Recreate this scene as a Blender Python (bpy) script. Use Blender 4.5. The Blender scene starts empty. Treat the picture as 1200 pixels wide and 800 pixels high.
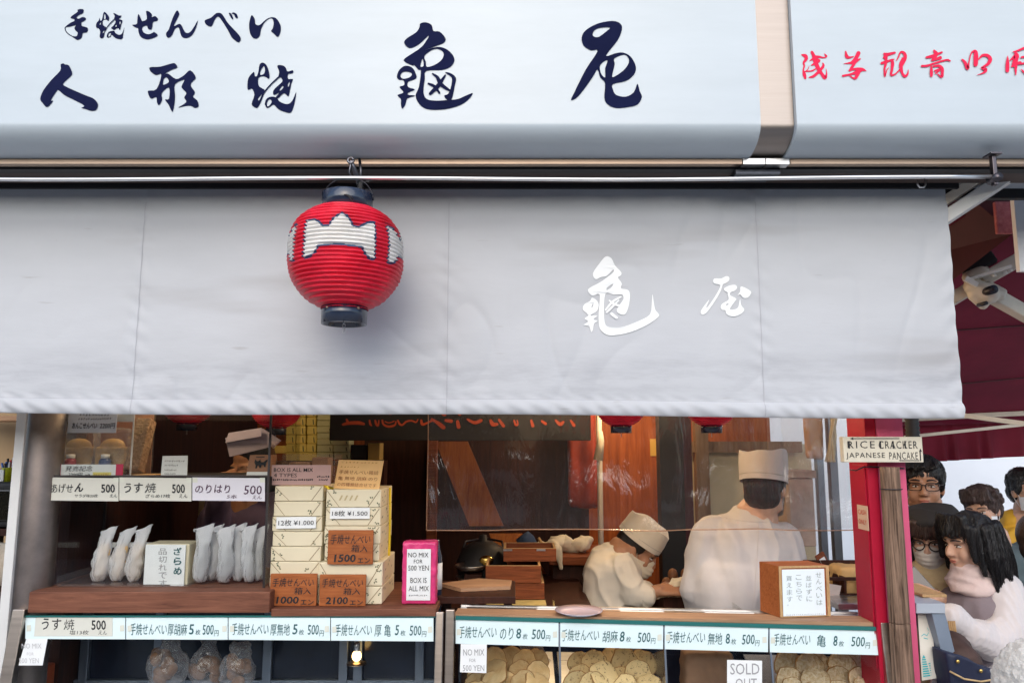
import bpy, bmesh, math, random
from mathutils import Vector, Matrix, noise
from mathutils.geometry import tessellate_polygon

R = math.radians
rng = random.Random(11)
S = bpy.context.scene
COL = S.collection

# ------------------------------------------------------------------ camera, sky, sun, exposure
CAMH, PITCH, F = 1.70, R(7.7), 870.0
cam = bpy.data.cameras.new('camera')
cam.sensor_width = 36.0
cam.lens = F / 1200 * 36.0
cam.clip_start, cam.clip_end = 0.05, 500
cam_o = bpy.data.objects.new('camera', cam)
COL.objects.link(cam_o)
cam_o.location = (0, 0, CAMH)
cam_o.rotation_euler = (R(90) + PITCH, 0, 0)
S.camera = cam_o

SUN_EL, SUN_AZ = R(30), R(184)
world = bpy.data.worlds.new('World')
S.world = world
world.use_nodes = True
wn = world.node_tree.nodes
sky = wn.new('ShaderNodeTexSky')
sky.sky_type = 'NISHITA'
sky.sun_disc = False
sky.sun_elevation = SUN_EL
sky.sun_rotation = SUN_AZ
sky.dust_density = 1.5
world.node_tree.links.new(sky.outputs[0], wn['Background'].inputs[0])
wn['Background'].inputs[1].default_value = 0.15
sl = bpy.data.lights.new('sun', 'SUN')
sl.energy = 1.3
sl.angle = R(85)
sl.color = (1.0, 0.97, 0.93)
sun_o = bpy.data.objects.new('sun', sl)
COL.objects.link(sun_o)
sun_o.rotation_euler = (R(90) - SUN_EL, 0, R(-4))
S.view_settings.view_transform = 'Standard'
S.view_settings.look = 'None'
S.view_settings.exposure = 0.72
S.view_settings.gamma = 1.0
S.cycles.max_bounces = 8
S.cycles.transparent_max_bounces = 16
S.cycles.sample_clamp_indirect = 6.0


# ------------------------------------------------------------------ where a point of the picture lies in the place
def ray(px, py):
    dx, dy = (px - 600) / F, -(py - 400) / F
    return Vector((dx, math.cos(PITCH) - dy * math.sin(PITCH), math.sin(PITCH) + dy * math.cos(PITCH)))


def P(px, py, Y):
    d = ray(px, py)
    return Vector((0, 0, CAMH)) + d * (Y / d.y)


def rect(px0, py0, px1, py1, Y):
    m = (py0 + py1) / 2
    return P(px0, m, Y).x, P(px1, m, Y).x, P(px0, py1, Y).z, P(px0, py0, Y).z


class Plane:
    """y = Y0 + k*(z-z0) + m*(x-x0)"""
    def __init__(s, p, k=0.0, m=0.0):
        s.p, s.k, s.m = p, k, m
        s.n = Vector((m, -1, k)).normalized()      # towards the street

    def at(s, px, py, out=0.0):
        o = Vector((0, 0, CAMH))
        d = ray(px, py)
        q = s.p + s.n * out
        t = s.n.dot(q - o) / s.n.dot(d)
        return o + d * t


# ------------------------------------------------------------------ materials
MATS = {}


def nd(nt, t, **kw):
    n = nt.nodes.new(t)
    for k, v in kw.items():
        setattr(n, k, v)
    return n


def mat(name, col, rough=0.6, metal=0.0, var=0.12, vscale=6.0, bump=0.0, bscale=60.0, spec=0.5,
        stretch=(1, 1, 1), col2=None, emit=None, sub=0.0, coat=0.0, transl=0.0, sheen=0.0, rvar=0.0, thresh=None, objvar=0.0):
    m = bpy.data.materials.new(name)
    m.use_nodes = True
    nt = m.node_tree
    b = nt.nodes['Principled BSDF']
    L = nt.links.new
    tc = nd(nt, 'ShaderNodeTexCoord')
    mp = nd(nt, 'ShaderNodeMapping')
    mp.inputs['Scale'].default_value = stretch
    L(tc.outputs['Object'], mp.inputs[0])
    n1 = nd(nt, 'ShaderNodeTexNoise')
    n1.inputs['Scale'].default_value = vscale
    n1.inputs['Detail'].default_value = 6
    n1.inputs['Roughness'].default_value = 0.65
    L(mp.outputs[0], n1.inputs['Vector'])
    rp = nd(nt, 'ShaderNodeValToRGB')
    c2 = col2 if col2 else tuple(max(0, c * (1 - var)) for c in col)
    c1 = col if col2 else tuple(min(1, c * (1 + var * 0.5)) for c in col)
    lo, hi = thresh if thresh else (0.3, 0.7)
    rp.color_ramp.elements[0].position = lo
    rp.color_ramp.elements[1].position = hi
    rp.color_ramp.elements[0].color = (*c2, 1)
    rp.color_ramp.elements[1].color = (*c1, 1)
    L(n1.outputs[0], rp.inputs[0])
    if objvar:                       # every piece browned a little differently
        oi = nd(nt, 'ShaderNodeObjectInfo')
        hs = nd(nt, 'ShaderNodeHueSaturation')
        mv = nd(nt, 'ShaderNodeMapRange')
        mv.inputs[3].default_value = 1 - objvar
        mv.inputs[4].default_value = 1 + objvar * 0.3
        L(oi.outputs['Random'], mv.inputs[0])
        L(mv.outputs[0], hs.inputs['Value'])
        L(rp.outputs[0], hs.inputs['Color'])
        L(hs.outputs[0], b.inputs['Base Color'])
    else:
        L(rp.outputs[0], b.inputs['Base Color'])
    b.inputs['Roughness'].default_value = rough
    b.inputs['Metallic'].default_value = metal
    b.inputs['Specular IOR Level'].default_value = spec
    if coat:
        b.inputs['Coat Weight'].default_value = coat
        b.inputs['Coat Roughness'].default_value = 0.12
    if sheen:
        b.inputs['Sheen Weight'].default_value = sheen
    if sub:
        b.inputs['Subsurface Weight'].default_value = sub
        b.inputs['Subsurface Radius'].default_value = (0.012, 0.005, 0.003)
        b.inputs['Subsurface Scale'].default_value = 1.0
    if rvar:
        mr = nd(nt, 'ShaderNodeMapRange')
        mr.inputs[3].default_value = max(0.03, rough - rvar)
        mr.inputs[4].default_value = min(1, rough + rvar)
        L(n1.outputs[0], mr.inputs[0])
        L(mr.outputs[0], b.inputs['Roughness'])
    if bump:
        n2 = nd(nt, 'ShaderNodeTexNoise')
        n2.inputs['Scale'].default_value = bscale
        n2.inputs['Detail'].default_value = 4
        L(mp.outputs[0], n2.inputs['Vector'])
        bp = nd(nt, 'ShaderNodeBump')
        bp.inputs['Strength'].default_value = bump
        bp.inputs['Distance'].default_value = 0.01
        L(n2.outputs[0], bp.inputs['Height'])
        L(bp.outputs[0], b.inputs['Normal'])
    if emit:
        b.inputs['Emission Color'].default_value = (*emit[:3], 1)
        b.inputs['Emission Strength'].default_value = emit[3]
    if transl:
        tr = nd(nt, 'ShaderNodeBsdfTranslucent')
        L(rp.outputs[0], tr.inputs[0])
        mx = nd(nt, 'ShaderNodeMixShader')
        mx.inputs[0].default_value = transl
        L(b.outputs[0], mx.inputs[1])
        L(tr.outputs[0], mx.inputs[2])
        L(mx.outputs[0], nt.nodes['Material Output'].inputs[0])
    MATS[name] = m
    return m


def wood(name, c1, c2, scale=1.0, axis=0, rough=0.55, bump=0.15, coat=0.0, rings=18):
    m = bpy.data.materials.new(name)
    m.use_nodes = True
    nt = m.node_tree
    b = nt.nodes['Principled BSDF']
    L = nt.links.new
    tc = nd(nt, 'ShaderNodeTexCoord')
    mp = nd(nt, 'ShaderNodeMapping')
    sc = [rings * scale] * 3
    sc[axis] = 1.2 * scale
    mp.inputs['Scale'].default_value = sc
    L(tc.outputs['Object'], mp.inputs[0])
    n1 = nd(nt, 'ShaderNodeTexNoise')
    n1.inputs['Scale'].default_value = 2.2
    n1.inputs['Detail'].default_value = 8
    n1.inputs['Roughness'].default_value = 0.7
    n1.inputs['Distortion'].default_value = 0.6
    L(mp.outputs[0], n1.inputs['Vector'])
    rp = nd(nt, 'ShaderNodeValToRGB')
    rp.color_ramp.elements[0].position = 0.32
    rp.color_ramp.elements[1].position = 0.68
    rp.color_ramp.elements[0].color = (*c2, 1)
    rp.color_ramp.elements[1].color = (*c1, 1)
    L(n1.outputs[0], rp.inputs[0])
    n3 = nd(nt, 'ShaderNodeTexNoise')
    n3.inputs['Scale'].default_value = 3.5
    n3.inputs['Detail'].default_value = 5
    L(tc.outputs['Object'], n3.inputs['Vector'])
    mx = nd(nt, 'ShaderNodeMixRGB')
    mx.blend_type = 'MULTIPLY'
    r3 = nd(nt, 'ShaderNodeValToRGB')
    r3.color_ramp.elements[0].position = 0.3
    r3.color_ramp.elements[0].color = (0.62, 0.58, 0.55, 1)
    r3.color_ramp.elements[1].position = 0.6
    L(n3.outputs[0], r3.inputs[0])
    mx.inputs[0].default_value = 0.6
    L(rp.outputs[0], mx.inputs[1])
    L(r3.outputs[0], mx.inputs[2])
    L(mx.outputs[0], b.inputs['Base Color'])
    b.inputs['Roughness'].default_value = rough
    b.inputs['Specular IOR Level'].default_value = 0.22
    if coat:
        b.inputs['Coat Weight'].default_value = coat * 0.5
        b.inputs['Coat Roughness'].default_value = 0.2
    bp = nd(nt, 'ShaderNodeBump')
    bp.inputs['Strength'].default_value = bump
    bp.inputs['Distance'].default_value = 0.004
    L(n1.outputs[0], bp.inputs['Height'])
    L(bp.outputs[0], b.inputs['Normal'])
    MATS[name] = m
    return m


def film(name, tint=(1, 1, 1), refl=1.0, rough=0.02, white=0.0, wcol=(0.9, 0.9, 0.95), bump=0.0, bscale=8.0,
         stretch=(1, 1, 1), ior=1.45, edge=0.0):
    """clear sheet: transparent + fresnel reflection (+ a little milky diffuse)"""
    m = bpy.data.materials.new(name)
    m.use_nodes = True
    nt = m.node_tree
    nt.nodes.remove(nt.nodes['Principled BSDF'])
    L = nt.links.new
    tr = nd(nt, 'ShaderNodeBsdfTransparent')
    tr.inputs[0].default_value = (*tint, 1)
    gl = nd(nt, 'ShaderNodeBsdfGlossy')
    gl.inputs['Roughness'].default_value = rough
    fr = nd(nt, 'ShaderNodeFresnel')
    ge = nd(nt, 'ShaderNodeNewGeometry')          # same reflection on both faces of a thin sheet
    mr = nd(nt, 'ShaderNodeMapRange')
    mr.inputs[3].default_value = ior
    mr.inputs[4].default_value = 1.0 / ior
    L(ge.outputs['Backfacing'], mr.inputs[0])
    L(mr.outputs[0], fr.inputs[0])
    mu = nd(nt, 'ShaderNodeMath', operation='MULTIPLY')
    mu.inputs[1].default_value = refl
    mu.use_clamp = True
    L(fr.outputs[0], mu.inputs[0])
    last = tr.outputs[0]
    if white:
        df = nd(nt, 'ShaderNodeBsdfDiffuse')
        df.inputs[0].default_value = (*wcol, 1)
        tl = nd(nt, 'ShaderNodeBsdfTranslucent')
        tl.inputs[0].default_value = (*wcol, 1)
        m0 = nd(nt, 'ShaderNodeMixShader')
        m0.inputs[0].default_value = 0.22
        L(df.outputs[0], m0.inputs[1])
        L(tl.outputs[0], m0.inputs[2])
        m1 = nd(nt, 'ShaderNodeMixShader')
        m1.inputs[0].default_value = white
        if edge:                     # more film to look through towards the silhouette
            lw = nd(nt, 'ShaderNodeLayerWeight')
            lw.inputs[0].default_value = 0.45
            me_ = nd(nt, 'ShaderNodeMapRange')
            me_.inputs[3].default_value = white
            me_.inputs[4].default_value = min(1.0, white + edge)
            L(lw.outputs['Facing'], me_.inputs[0])
            L(me_.outputs[0], m1.inputs[0])
        L(last, m1.inputs[1])
        L(m0.outputs[0], m1.inputs[2])
        last = m1.outputs[0]
    mx = nd(nt, 'ShaderNodeMixShader')
    L(mu.outputs[0], mx.inputs[0])
    L(last, mx.inputs[1])
    L(gl.outputs[0], mx.inputs[2])
    if bump:
        tc = nd(nt, 'ShaderNodeTexCoord')
        mp = nd(nt, 'ShaderNodeMapping')
        mp.inputs['Scale'].default_value = stretch
        L(tc.outputs['Object'], mp.inputs[0])
        n2 = nd(nt, 'ShaderNodeTexNoise')
        n2.inputs['Scale'].default_value = bscale
        n2.inputs['Detail'].default_value = 5
        n2.inputs['Distortion'].default_value = 1.2
        L(mp.outputs[0], n2.inputs['Vector'])
        bp = nd(nt, 'ShaderNodeBump')
        bp.inputs['Strength'].default_value = bump
        bp.inputs['Distance'].default_value = 0.02
        L(n2.outputs[0], bp.inputs['Height'])
        L(bp.outputs[0], gl.inputs['Normal'])
        L(bp.outputs[0], fr.inputs['Normal'])
    L(mx.outputs[0], nt.nodes['Material Output'].inputs[0])
    MATS[name] = m
    return m


# ------------------------------------------------------------------ mesh builder
class MB:
    def __init__(s):
        s.v, s.f, s.mi, s.sm = [], [], [], []

    def add(s, vs, fs, mi=0, smooth=False, M=None):
        o = len(s.v)
        s.v += [(M @ Vector(p)) if M else Vector(p) for p in vs]
        for f in fs:
            s.f.append([i + o for i in f])
            s.mi.append(mi)
            s.sm.append(smooth)
        return s

    def box(s, x0, x1, y0, y1, z0, z1, bev=0.0, mi=0, M=None):
        vs = [(x, y, z) for x in (x0, x1) for y in (y0, y1) for z in (z0, z1)]
        fs = [(0, 1, 3, 2), (4, 6, 7, 5), (0, 4, 5, 1), (2, 3, 7, 6), (0, 2, 6, 4), (1, 5, 7, 3)]
        if not bev:
            return s.add(vs, fs, mi, False, M)
        bm = bmesh.new()
        bv = [bm.verts.new(p) for p in vs]
        for f in fs:
            bm.faces.new([bv[i] for i in f])
        bmesh.ops.bevel(bm, geom=bm.edges[:], offset=bev, segments=2, affect='EDGES', profile=0.5)
        return s.bm(bm, mi, False, M)

    def bm(s, bm, mi=0, smooth=False, M=None):
        bm.verts.index_update()
        s.add([v.co.copy() for v in bm.verts], [[v.index for v in f.verts] for f in bm.faces], mi, smooth, M)
        bm.free()
        return s

    def rbox(s, px0, py0, px1, py1, Y, d, bev=0.0, mi=0):
        x0, x1, z0, z1 = rect(px0, py0, px1, py1, Y)
        return s.box(x0, x1, Y, Y + d, z0, z1, bev, mi)

    def beam(s, a, b, w, h, mi=0, bev=0.0, up=Vector((0, 0, 1))):
        a, b = Vector(a), Vector(b)
        d = (b - a)
        L = d.length
        d.normalize()
        sd = d.cross(up).normalized()
        u = sd.cross(d).normalized()
        M = Matrix((( d.x, sd.x, u.x, a.x), (d.y, sd.y, u.y, a.y), (d.z, sd.z, u.z, a.z), (0, 0, 0, 1)))
        return s.box(0, L, -w / 2, w / 2, -h / 2, h / 2, bev, mi, M)

    def tube(s, pts, r, seg=10, mi=0, caps=True, flat=1.0, upv=None):
        pts = [Vector(p) for p in pts]
        rs = r if isinstance(r, (list, tuple)) else [r] * len(pts)
        vs, fs = [], []
        n = None
        for i, p in enumerate(pts):
            t = (pts[min(i + 1, len(pts) - 1)] - pts[max(i - 1, 0)]).normalized()
            if n is None:
                a = upv if upv else (Vector((0, 0, 1)) if abs(t.z) < 0.9 else Vector((1, 0, 0)))
                n = (a - t * a.dot(t)).normalized()
            else:
                n = (n - t * n.dot(t)).normalized()
            b = t.cross(n)
            for k in range(seg):
                a = 2 * math.pi * k / seg
                vs.append(p + (n * math.cos(a) * flat + b * math.sin(a)) * rs[i])
        for i in range(len(pts) - 1):
            for k in range(seg):
                k2 = (k + 1) % seg
                fs.append((i * seg + k, i * seg + k2, (i + 1) * seg + k2, (i + 1) * seg + k))
        if caps:
            fs.append(list(range(seg))[::-1])
            fs.append([(len(pts) - 1) * seg + k for k in range(seg)])
        return s.add(vs, fs, mi, True)

    def lathe(s, prof, c=(0, 0, 0), seg=32, mi=0, M=None, smooth=True, sx=1.0, sy=1.0):
        c = Vector(c)
        vs, fs = [], []
        for (r, z) in prof:
            for k in range(seg):
                a = 2 * math.pi * k / seg
                vs.append(c + Vector((r * math.cos(a) * sx, r * math.sin(a) * sy, z)))
        for i in range(len(prof) - 1):
            for k in range(seg):
                k2 = (k + 1) % seg
                fs.append((i * seg + k, i * seg + k2, (i + 1) * seg + k2, (i + 1) * seg + k))
        if prof[0][0] > 1e-5:
            fs.append(list(range(seg))[::-1])
        if prof[-1][0] > 1e-5:
            fs.append([(len(prof) - 1) * seg + k for k in range(seg)])
        return s.add(vs, fs, mi, smooth, M)

    def ell(s, c, r, seg=16, mi=0, M=None):
        prof = []
        n = max(6, seg // 2)
        for i in range(n + 1):
            a = -math.pi / 2 + math.pi * i / n
            prof.append((max(1e-4, math.cos(a)), math.sin(a)))
        c = Vector(c)
        r = r if isinstance(r, (tuple, list)) else (r, r, r)
        T = Matrix.Translation(c) @ (M if M else Matrix.Identity(4)) @ Matrix.Diagonal((*r, 1))
        return s.lathe(prof, (0, 0, 0), seg, mi, T)

    def cap(s, a, b, ra, rb=None, seg=12, mi=0):
        rb = ra if rb is None else rb
        a, b = Vector(a), Vector(b)
        s.tube([a, b], [ra, rb], seg, mi)
        s.ell(a, ra * 0.999, seg, mi)
        s.ell(b, rb * 0.999, seg, mi)
        return s

    def quad(s, a, b, c, d, mi=0):
        return s.add([a, b, c, d], [(0, 1, 2, 3)], mi)

    def grid(s, fn, nu, nv, mi=0, smooth=True):
        vs = [fn(i / nu, j / nv) for j in range(nv + 1) for i in range(nu + 1)]
        w = nu + 1
        fs = [(j * w + i, j * w + i + 1, (j + 1) * w + i + 1, (j + 1) * w + i) for j in range(nv) for i in range(nu)]
        return s.add(vs, fs, mi, smooth)

    def prism(s, pts, n, mi=0):
        """outline of 3D points (coplanar) given a thickness vector n"""
        pts = [Vector(p) for p in pts]
        n = Vector(n)
        k = len(pts)
        vs = pts + [p + n for p in pts]
        tris = tessellate_polygon([pts])
        fs = [tuple(t) for t in tris] + [tuple(i + k for i in t)[::-1] for t in tris]
        fs += [(i, (i + 1) % k, (i + 1) % k + k, i + k) for i in range(k)]
        return s.add(vs, fs, mi)

    def mesh(s, name, mats, origin=Vector((0, 0, 0))):
        me = bpy.data.meshes.new(name)
        me.from_pydata([tuple(Vector(p) - origin) for p in s.v], [], s.f)
        for m in (mats if isinstance(mats, (list, tuple)) else [mats]):
            me.materials.append(m)
        me.polygons.foreach_set('material_index', s.mi)
        me.polygons.foreach_set('use_smooth', s.sm)
        bm = bmesh.new()
        bm.from_mesh(me)
        bmesh.ops.recalc_face_normals(bm, faces=bm.faces[:])
        bm.to_mesh(me)
        bm.free()
        me.update()
        return me


def wloc(o):
    v = Vector((0, 0, 0))
    while o:
        v += o.location
        o = o.parent
    return v


def thing(name, label, cat, loc=(0, 0, 0), group=None):
    o = bpy.data.objects.new(name, None)
    o.empty_display_size = 0.05
    COL.objects.link(o)
    o.location = loc
    o['label'] = label
    o['category'] = cat
    if group:
        o['group'] = group
    return o


def part(name, mb, mats, parent, label=None):
    """a part of a thing, or a sub-part of a part"""
    o = bpy.data.objects.new(name, mb.mesh(name, mats, wloc(parent)))
    COL.objects.link(o)
    o.parent = parent
    if label:
        o['label'] = label
    return o


def solo(name, label, cat, mb, mats, group=None):
    """a thing that is one mesh"""
    xs = [p[0] for p in mb.v]; ys = [p[1] for p in mb.v]; zs = [p[2] for p in mb.v]
    o0 = Vector(((min(xs) + max(xs)) / 2, (min(ys) + max(ys)) / 2, min(zs)))
    o = bpy.data.objects.new(name, mb.mesh(name, mats, o0))
    COL.objects.link(o)
    o.location = o0
    o['label'] = label
    o['category'] = cat
    if group:
        o['group'] = group
    return o


def struct(name, mb, mats):
    o = bpy.data.objects.new(name, mb.mesh(name, mats))
    COL.objects.link(o)
    o['kind'] = 'structure'
    return o


def dup(root, loc, rotz=0.0, label=None, scale=None, group=None):
    r = root.copy()
    COL.objects.link(r)
    r.location = loc
    r.rotation_euler = (0, 0, rotz)
    if scale:
        r.scale = (scale, scale, scale)
    if label:
        r['label'] = label
    if group:
        r['group'] = group
    for ch in list(root.children):
        c = ch.copy()
        COL.objects.link(c)
        c.parent = r
        for g in list(ch.children):
            d = g.copy()
            COL.objects.link(d)
            d.parent = c
    return r


# ------------------------------------------------------------------ lettering
def smooth_loop(pts, n=4, closed=True):
    out = []
    k = len(pts)
    for i in range(k if closed else k - 1):
        p0, p1, p2, p3 = [Vector(pts[(i + j) % k] if closed else pts[min(max(i + j, 0), k - 1)]) for j in (-1, 0, 1, 2)]
        for t in range(n):
            u = t / n
            q = 0.5 * ((2 * p1) + (-p0 + p2) * u + (2 * p0 - 5 * p1 + 4 * p2 - p3) * u * u
                       + (-p0 + 3 * p1 - 3 * p2 + p3) * u ** 3)
            out.append(q)
    if not closed:
        out.append(Vector(pts[-1]))
    return out


def glyph(mb, ox, oy, s, loops, to3d, mi=0, depth=0.0):
    """filled outline with holes; loops in enlarged picture units"""
    lp = []
    for l in loops:
        q = smooth_loop([(a, b, 0) for a, b in l], 3)
        lp.append([Vector((ox + v.x / s, oy + v.y / s, 0)) for v in q])
    flat = [v for l in lp for v in l]
    tris = tessellate_polygon(lp)
    mb.add([to3d(v.x, v.y, depth) for v in flat], [tuple(t) for t in tris], mi)


def stroke(mb, ox, oy, s, pts, to3d, mi=0, depth=0.0, fat=1.0):
    """one brush stroke: points (x, y, width)"""
    q = smooth_loop([(a, b, c) for a, b, c in pts], 4, closed=False)
    Lf, Rt = [], []
    for i, v in enumerate(q):
        d = (q[min(i + 1, len(q) - 1)] - q[max(i - 1, 0)])
        d = Vector((d.x, d.y, 0))
        if d.length < 1e-6:
            d = Vector((1, 0, 0))
        d.normalize()
        w = max(v.z, 2) * 0.5 * fat
        Lf.append(Vector((v.x - d.y * w, v.y + d.x * w, 0)))
        Rt.append(Vector((v.x + d.y * w, v.y - d.x * w, 0)))
    vs, fs = [], []
    for a, b in zip(Lf, Rt):
        vs += [a, b]
    for i in range(len(q) - 1):
        fs.append((2 * i, 2 * i + 1, 2 * i + 3, 2 * i + 2))
    # round ends
    for e, j in ((0, 1), (len(q) - 1, len(q) - 2)):
        v = q[e]
        d = q[e] - q[j]
        d = Vector((d.x, d.y, 0))
        d = d.normalized() if d.length > 1e-6 else Vector((1, 0, 0))
        w = max(v.z, 2) * 0.5 * fat
        base = len(vs)
        nn = 5
        for t in range(nn + 1):
            a = -math.pi / 2 + math.pi * t / nn
            c, sn = math.cos(a), math.sin(a)
            vs.append(Vector((v.x + (d.x * c - d.y * sn) * w, v.y + (d.y * c + d.x * sn) * w, 0)))
        fs.append(list(range(base, base + nn + 1)))
    mb.add([to3d(ox + v.x / s, oy + v.y / s, depth) for v in vs], fs, mi)


def text_tris(s, shear=0.0, bold=0.0, wob=0.0, space=1.0, line=1.0, align='LEFT'):
    c = bpy.data.curves.new('t', 'FONT')
    c.body = s
    c.resolution_u = 2
    c.shear = shear
    c.offset = bold
    c.space_character = space
    c.space_line = line
    c.align_x = align
    o = bpy.data.objects.new('t', c)
    COL.objects.link(o)
    dg = bpy.context.evaluated_depsgraph_get()
    me = bpy.data.meshes.new_from_object(o.evaluated_get(dg))
    vs = [v.co.copy() for v in me.vertices]
    fs = [tuple(p.vertices) for p in me.polygons]
    bpy.data.objects.remove(o)
    bpy.data.curves.remove(c)
    bpy.data.meshes.remove(me)
    if wob:
        sd = rng.random() * 50
        for v in vs:
            q = Vector((v.x * 1.3 + sd, v.y * 1.3, 0))
            v.x += wob * noise.noise(q)
            v.y += wob * noise.noise(q + Vector((9, 3, 1)))
    return vs, fs


def text_quad(mb, s, bl, br, tl, out=0.0015, mi=0, **kw):
    """fit the text's own box into the parallelogram bl-br-tl (3D)"""
    vs, fs = text_tris(s, **kw)
    if not vs:
        return
    x0, x1 = min(v.x for v in vs), max(v.x for v in vs)
    y0, y1 = min(v.y for v in vs), max(v.y for v in vs)
    bl, br, tl = Vector(bl), Vector(br), Vector(tl)
    u, w = br - bl, tl - bl
    n = u.cross(w).normalized()
    mb.add([bl + u * ((v.x - x0) / max(1e-6, x1 - x0)) + w * ((v.y - y0) / max(1e-6, y1 - y0)) + n * out for v in vs], fs, mi)


def text_px(mb, s, px0, py0, px1, py1, Y, out=0.0015, mi=0, **kw):
    x0, x1, z0, z1 = rect(px0, py0, px1, py1, Y)
    text_quad(mb, s, (x0, Y, z0), (x1, Y, z0), (x0, Y, z1), out, mi, **kw)


def text_pl(mb, s, px0, py0, px1, py1, pl, out=0.0015, mi=0, **kw):
    text_quad(mb, s, pl.at(px0, py1), pl.at(px1, py1), pl.at(px0, py0), out, mi, **kw)


def scribble(mb, bl, br, tl, n=8, out=0.0015, mi=0, fat=0.35):
    """a line of writing too small to read: short hand strokes"""
    bl, br, tl = Vector(bl), Vector(br), Vector(tl)
    u, w = br - bl, tl - bl
    nn = u.cross(w).normalized() * out
    for i in range(n):
        for k in range(2):
            a0 = (i + 0.12 + 0.3 * k + 0.1 * rng.random()) / n
            a1 = a0 + (0.45 - 0.15 * k) / n * rng.uniform(-0.3, 1)
            b0, b1 = rng.uniform(0, 0.4), rng.uniform(0.55, 1)
            th = fat / n * 0.5
            p = [bl + u * a0 + w * b0, bl + u * (a0 + th) + w * b0, bl + u * (a1 + th) + w * b1, bl + u * a1 + w * b1]
            mb.quad(*[q + nn for q in p], mi)


def scrib_px(mb, px0, py0, px1, py1, Y, **kw):
    x0, x1, z0, z1 = rect(px0, py0, px1, py1, Y)
    scribble(mb, (x0, Y, z0), (x1, Y, z0), (x0, Y, z1), **kw)


# ------------------------------------------------------------------ soft bodies (people, cloth, bags): union -> one skin
def blob(mb, name, mats, parent, voxel=0.008, it=3, fac=0.5, fold=0.0, fscale=(12, 12, 4), seed=0.0, label=None, post=None):
    me = mb.mesh('tmp', mats)
    o = bpy.data.objects.new('tmp', me)
    COL.objects.link(o)
    r = o.modifiers.new('r', 'REMESH')
    r.mode = 'VOXEL'
    r.voxel_size = voxel
    r.use_smooth_shade = True
    if it:
        sm = o.modifiers.new('s', 'SMOOTH')
        sm.iterations = it
        sm.factor = fac
    dg = bpy.context.evaluated_depsgraph_get()
    m2 = bpy.data.meshes.new_from_object(o.evaluated_get(dg))
    bpy.data.objects.remove(o)
    bpy.data.meshes.remove(me)
    if fold:
        ns = [v.normal.copy() for v in m2.vertices]
        for v, n in zip(m2.vertices, ns):
            p = v.co
            q = Vector((p.x * fscale[0] + seed, p.y * fscale[1], p.z * fscale[2] + seed * 0.7))
            a = noise.noise(q) + 0.5 * noise.noise(q * 2.3)
            ridge = max(0.0, 1 - 2.4 * abs(noise.noise(q * 0.8 + Vector((5, 5, 5))))) ** 2 - 0.25
            v.co += n * fold * (0.6 * a + 0.9 * ridge)
    if post:
        post(m2)
    w = wloc(parent) if parent else Vector((0, 0, 0))
    for v in m2.vertices:
        v.co -= w
    for p in m2.polygons:
        p.use_smooth = True
    m2.name = name
    if not m2.materials:
        for m in (mats if isinstance(mats, (list, tuple)) else [mats]):
            m2.materials.append(m)
    m2.update()
    ob = bpy.data.objects.new(name, m2)
    COL.objects.link(ob)
    if parent:
        ob.parent = parent
    if label:
        ob['label'] = label
    return ob
# ------------------------------------------------------------------ material set
M_SIGN = mat('sign_white', (0.44, 0.50, 0.545), rough=0.26, var=0.07, vscale=2.6, bump=0.035, bscale=3.5, stretch=(0.6, 1, 3.5))
M_INK = mat('ink_navy', (0.008, 0.011, 0.045), rough=0.7, var=0.3, spec=0.04)
M_RED_INK = mat('ink_red', (0.72, 0.015, 0.07), rough=0.6, var=0.15, spec=0.15)
M_STEEL = mat('brushed_steel', (0.47, 0.41, 0.36), rough=0.34, metal=1.0, var=0.1, vscale=3, stretch=(1, 1, 30), rvar=0.08)
M_STEEL_H = mat('brushed_steel_flat', (0.66, 0.66, 0.66), rough=0.3, metal=1.0, var=0.1, vscale=3, stretch=(1, 30, 30), rvar=0.08)
M_STEEL_GREY = mat('post_steel', (0.25, 0.215, 0.20), rough=0.5, metal=0.85, var=0.25, vscale=14, rvar=0.12, bump=0.03, bscale=40)
M_BRONZE = mat('bronze_trim', (0.40, 0.30, 0.23), rough=0.35, metal=1.0, var=0.1)
M_SOFFIT = mat('soffit_brown', (0.055, 0.035, 0.028), rough=0.6, var=0.4, vscale=4, stretch=(1, 8, 8))
M_BLACK = mat('black_matte', (0.012, 0.012, 0.014), rough=0.6, var=0.3)
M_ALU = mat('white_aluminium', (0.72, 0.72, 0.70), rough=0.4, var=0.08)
M_CREAM_METAL = mat('cream_enamel', (0.66, 0.60, 0.50), rough=0.45, var=0.14, vscale=12)
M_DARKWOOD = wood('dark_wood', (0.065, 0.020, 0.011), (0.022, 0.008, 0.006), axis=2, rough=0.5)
M_WOOD_PANEL = wood('orange_panel', (0.50, 0.13, 0.028), (0.25, 0.052, 0.012), axis=2, rough=0.45, coat=0.3, scale=0.8)
M_BOARD = wood('board_brown', (0.27, 0.11, 0.065), (0.12, 0.045, 0.028), axis=0, rough=0.6, scale=2.0)
M_BOARD_L = wood('board_light', (0.52, 0.32, 0.19), (0.34, 0.19, 0.11), axis=0, rough=0.55, scale=2.0)
M_PLAQUE = wood('plaque_wood', (0.50, 0.16, 0.05), (0.30, 0.085, 0.025), axis=0, rough=0.55, scale=3.0)
M_TRAYWOOD = wood('tray_wood', (0.34, 0.10, 0.035), (0.13, 0.032, 0.012), axis=0, rough=0.5, scale=2.5)
M_PALEWOOD = wood('pale_wood', (0.60, 0.40, 0.20), (0.42, 0.25, 0.11), axis=2, rough=0.55, scale=3.0)
M_LOG = wood('weathered_log', (0.40, 0.26, 0.18), (0.030, 0.016, 0.010), axis=2, rough=0.85, bump=0.9, scale=1.6, rings=30)
M_PAPER = mat('white_card', (0.82, 0.84, 0.83), rough=0.7, var=0.05, vscale=8)
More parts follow.
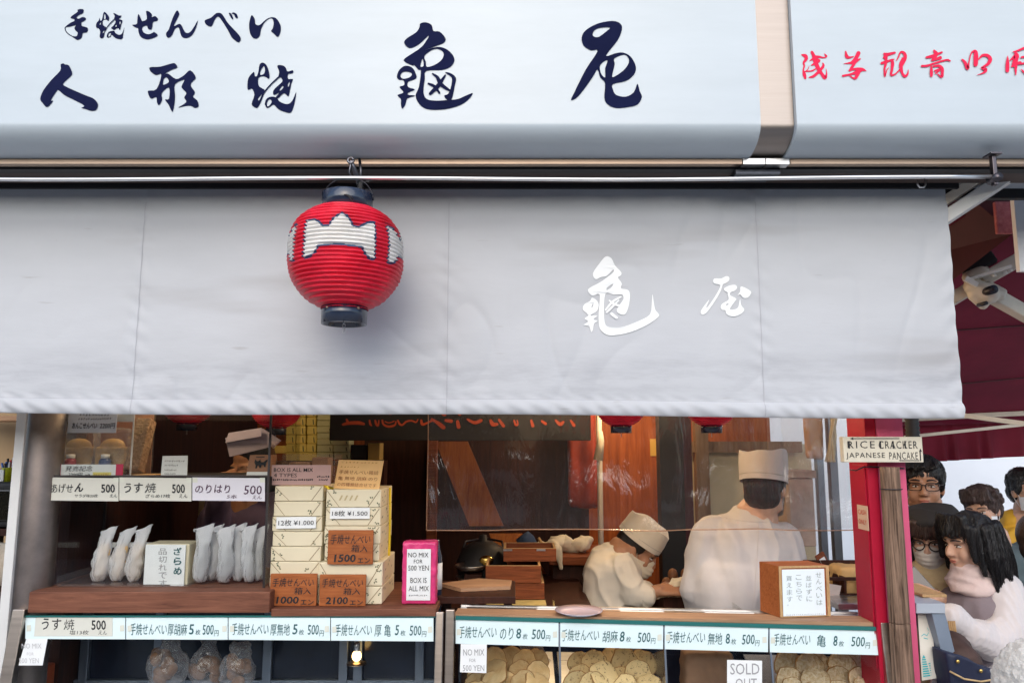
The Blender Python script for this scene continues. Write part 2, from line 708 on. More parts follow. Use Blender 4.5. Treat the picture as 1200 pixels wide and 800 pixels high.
M_CARD_BLUE = mat('price_card_blue', (0.72, 0.86, 0.87), rough=0.5, var=0.05, vscale=6)
M_CARD_GREY = mat('price_card_grey', (0.66, 0.66, 0.58), rough=0.6, var=0.08, vscale=6)
M_TAPE = mat('yellowed_tape', (0.70, 0.72, 0.62), rough=0.4, var=0.15)
M_TEAL_INK = mat('ink_teal', (0.02, 0.11, 0.12), rough=0.6, var=0.3)
M_BLACK_INK = mat('ink_black', (0.015, 0.015, 0.018), rough=0.6, var=0.3)
M_GREY_INK = mat('ink_grey', (0.35, 0.35, 0.36), rough=0.7, var=0.2)
M_BROWN_INK = mat('ink_brown', (0.30, 0.10, 0.03), rough=0.7, var=0.2)
M_GLASS = film('glass', (0.97, 0.98, 0.975), refl=0.9)
M_GLASS_EDGE = mat('glass_edge', (0.03, 0.16, 0.15), rough=0.15, var=0.1)
M_VINYL = film('vinyl', (0.97, 0.95, 0.92), refl=1.9, rough=0.09, white=0.026, bump=1.0, bscale=7, stretch=(1.6, 1, 0.35))
M_CLEAR = film('clear_plastic', (0.95, 0.95, 0.95), refl=2.2, rough=0.08, edge=0.35, white=0.05, bump=0.6, bscale=25)
M_FILMBAG = film('milky_bag', (0.97, 0.97, 0.97), refl=1.8, rough=0.12, edge=0.4, white=0.55, wcol=(0.94, 0.94, 0.96), bump=1.0, bscale=26, stretch=(1.5, 1.5, 0.5))
M_ACRYL = film('acrylic', (0.96, 0.96, 0.96), refl=1.0, rough=0.04, white=0.05)
M_RED = mat('red_lacquer', (0.43, 0.008, 0.034), rough=0.45, var=0.18, vscale=5, bump=0.03, bscale=20, spec=0.25)
M_RED_GLARE = mat('red_sky_glare', (0.68, 0.11, 0.22), spec=0.3, rough=0.5, var=0.14, vscale=7, bump=0.04, bscale=30)  # pillar front: same red paint, with the sky's glare put into the colour
M_MAROON = mat('maroon_canvas', (0.19, 0.012, 0.030), rough=0.8, var=0.25, vscale=3, bump=0.1, bscale=20, transl=0.3)
M_MAROON_D = mat('maroon_beam', (0.07, 0.010, 0.016), rough=0.6, var=0.3, vscale=4)
M_TENT = mat('tent_white', (0.90, 0.92, 0.95), rough=0.7, var=0.04, vscale=2, transl=0.35)
M_PAVE = mat('paving', (0.42, 0.41, 0.40), rough=0.85, var=0.25, vscale=5, bump=0.2, bscale=25)
M_TANWALL = mat('tan_wall', (0.42, 0.29, 0.16), rough=0.85, var=0.1, vscale=2)
M_CREAMPAPER = mat('wrapping_cream', (0.76, 0.68, 0.48), rough=0.6, var=0.06, vscale=5)
M_LEAFPRINT = mat('leaf_print', (0.10, 0.12, 0.06), rough=0.7, var=0.5, vscale=30)
M_YELLOW = mat('yellow_tape', (0.85, 0.62, 0.03), rough=0.4, var=0.1)
M_LACQ = mat('navy_lacquer', (0.018, 0.028, 0.055), rough=0.22, var=0.3, coat=0.5)
M_LANTERN = mat('lantern_red', (0.80, 0.012, 0.045), rough=0.42, var=0.24, vscale=7, transl=0.12, bump=0.05, bscale=60)
M_LANTERN_W = mat('lantern_white', (0.82, 0.80, 0.76), rough=0.6, var=0.08, vscale=30, transl=0.12)
M_LANTERN_N = mat('lantern_navy', (0.03, 0.07, 0.16), rough=0.6, var=0.2)
M_WIRE = mat('dark_wire', (0.05, 0.05, 0.06), rough=0.4, metal=0.8, var=0.2)

# ------------------------------------------------------------------ the setting
g = MB()
g.quad((-150, -150, 0), (150, -150, 0), (150, 150, 0), (-150, 150, 0))
struct('ground', g, M_PAVE)

YS, YC, YR = 1.95, 2.275, 2.00

# the row of shops across the lane, which the glass and steel reflect
op = thing('opposite_shops', 'row of low dark fronted shops across the lane with maroon awnings', 'building', (0, -6.0, 0))
b = MB(); b.box(-14, 14, -7.0, -6.0, 0, 3.1); part('front_wall', b, mat('opposite_wall', (0.10, 0.075, 0.06), rough=0.7, var=0.4, vscale=1.2), op)
b = MB(); b.box(-14.3, 14.3, -7.2, -5.6, 3.1, 3.3); part('roof', b, mat('opposite_roof', (0.08, 0.08, 0.09), rough=0.6), op)
for i in range(7):
    x = -12 + 4 * i
    b = MB(); b.box(x - 1.5, x + 1.5, -5.99, -5.96, 0.02, 2.3); part('shop_opening', b, mat('opening_dark', (0.02, 0.018, 0.018), rough=0.3) if 'opening_dark' not in MATS else MATS['opening_dark'], op)
    b = MB(); b.prism([(x - 1.7, -5.95, 2.9), (x + 1.7, -5.95, 2.9), (x + 1.7, -5.0, 2.45), (x - 1.7, -5.0, 2.45)], (0, 0, 0.03)); part('awning', b, M_MAROON, op)
    b = MB(); b.box(x - 1.3, x + 1.3, -5.95, -5.2, 0.02, 0.85, 0.02); part('stall', b, M_DARKWOOD, op)

# the shop building: shell of the selling room
shop = thing('shop_building', 'wooden rice cracker shop room seen under the grey curtain', 'building', (0, 4.0, 0))
YB = 4.70
b = MB(); b.box(-1.62, P(905, 560, YB).x, YB, YB + 0.1, 0, 2.75); part('back_wall', b, M_WOOD_PANEL, shop)
b = MB(); b.box(-1.66, -1.60, 2.75, YB - 0.003, 0, 2.75); part('side_wall', b, M_DARKWOOD, shop)
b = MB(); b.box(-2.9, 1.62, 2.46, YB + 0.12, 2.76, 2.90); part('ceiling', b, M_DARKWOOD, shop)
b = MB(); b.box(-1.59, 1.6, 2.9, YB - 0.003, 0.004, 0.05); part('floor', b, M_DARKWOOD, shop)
# dark door leaf and jambs left of the panelled wall
b = MB()
x0, x1, _, _ = rect(425, 500, 505, 700, 4.35)
b.box(x0, x1, 4.35, 4.41, 0.05, 2.7)
part('dark_door', b, M_DARKWOOD, shop)
b = MB()
for (a, c, yy) in ((232, 246, 4.2), (500, 511, 4.3), (372, 384, 4.3)):
    x0, x1, _, _ = rect(a, 500, c, 700, yy)
    b.box(x0, x1, yy, yy + 0.06, 0.05, 2.7)
part('door_jamb', b, M_TRAYWOOD, shop)
b = MB()
x0, x1, _, _ = rect(775, 500, 803, 700, 4.1)
b.box(x0, x1, 4.1, 4.2, 0.05, 2.7)
part('black_post', b, M_BLACK, shop)
b = MB()
x0, x1, _, _ = rect(803, 500, 813, 700, 4.15)
b.box(x0, x1, 4.15, 4.21, 0.05, 2.7)
part('red_jamb', b, M_MAROON_D, shop)
b = MB()
p = P(703, 560, 4.3)
b.tube([(p.x, 4.3, 0.05), (p.x, 4.3, 2.7)], 0.016, 10)
part('bare_pipe', b, M_CREAM_METAL, shop)
# pale plaster bay with a timber upright and a bright little window (behind the standing cook)
M_PLASTER = mat('plaster', (0.56, 0.47, 0.30), rough=0.85, var=0.12, vscale=3)
b = MB()
x0, x1, z0, z1 = rect(813, 520, 905, 700, 4.5)
b.box(x0, x1 + 0.25, 4.5, 4.58, 0.05, z1)
part('plaster_panel', b, M_PLASTER, shop)
b = MB()
x0, x1, _, _ = rect(817, 500, 832, 640, 4.4)
b.box(x0, x1, 4.4, 4.47, 0.05, 2.7)
_, _, z0, z1 = rect(805, 517, 905, 530, 4.42)
b.box(P(805, 520, 4.42).x, P(940, 520, 4.42).x, 4.42, 4.46, z0, z1)
part('timber_frame', b, wood('grey_timber', (0.30, 0.20, 0.12), (0.16, 0.09, 0.05), axis=2), shop)
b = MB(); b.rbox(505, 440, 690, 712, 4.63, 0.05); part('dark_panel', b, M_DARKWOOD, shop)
# yellow notice on the panel
b = MB(); b.rbox(762, 514, 775, 534, 4.69, 0.004)
solo('paper_notice', 'small yellow paper notice on the orange wood wall', 'notice', b, mat('notice_yellow', (0.75, 0.45, 0.08), rough=0.7))

# ------------------------------------------------------------------ the sign over the front
zb = P(600, 176, 2.0).z
RZ, RY = 0.060, 0.11


def sign_profile(dy=0.0, top=3.4):
    pr = [(YS + dy, top)]
    n = 36
    for i in range(n + 1):
        a = (math.pi / 2) * i / n
        pr.append((YS + dy + RY * (1 - math.cos(a)), zb + RZ * (1 - math.sin(a)) + dy * 0.3))
    pr.append((YS + 0.30, zb + dy * 0.3))
    return pr


def extrude_profile(mb, pr, x0, x1, back=2.32, mi=0):
    k = len(pr)
    full = pr + [(back, pr[-1][1]), (back, pr[0][1])]
    vs = [(x0, y, z) for y, z in full] + [(x1, y, z) for y, z in full]
    n = len(full)
    fs = [(i, (i + 1) % n, (i + 1) % n + n, i + n) for i in range(n)]
    o = len(mb.v)
    mb.add(vs, fs, mi, False)
    mb.add(vs[:n], [list(range(n))], mi)
    mb.add(vs[n:], [list(range(n))[::-1]], mi)
    for i in range(len(mb.sm) - n - 2, len(mb.sm) - 2):
        mb.sm[i] = False
    return mb


xA, xB = P(889.5, 100, YS).x, P(931.5, 100, YS).x


def on_sign(px, py, dep):
    p = P(px, py, YS)
    return Vector((p.x, YS - 0.0012 - dep * 0.3, p.z))


sgn = thing('shop_sign', 'long white sign panel with navy brush writing above the grey curtain', 'sign', (0, YS, zb))
b = MB(); extrude_profile(b, sign_profile(), -2.6, xA); part('sign_panel', b, M_SIGN, sgn)

GL = [
 # te
 (70, 5, 15.0, [[(310,110),(360,92),(415,98),(425,130),(405,170),(340,200),(300,240),(335,262),(400,232),(455,245),(460,280),(410,315),(385,330),(392,385),(440,402),(490,420),(500,460),(480,500),(410,515),(400,560),(375,610),(320,635),(280,620),(225,578),(160,542),(110,492),(90,430),(105,400),(190,335),(260,300),(255,270),(195,250),(215,215),(300,155),(325,125)],
   [(112,412),(180,402),(275,378),(288,380),(262,425),(280,470),(318,505),(313,545),(293,570),(230,566),(168,528),(124,485),(106,440)]]),
 (70, 5, 15.0, [[(705,245),(715,290),(745,285),(770,170),(795,145),(840,185),(872,240),(858,302),(815,275),(765,290),(758,345),(775,385),(832,425),(795,505),(780,580),(740,608),(705,580),(715,490),(690,435),(645,415),(648,345),(690,290)],
   [(785,188),(803,190),(810,258),(780,266)], [(716,332),(734,328),(716,372),(702,358)], [(790,468),(779,505),(757,513),(766,482)]]),
 (70, 5, 15.0, [[(945,165),(985,175),(1040,205),(1088,208),(1075,240),(1045,270),(1105,290),(1085,370),(1062,460),(1030,425),(990,440),(960,460),(920,440),(910,420),(960,370),(985,310),(960,260),(970,215)],
   [(1000,362),(1000,403),(977,395)], [(1065,302),(1074,340),(1060,363),(1052,330)]]),
 (70, 5, 15.0, [[(850,510),(900,480),(960,475),(980,510),(1040,545),(1100,520),(1140,410),(1120,520),(1108,605),(1060,622),(980,600),(915,545),(895,580),(850,595),(830,570)],
   [(866,522),(894,512),(903,535),(879,573),(857,568)]]),
 # se, n
 (150, 5, 13.333, [[(285,120),(330,120),(375,165),(375,210),(420,192),(470,230),(455,268),(395,285),(380,380),(350,405),(315,385),(295,340),(235,360),(225,400),(250,450),(320,475),(385,455),(415,442),(468,490),(420,525),(320,555),(240,540),(190,500),(165,430),(160,385),(110,365),(70,330),(140,315),(150,230),(168,160),(215,255),(235,272),(298,235)]]),
 (150, 5, 13.333, [[(775,105),(800,145),(795,190),(720,345),(800,312),(840,340),(885,430),(930,458),(985,430),(1040,350),(1095,260),(1060,390),(1010,480),(950,525),(890,535),(835,500),(800,380),(770,372),(735,395),(690,490),(640,532),(605,510),(600,455),(640,400),(690,250),(740,140)]]),
 # be, i
 (235, 5, 12.0, [[(60,250),(75,225),(150,195),(220,135),(285,132),(330,180),(380,260),(460,350),(540,435),(568,495),(545,540),(510,530),(440,470),(380,360),(300,235),(250,180),(205,220),(165,305),(130,318),(80,290)]]),
 (235, 5, 12.0, [[(400,130),(435,140),(462,205),(450,218),(425,190)]]),
 (235, 5, 12.0, [[(440,135),(470,122),(510,145),(527,185),(520,205),(490,190),(475,155)]]),
 (235, 5, 12.0, [[(725,160),(765,215),(775,285),(830,300),(900,240),(960,200),(1030,190),(1080,220),(1125,300),(1130,380),(1105,450),(1075,462),(1040,425),(995,385),(1020,340),(1030,260),(1005,205),(950,220),(890,280),(850,370),(835,450),(785,490),(730,470),(695,400),(685,300),(700,210)]]),
 # hito
 (40, 65, 10.667, [[(335,120),(370,105),(390,118),(430,125),(455,160),(480,230),(460,265),(400,320),(365,360),(385,385),(500,440),(640,500),(740,540),(790,590),(800,640),(770,690),(710,695),(650,675),(595,660),(630,640),(600,610),(470,545),(380,500),(310,440),(285,450),(215,560),(240,575),(165,650),(110,600),(80,545),(120,440),(220,310),(330,195)]]),
 # kata
 (165, 65, 10.667, [[(110,170),(130,150),(250,145),(400,102),(440,115),(460,155),(400,180),(330,215),(300,245),(345,232),(445,300),(540,255),(620,190),(690,280),(640,340),(630,390),(680,465),(655,520),(710,570),(725,640),(680,660),(620,632),(540,640),(470,655),(570,590),(545,530),(572,475),(515,410),(520,370),(545,308),(430,365),(430,500),(425,600),(405,700),(385,695),(350,620),(305,555),(355,545),(355,405),(265,475),(270,560),(230,625),(205,590),(195,525),(130,545),(95,480),(100,445),(200,425),(260,245),(190,250),(130,210)],
   [(290,300),(320,277),(348,310),(348,343),(286,372),(282,340)]]),
 # yaki
 (280, 65, 10.667, [[(188,210),(200,260),(225,262),(245,210),(260,120),(300,95),(345,125),(375,200),(385,270),(370,298),(340,275),(290,265),(245,290),(248,380),(290,415),(325,450),(275,590),(240,650),(215,660),(160,615),(195,500),(165,420),(120,435),(108,400),(120,290)],
   [(300,152),(318,142),(328,200),(309,238),(270,247),(272,200)], [(288,492),(255,566),(242,545)]]),
 (280, 65, 10.667, [[(482,145),(500,125),(560,135),(590,165),(610,205),(670,190),(682,210),(665,230),(615,240),(620,300),(675,300),(660,350),(640,440),(620,515),(575,480),(545,490),(490,540),(460,530),(505,470),(440,500),(430,450),(470,400),(545,330),(525,280),(495,275),(505,210)],
   [(545,387),(558,405),(521,443),(512,430)], [(630,337),(639,345),(620,398),(613,370)]]),
 (280, 65, 10.667, [[(325,610),(345,550),(400,520),(470,530),(510,580),(590,612),(640,600),(680,550),(718,460),(705,560),(680,660),(650,718),(590,715),(500,680),(435,620),(385,650),(350,660)],
   [(352,600),(376,557),(399,557),(410,590),(379,633),(356,638)]]),
 # kame
 (455, 15, 6.4, [[(240,85),(280,75),(325,95),(340,140),(385,145),(430,195),(415,230),(350,255),(272,284),(350,262),(400,262),(450,285),(490,330),(495,370),(465,410),(400,432),(285,440),(275,500),(265,600),(290,650),(360,662),(440,657),(520,650),(580,625),(635,605),(600,655),(540,695),(450,722),(370,730),(290,725),(235,690),(205,625),(230,560),(245,440),(225,430),(195,395),(180,398),(115,360),(170,315),(250,260),(300,190),(295,180),(230,240),(160,268),(120,230),(140,195),(210,150),(235,110)],
   [(272,328),(320,287),(370,274),(413,300),(408,345),(360,388),(292,410),(282,370)], [(258,348),(266,400),(242,408),(246,380)]]),
 (455, 15, 6.4, [[(65,480),(85,430),(130,400),(180,415),(205,455),(210,495),(150,520),(150,560),(200,578),(155,600),(150,618),(205,625),(145,645),(130,690),(105,722),(95,690),(95,650),(70,620),(115,600),(85,560),(120,545),(115,510),(80,505)],
   [(92,475),(111,447),(159,447),(178,465),(159,488),(111,498)]]),
 (455, 15, 6.4, [[(425,450),(465,455),(508,490),(500,550),(475,655),(440,655),(420,625),(450,610),(470,560),(478,500),(460,475)]]),
 # ya
 (655, 15, 6.4, [[(170,190),(200,135),(290,85),(400,65),(460,85),(472,130),(440,210),(352,325),(420,308),(480,302),(540,335),(577,410),(560,470),(500,515),(405,538),(405,580),(430,620),(500,632),(560,600),(588,535),(605,590),(622,635),(590,690),(520,710),(430,717),(365,690),(340,640),(345,530),(310,490),(288,430),(250,490),(150,625),(92,658),(110,610),(200,430),(290,290),(240,285),(185,250)],
   [(252,165),(276,127),(330,114),(383,116),(340,155),(300,184),(267,184)], [(306,410),(326,377),(364,360),(346,420),(346,488),(316,460)], [(416,345),(490,317),(523,350),(518,390),(479,439),(406,486),(402,460),(418,390)]]),
]
STK = [(70, 5, 15.0, [(800,470,12),(880,360,16),(970,270,18)]),
       (280, 65, 10.667, [(265,590,20),(310,480,18),(400,370,16),(505,272,20)]),
       (455, 15, 6.4, [(315,610,22),(375,550,32),(428,472,12)]),
       (455, 15, 6.4, [(332,460,10),(370,490,24),(395,540,30),(470,592,14)]),
       (455, 15, 6.4, [(302,535,14),(345,555,22),(385,605,14)])]
for sel in ((5,), (65,), (15,)):
    b = MB()
    for i, (ox, oy, s, lp) in enumerate(GL):
        if oy in sel:
            glyph(b, ox, oy, s, lp, on_sign, 0, 0.0001 * i)
    for i, (ox, oy, s, pt) in enumerate(STK):
        if oy in sel:
            stroke(b, ox, oy, s, pt, on_sign, 0, 0.003 + 0.0002 * i)
    part('lettering', b, M_INK, sgn)

sg2 = thing('shop_sign', 'white sign panel with red brush writing at the upper right', 'sign', (xB, YS, zb))
b = MB(); extrude_profile(b, sign_profile(), xB, 3.0); part('sign_panel', b, M_SIGN, sg2)
RS = [
 (930, [(125,195,20),(180,215,60),(195,260,50),(155,320,34),(165,370,26),(150,430,24),(165,500,56),(180,560,36)]),
 (930, [(160,470,20),(215,430,14),(240,372,8)]), (930, [(200,455,16),(290,445,26),(352,405,12)]),
 (930, [(285,155,44),(310,210,54),(325,270,60),(352,340,66),(390,425,60),(435,490,50),(488,555,56),(512,490,22),(505,415,8)]),
 (930, [(310,225,40),(400,228,36),(470,240,20),(510,220,32),(480,184,14)]),
 (930, [(250,290,10),(320,255,44),(400,285,34)]), (930, [(272,362,14),(335,330,44),(400,300,24)]),
 (930, [(242,548,18),(310,530,42),(400,450,44),(462,370,40),(452,325,14)]),
 (930, [(810,145,22),(825,220,54),(865,240,36),(935,222,12)]), (930, [(1010,170,64),(970,250,60),(925,310,60),(870,325,30),(782,336,8)]),
 (930, [(1035,262,22),(960,310,46),(890,420,40),(865,442,24)]), (930, [(872,450,16),(940,420,34),(1065,425,50),(1130,450,10)]),
 (930, [(1060,430,50),(985,468,60),(890,500,30),(768,526,36)]), (930, [(1010,470,60),(970,550,50),(935,565,30),(868,520,14)]),
 (1020, [(215,185,40),(250,195,50),(375,165,34)]), (1020, [(240,195,60),(205,245,30)]), (1020, [(170,330,40),(260,300,40),(362,268,16)]),
 (1020, [(240,210,50),(235,330,42),(215,420,30),(220,540,22),(250,440,16),(280,402,12)]),
 (1020, [(335,280,42),(340,340,52),(330,430,42),(318,515,34),(380,500,24),(450,430,24),(500,330,50),(540,240,50),(520,172,48),(465,160,30),(430,240,22),(400,288,12)]),
 (1020, [(500,250,30),(470,360,60),(490,480,40),(530,532,46),(575,500,30),(585,432,10)]),
 (1020, [(990,135,34),(1015,190,72),(960,285,36)]), (1020, [(870,240,34),(960,220,48),(1110,160,28)]), (1020, [(960,290,24),(1085,245,54)]),
 (1020, [(800,375,36),(880,370,36),(1000,330,30),(1180,280,30),(1235,295,26)]), (1020, [(945,385,30),(945,470,50),(945,528,40)]),
 (1020, [(980,380,30),(1060,370,40),(1110,410,50),(1115,480,46),(1105,545,40),(1040,498,16)]), (1020, [(1000,450,30),(1070,420,28)]),
 (1020, [(1010,490,24),(1075,440,24)]),
 (1110, [(225,275,26),(270,320,46),(310,415,56),(330,320,22),(368,175,22),(430,145,50),(440,220,72),(435,352,68)]),
 (1110, [(478,275,16),(540,212,40),(620,212,50),(663,270,60),(630,340,50),(550,390,28),(530,405,30),(590,432,60),(560,480,30),(458,515,6)]),
 (1110, [(935,220,10),(933,330,56),(930,448,58)]), (1110, [(970,290,14),(1060,220,60),(1030,350,60),(1000,382,26)]),
 (1110, [(1060,180,50),(1080,222,64),(1070,290,50),(1060,400,44),(1060,512,16)]),
 (1110, [(1020,155,16),(1110,130,30),(1200,95,40),(1262,112,40),(1264,300,40),(1262,500,44),(1190,470,36),(1140,425,8)]),
 (1110, [(1060,340,40),(1128,328,54)]), (1110, [(1150,240,30),(1240,225,30)]), (1110, [(1150,340,30),(1240,325,30)]),
]
chars = {}
for i, (ox, pt) in enumerate(RS):
    mid = sum(p[0] for p in pt) / len(pt)
    key = (ox, mid > (640 if ox == 930 else 700 if ox == 1020 else 800))
    stroke(chars.setdefault(key, MB()), ox, 50, 13.333, pt, on_sign, 0, 0.0002 * i)
for b in chars.values():
    part('lettering', b, M_RED_INK, sg2)

b = MB(); extrude_profile(b, sign_profile(0.018), xA + 0.001, xB - 0.001)
solo('steel_band', 'brushed steel band between the two white sign panels', 'trim', b, mat('band_steel', (0.30, 0.265, 0.24), rough=0.42, metal=1.0, var=0.1, vscale=3, stretch=(1, 1, 30), rvar=0.08))
# bronze strip and dark boxed underside
tr = thing('sign_trim', 'narrow bronze edge strip under the white signs', 'trim', (0, 2.06, zb))
b = MB()
b.box(-2.6, xA - 0.02, 2.062, 2.085, zb - 0.016, zb - 0.001)
b.box(xA + 0.12, 3.0, 2.062, 2.085, zb - 0.016, zb - 0.001)
part('bronze_strip', b, M_BRONZE, tr)
b = MB(); b.box(xA - 0.018, xA + 0.046, 2.059, 2.09, zb - 0.018, zb - 0.001); b.box(xA + 0.049, xA + 0.116, 2.059, 2.09, zb - 0.018, zb - 0.001)
part('joint_plate', b, M_STEEL_H, tr)
X1_ = P(1119, 350, YC).x
cas = thing('awning_housing', 'dark brown boxed housing under the sign that holds the curtain', 'housing', (0, 2.2, zb))
b = MB()
b.box(-2.6, 3.0, 2.095, 2.13, zb - 0.02, zb - 0.002, mi=0)
b.box(-2.6, 3.0, 2.14, 2.235, zb - 0.012, zb - 0.002, mi=1)
b.box(-2.6, 3.0, 2.326, 2.35, zb - 0.03, zb + 0.4, mi=0)
part('soffit_boards', b, [M_BLACK, M_SOFFIT], cas)
b = MB(); b.box(-2.6, X1_ + 0.02, 2.239, 2.251, zb - 0.027, zb - 0.002); part('shade_lip', b, M_BLACK, cas)  # added black board, darkens the recess where only shade falls
b = MB(); b.box(-2.6, X1_ + 0.03, 2.46, 2.50, zb - 0.10, zb + 0.35); part('housing_back', b, M_BLACK, cas)
b = MB(); b.tube([(-2.5, 2.40, zb + 0.09), (P(1112, 200, 2.4).x, 2.40, zb + 0.09)], 0.045, 20); part('roller', b, M_SOFFIT, cas)
b = MB(); b.box(xA - 0.03, xA + 0.1, 2.092, 2.15, zb - 0.035, zb - 0.021); b.box(xA - 0.02, xA + 0.09, 2.152, 2.19, zb - 0.026, zb - 0.0225)
part('joint_cover', b, mat('dark_sheet', (0.06, 0.065, 0.08), rough=0.35, metal=0.9), cas)
ringm = M_STEEL_H
b = MB()
for px in (1078,):
    c = P(px, 190, 2.2)
    pts = [(c.x - 0.012, 2.2, zb - 0.012), (c.x - 0.012, 2.2, zb - 0.03), (c.x - 0.006, 2.2, zb - 0.038), (c.x + 0.006, 2.2, zb - 0.038), (c.x + 0.012, 2.2, zb - 0.03), (c.x + 0.012, 2.2, zb - 0.012)]
    b.tube(pts, 0.003, 8)
part('ring_hook', b, ringm, cas)

# ------------------------------------------------------------------ the grey curtain
cu = thing('shop_curtain', 'large pale grey canvas curtain with white brush writing', 'curtain', (0, YC, P(600, 487, YC).z))
X0, X1 = -2.45, P(1119, 350, YC).x
ZT = zb - 0.003


def zbot(x):
    t = (x - P(0, 480, YC).x) / (P(1130, 489, YC).x - P(0, 480, YC).x)
    return P(600, 483.5 + 6.0 * min(max(t, -0.3), 1.0) + 1.2 * math.sin(t * 9), YC).z


seamx = [P(px, 350, YC).x for px in (163, 525, 890)]
HEM = 0.047


def curt_y(x, z):
    zb_ = zbot(x)
    h = z - zb_
    y = YC
    y += 0.006 * noise.noise(Vector((x * 1.1, z * 0.9, 1.0)))
    y += 0.0035 * noise.noise(Vector((x * 4 + z * 3, z * 2.2 - x, 4.0)))
    # creases left by rolling, and sag between the seams
    cr = noise.noise(Vector(((x * 0.5 + z) * 2.2, (x - z * 0.4) * 5.0, 6.0)))
    y += 0.008 * max(0.0, 1 - 5 * abs(cr)) ** 2 * max(0, noise.noise(Vector((x * 1.2, z * 1.5, 12.0))) + 0.25)
    cr = noise.noise(Vector(((z - x * 0.45) * 2.4, (x + z * 0.5) * 4.2, 16.0)))
    y += 0.008 * max(0.0, 1 - 5 * abs(cr)) ** 2 * max(0, noise.noise(Vector((x * 1.3, z * 1.2, 22.0))) + 0.2)
    # drag wrinkles running to the upper corners and hem
    q = noise.noise(Vector(((x + z * 0.8) * 3.0, (z - x * 0.8) * 16, 2.0)))
    y += 0.0016 * q * max(0, noise.noise(Vector((x * 1.4, z * 1.4, 8.0))) + 0.35)
    for sx in seamx:
        d = abs(x - sx)
        if d < 0.12:
            y += 0.0013 * math.exp(-(d / 0.035) ** 2) * math.sin(z * 95 + 6 * noise.noise(Vector((z * 5, sx, 0))) + (x - sx) * 60)
            y += -0.002 * math.exp(-(d / 0.008) ** 2)
    d = X1 - x
    if d < 0.10:
        y += 0.0022 * math.exp(-(d / 0.04) ** 2) * math.sin(z * 80 + d * 60 + 5 * noise.noise(Vector((z * 3, 1, 0))))
    if h < HEM + 0.02:
        w = 1 if h < HEM else 1 - (h - HEM) / 0.02
        y += 0.0042 * w * math.sin((x * 1.0 + h * 1.3) * 95 + 9 * noise.noise(Vector((x * 3, 2, 0)))) * (0.35 + 0.8 * abs(noise.noise(Vector((x * 2.2, 7, 0)))))
        if h < HEM:
            u = h / HEM
            y -= 0.010 * math.sin(math.pi * min(max(u, 0), 1)) ** 0.6
    # top: pulled in towards the roller
    t = max(0.0, (z - (P(600, 250, YC).z)) / 0.2)
    y += 0.04 * t * t
    return y


M_CURT = bpy.data.materials.new('curtain_canvas')
M_CURT.use_nodes = True
nt = M_CURT.node_tree
pb = nt.nodes['Principled BSDF']
tc = nd(nt, 'ShaderNodeTexCoord')
n1 = nd(nt, 'ShaderNodeTexNoise'); n1.inputs['Scale'].default_value = 1.6; n1.inputs['Detail'].default_value = 7; n1.inputs['Roughness'].default_value = 0.62
mp = nd(nt, 'ShaderNodeMapping'); mp.inputs['Scale'].default_value = (0.7, 1, 2.6)
nt.links.new(tc.outputs['Object'], mp.inputs[0]); nt.links.new(mp.outputs[0], n1.inputs['Vector'])
rp = nd(nt, 'ShaderNodeValToRGB')
rp.color_ramp.elements[0].position = 0.30; rp.color_ramp.elements[0].color = (0.49, 0.505, 0.53, 1)
rp.color_ramp.elements[1].position = 0.66; rp.color_ramp.elements[1].color = (0.55, 0.568, 0.598, 1)
nt.links.new(n1.outputs[0], rp.inputs[0])
# a few greasy rub marks
n2 = nd(nt, 'ShaderNodeTexNoise'); n2.inputs['Scale'].default_value = 1.1; n2.inputs['Detail'].default_value = 3
mp2 = nd(nt, 'ShaderNodeMapping'); mp2.inputs['Rotation'].default_value = (0, R(35), 0); mp2.inputs['Scale'].default_value = (0.8, 1, 6)
nt.links.new(tc.outputs['Object'], mp2.inputs[0]); nt.links.new(mp2.outputs[0], n2.inputs['Vector'])
r2 = nd(nt, 'ShaderNodeValToRGB'); r2.color_ramp.elements[0].position = 0.58; r2.color_ramp.elements[1].position = 0.80
r2.color_ramp.elements[0].color = (1, 1, 1, 1); r2.color_ramp.elements[1].color = (0.72, 0.69, 0.67, 1)
nt.links.new(n2.outputs[0], r2.inputs[0])
mx = nd(nt, 'ShaderNodeMixRGB'); mx.blend_type = 'MULTIPLY'; mx.inputs[0].default_value = 1
nt.links.new(rp.outputs[0], mx.inputs[1]); nt.links.new(r2.outputs[0], mx.inputs[2])
sx_ = nd(nt, 'ShaderNodeSeparateXYZ'); nt.links.new(tc.outputs['Object'], sx_.inputs[0])
bnd = nd(nt, 'ShaderNodeValToRGB')          # height above the lower edge, metres
for pos, val in ((0.0, 0.25), (0.045, 0.15), (0.07, 0.75), (0.12, 1.0), (0.20, 0.25), (0.34, 0.0)):
    e = bnd.color_ramp.elements.new(pos); e.color = (val, val, val, 1)
bnd.color_ramp.elements.remove(bnd.color_ramp.elements[-1])
nt.links.new(sx_.outputs['Z'], bnd.inputs[0])
n4 = nd(nt, 'ShaderNodeTexNoise'); n4.inputs['Scale'].default_value = 3.2; n4.inputs['Detail'].default_value = 8; n4.inputs['Roughness'].default_value = 0.7
mp4 = nd(nt, 'ShaderNodeMapping'); mp4.inputs['Scale'].default_value = (0.8, 1, 5)
nt.links.new(tc.outputs['Object'], mp4.inputs[0]); nt.links.new(mp4.outputs[0], n4.inputs['Vector'])
r4 = nd(nt, 'ShaderNodeValToRGB'); r4.color_ramp.elements[0].position = 0.42; r4.color_ramp.elements[1].position = 0.72
nt.links.new(n4.outputs[0], r4.inputs[0])
ml = nd(nt, 'ShaderNodeMath', operation='MULTIPLY'); nt.links.new(bnd.outputs[0], ml.inputs[0]); nt.links.new(r4.outputs[0], ml.inputs[1])
mx4 = nd(nt, 'ShaderNodeMixRGB'); mx4.inputs[2].default_value = (0.36, 0.37, 0.40, 1)
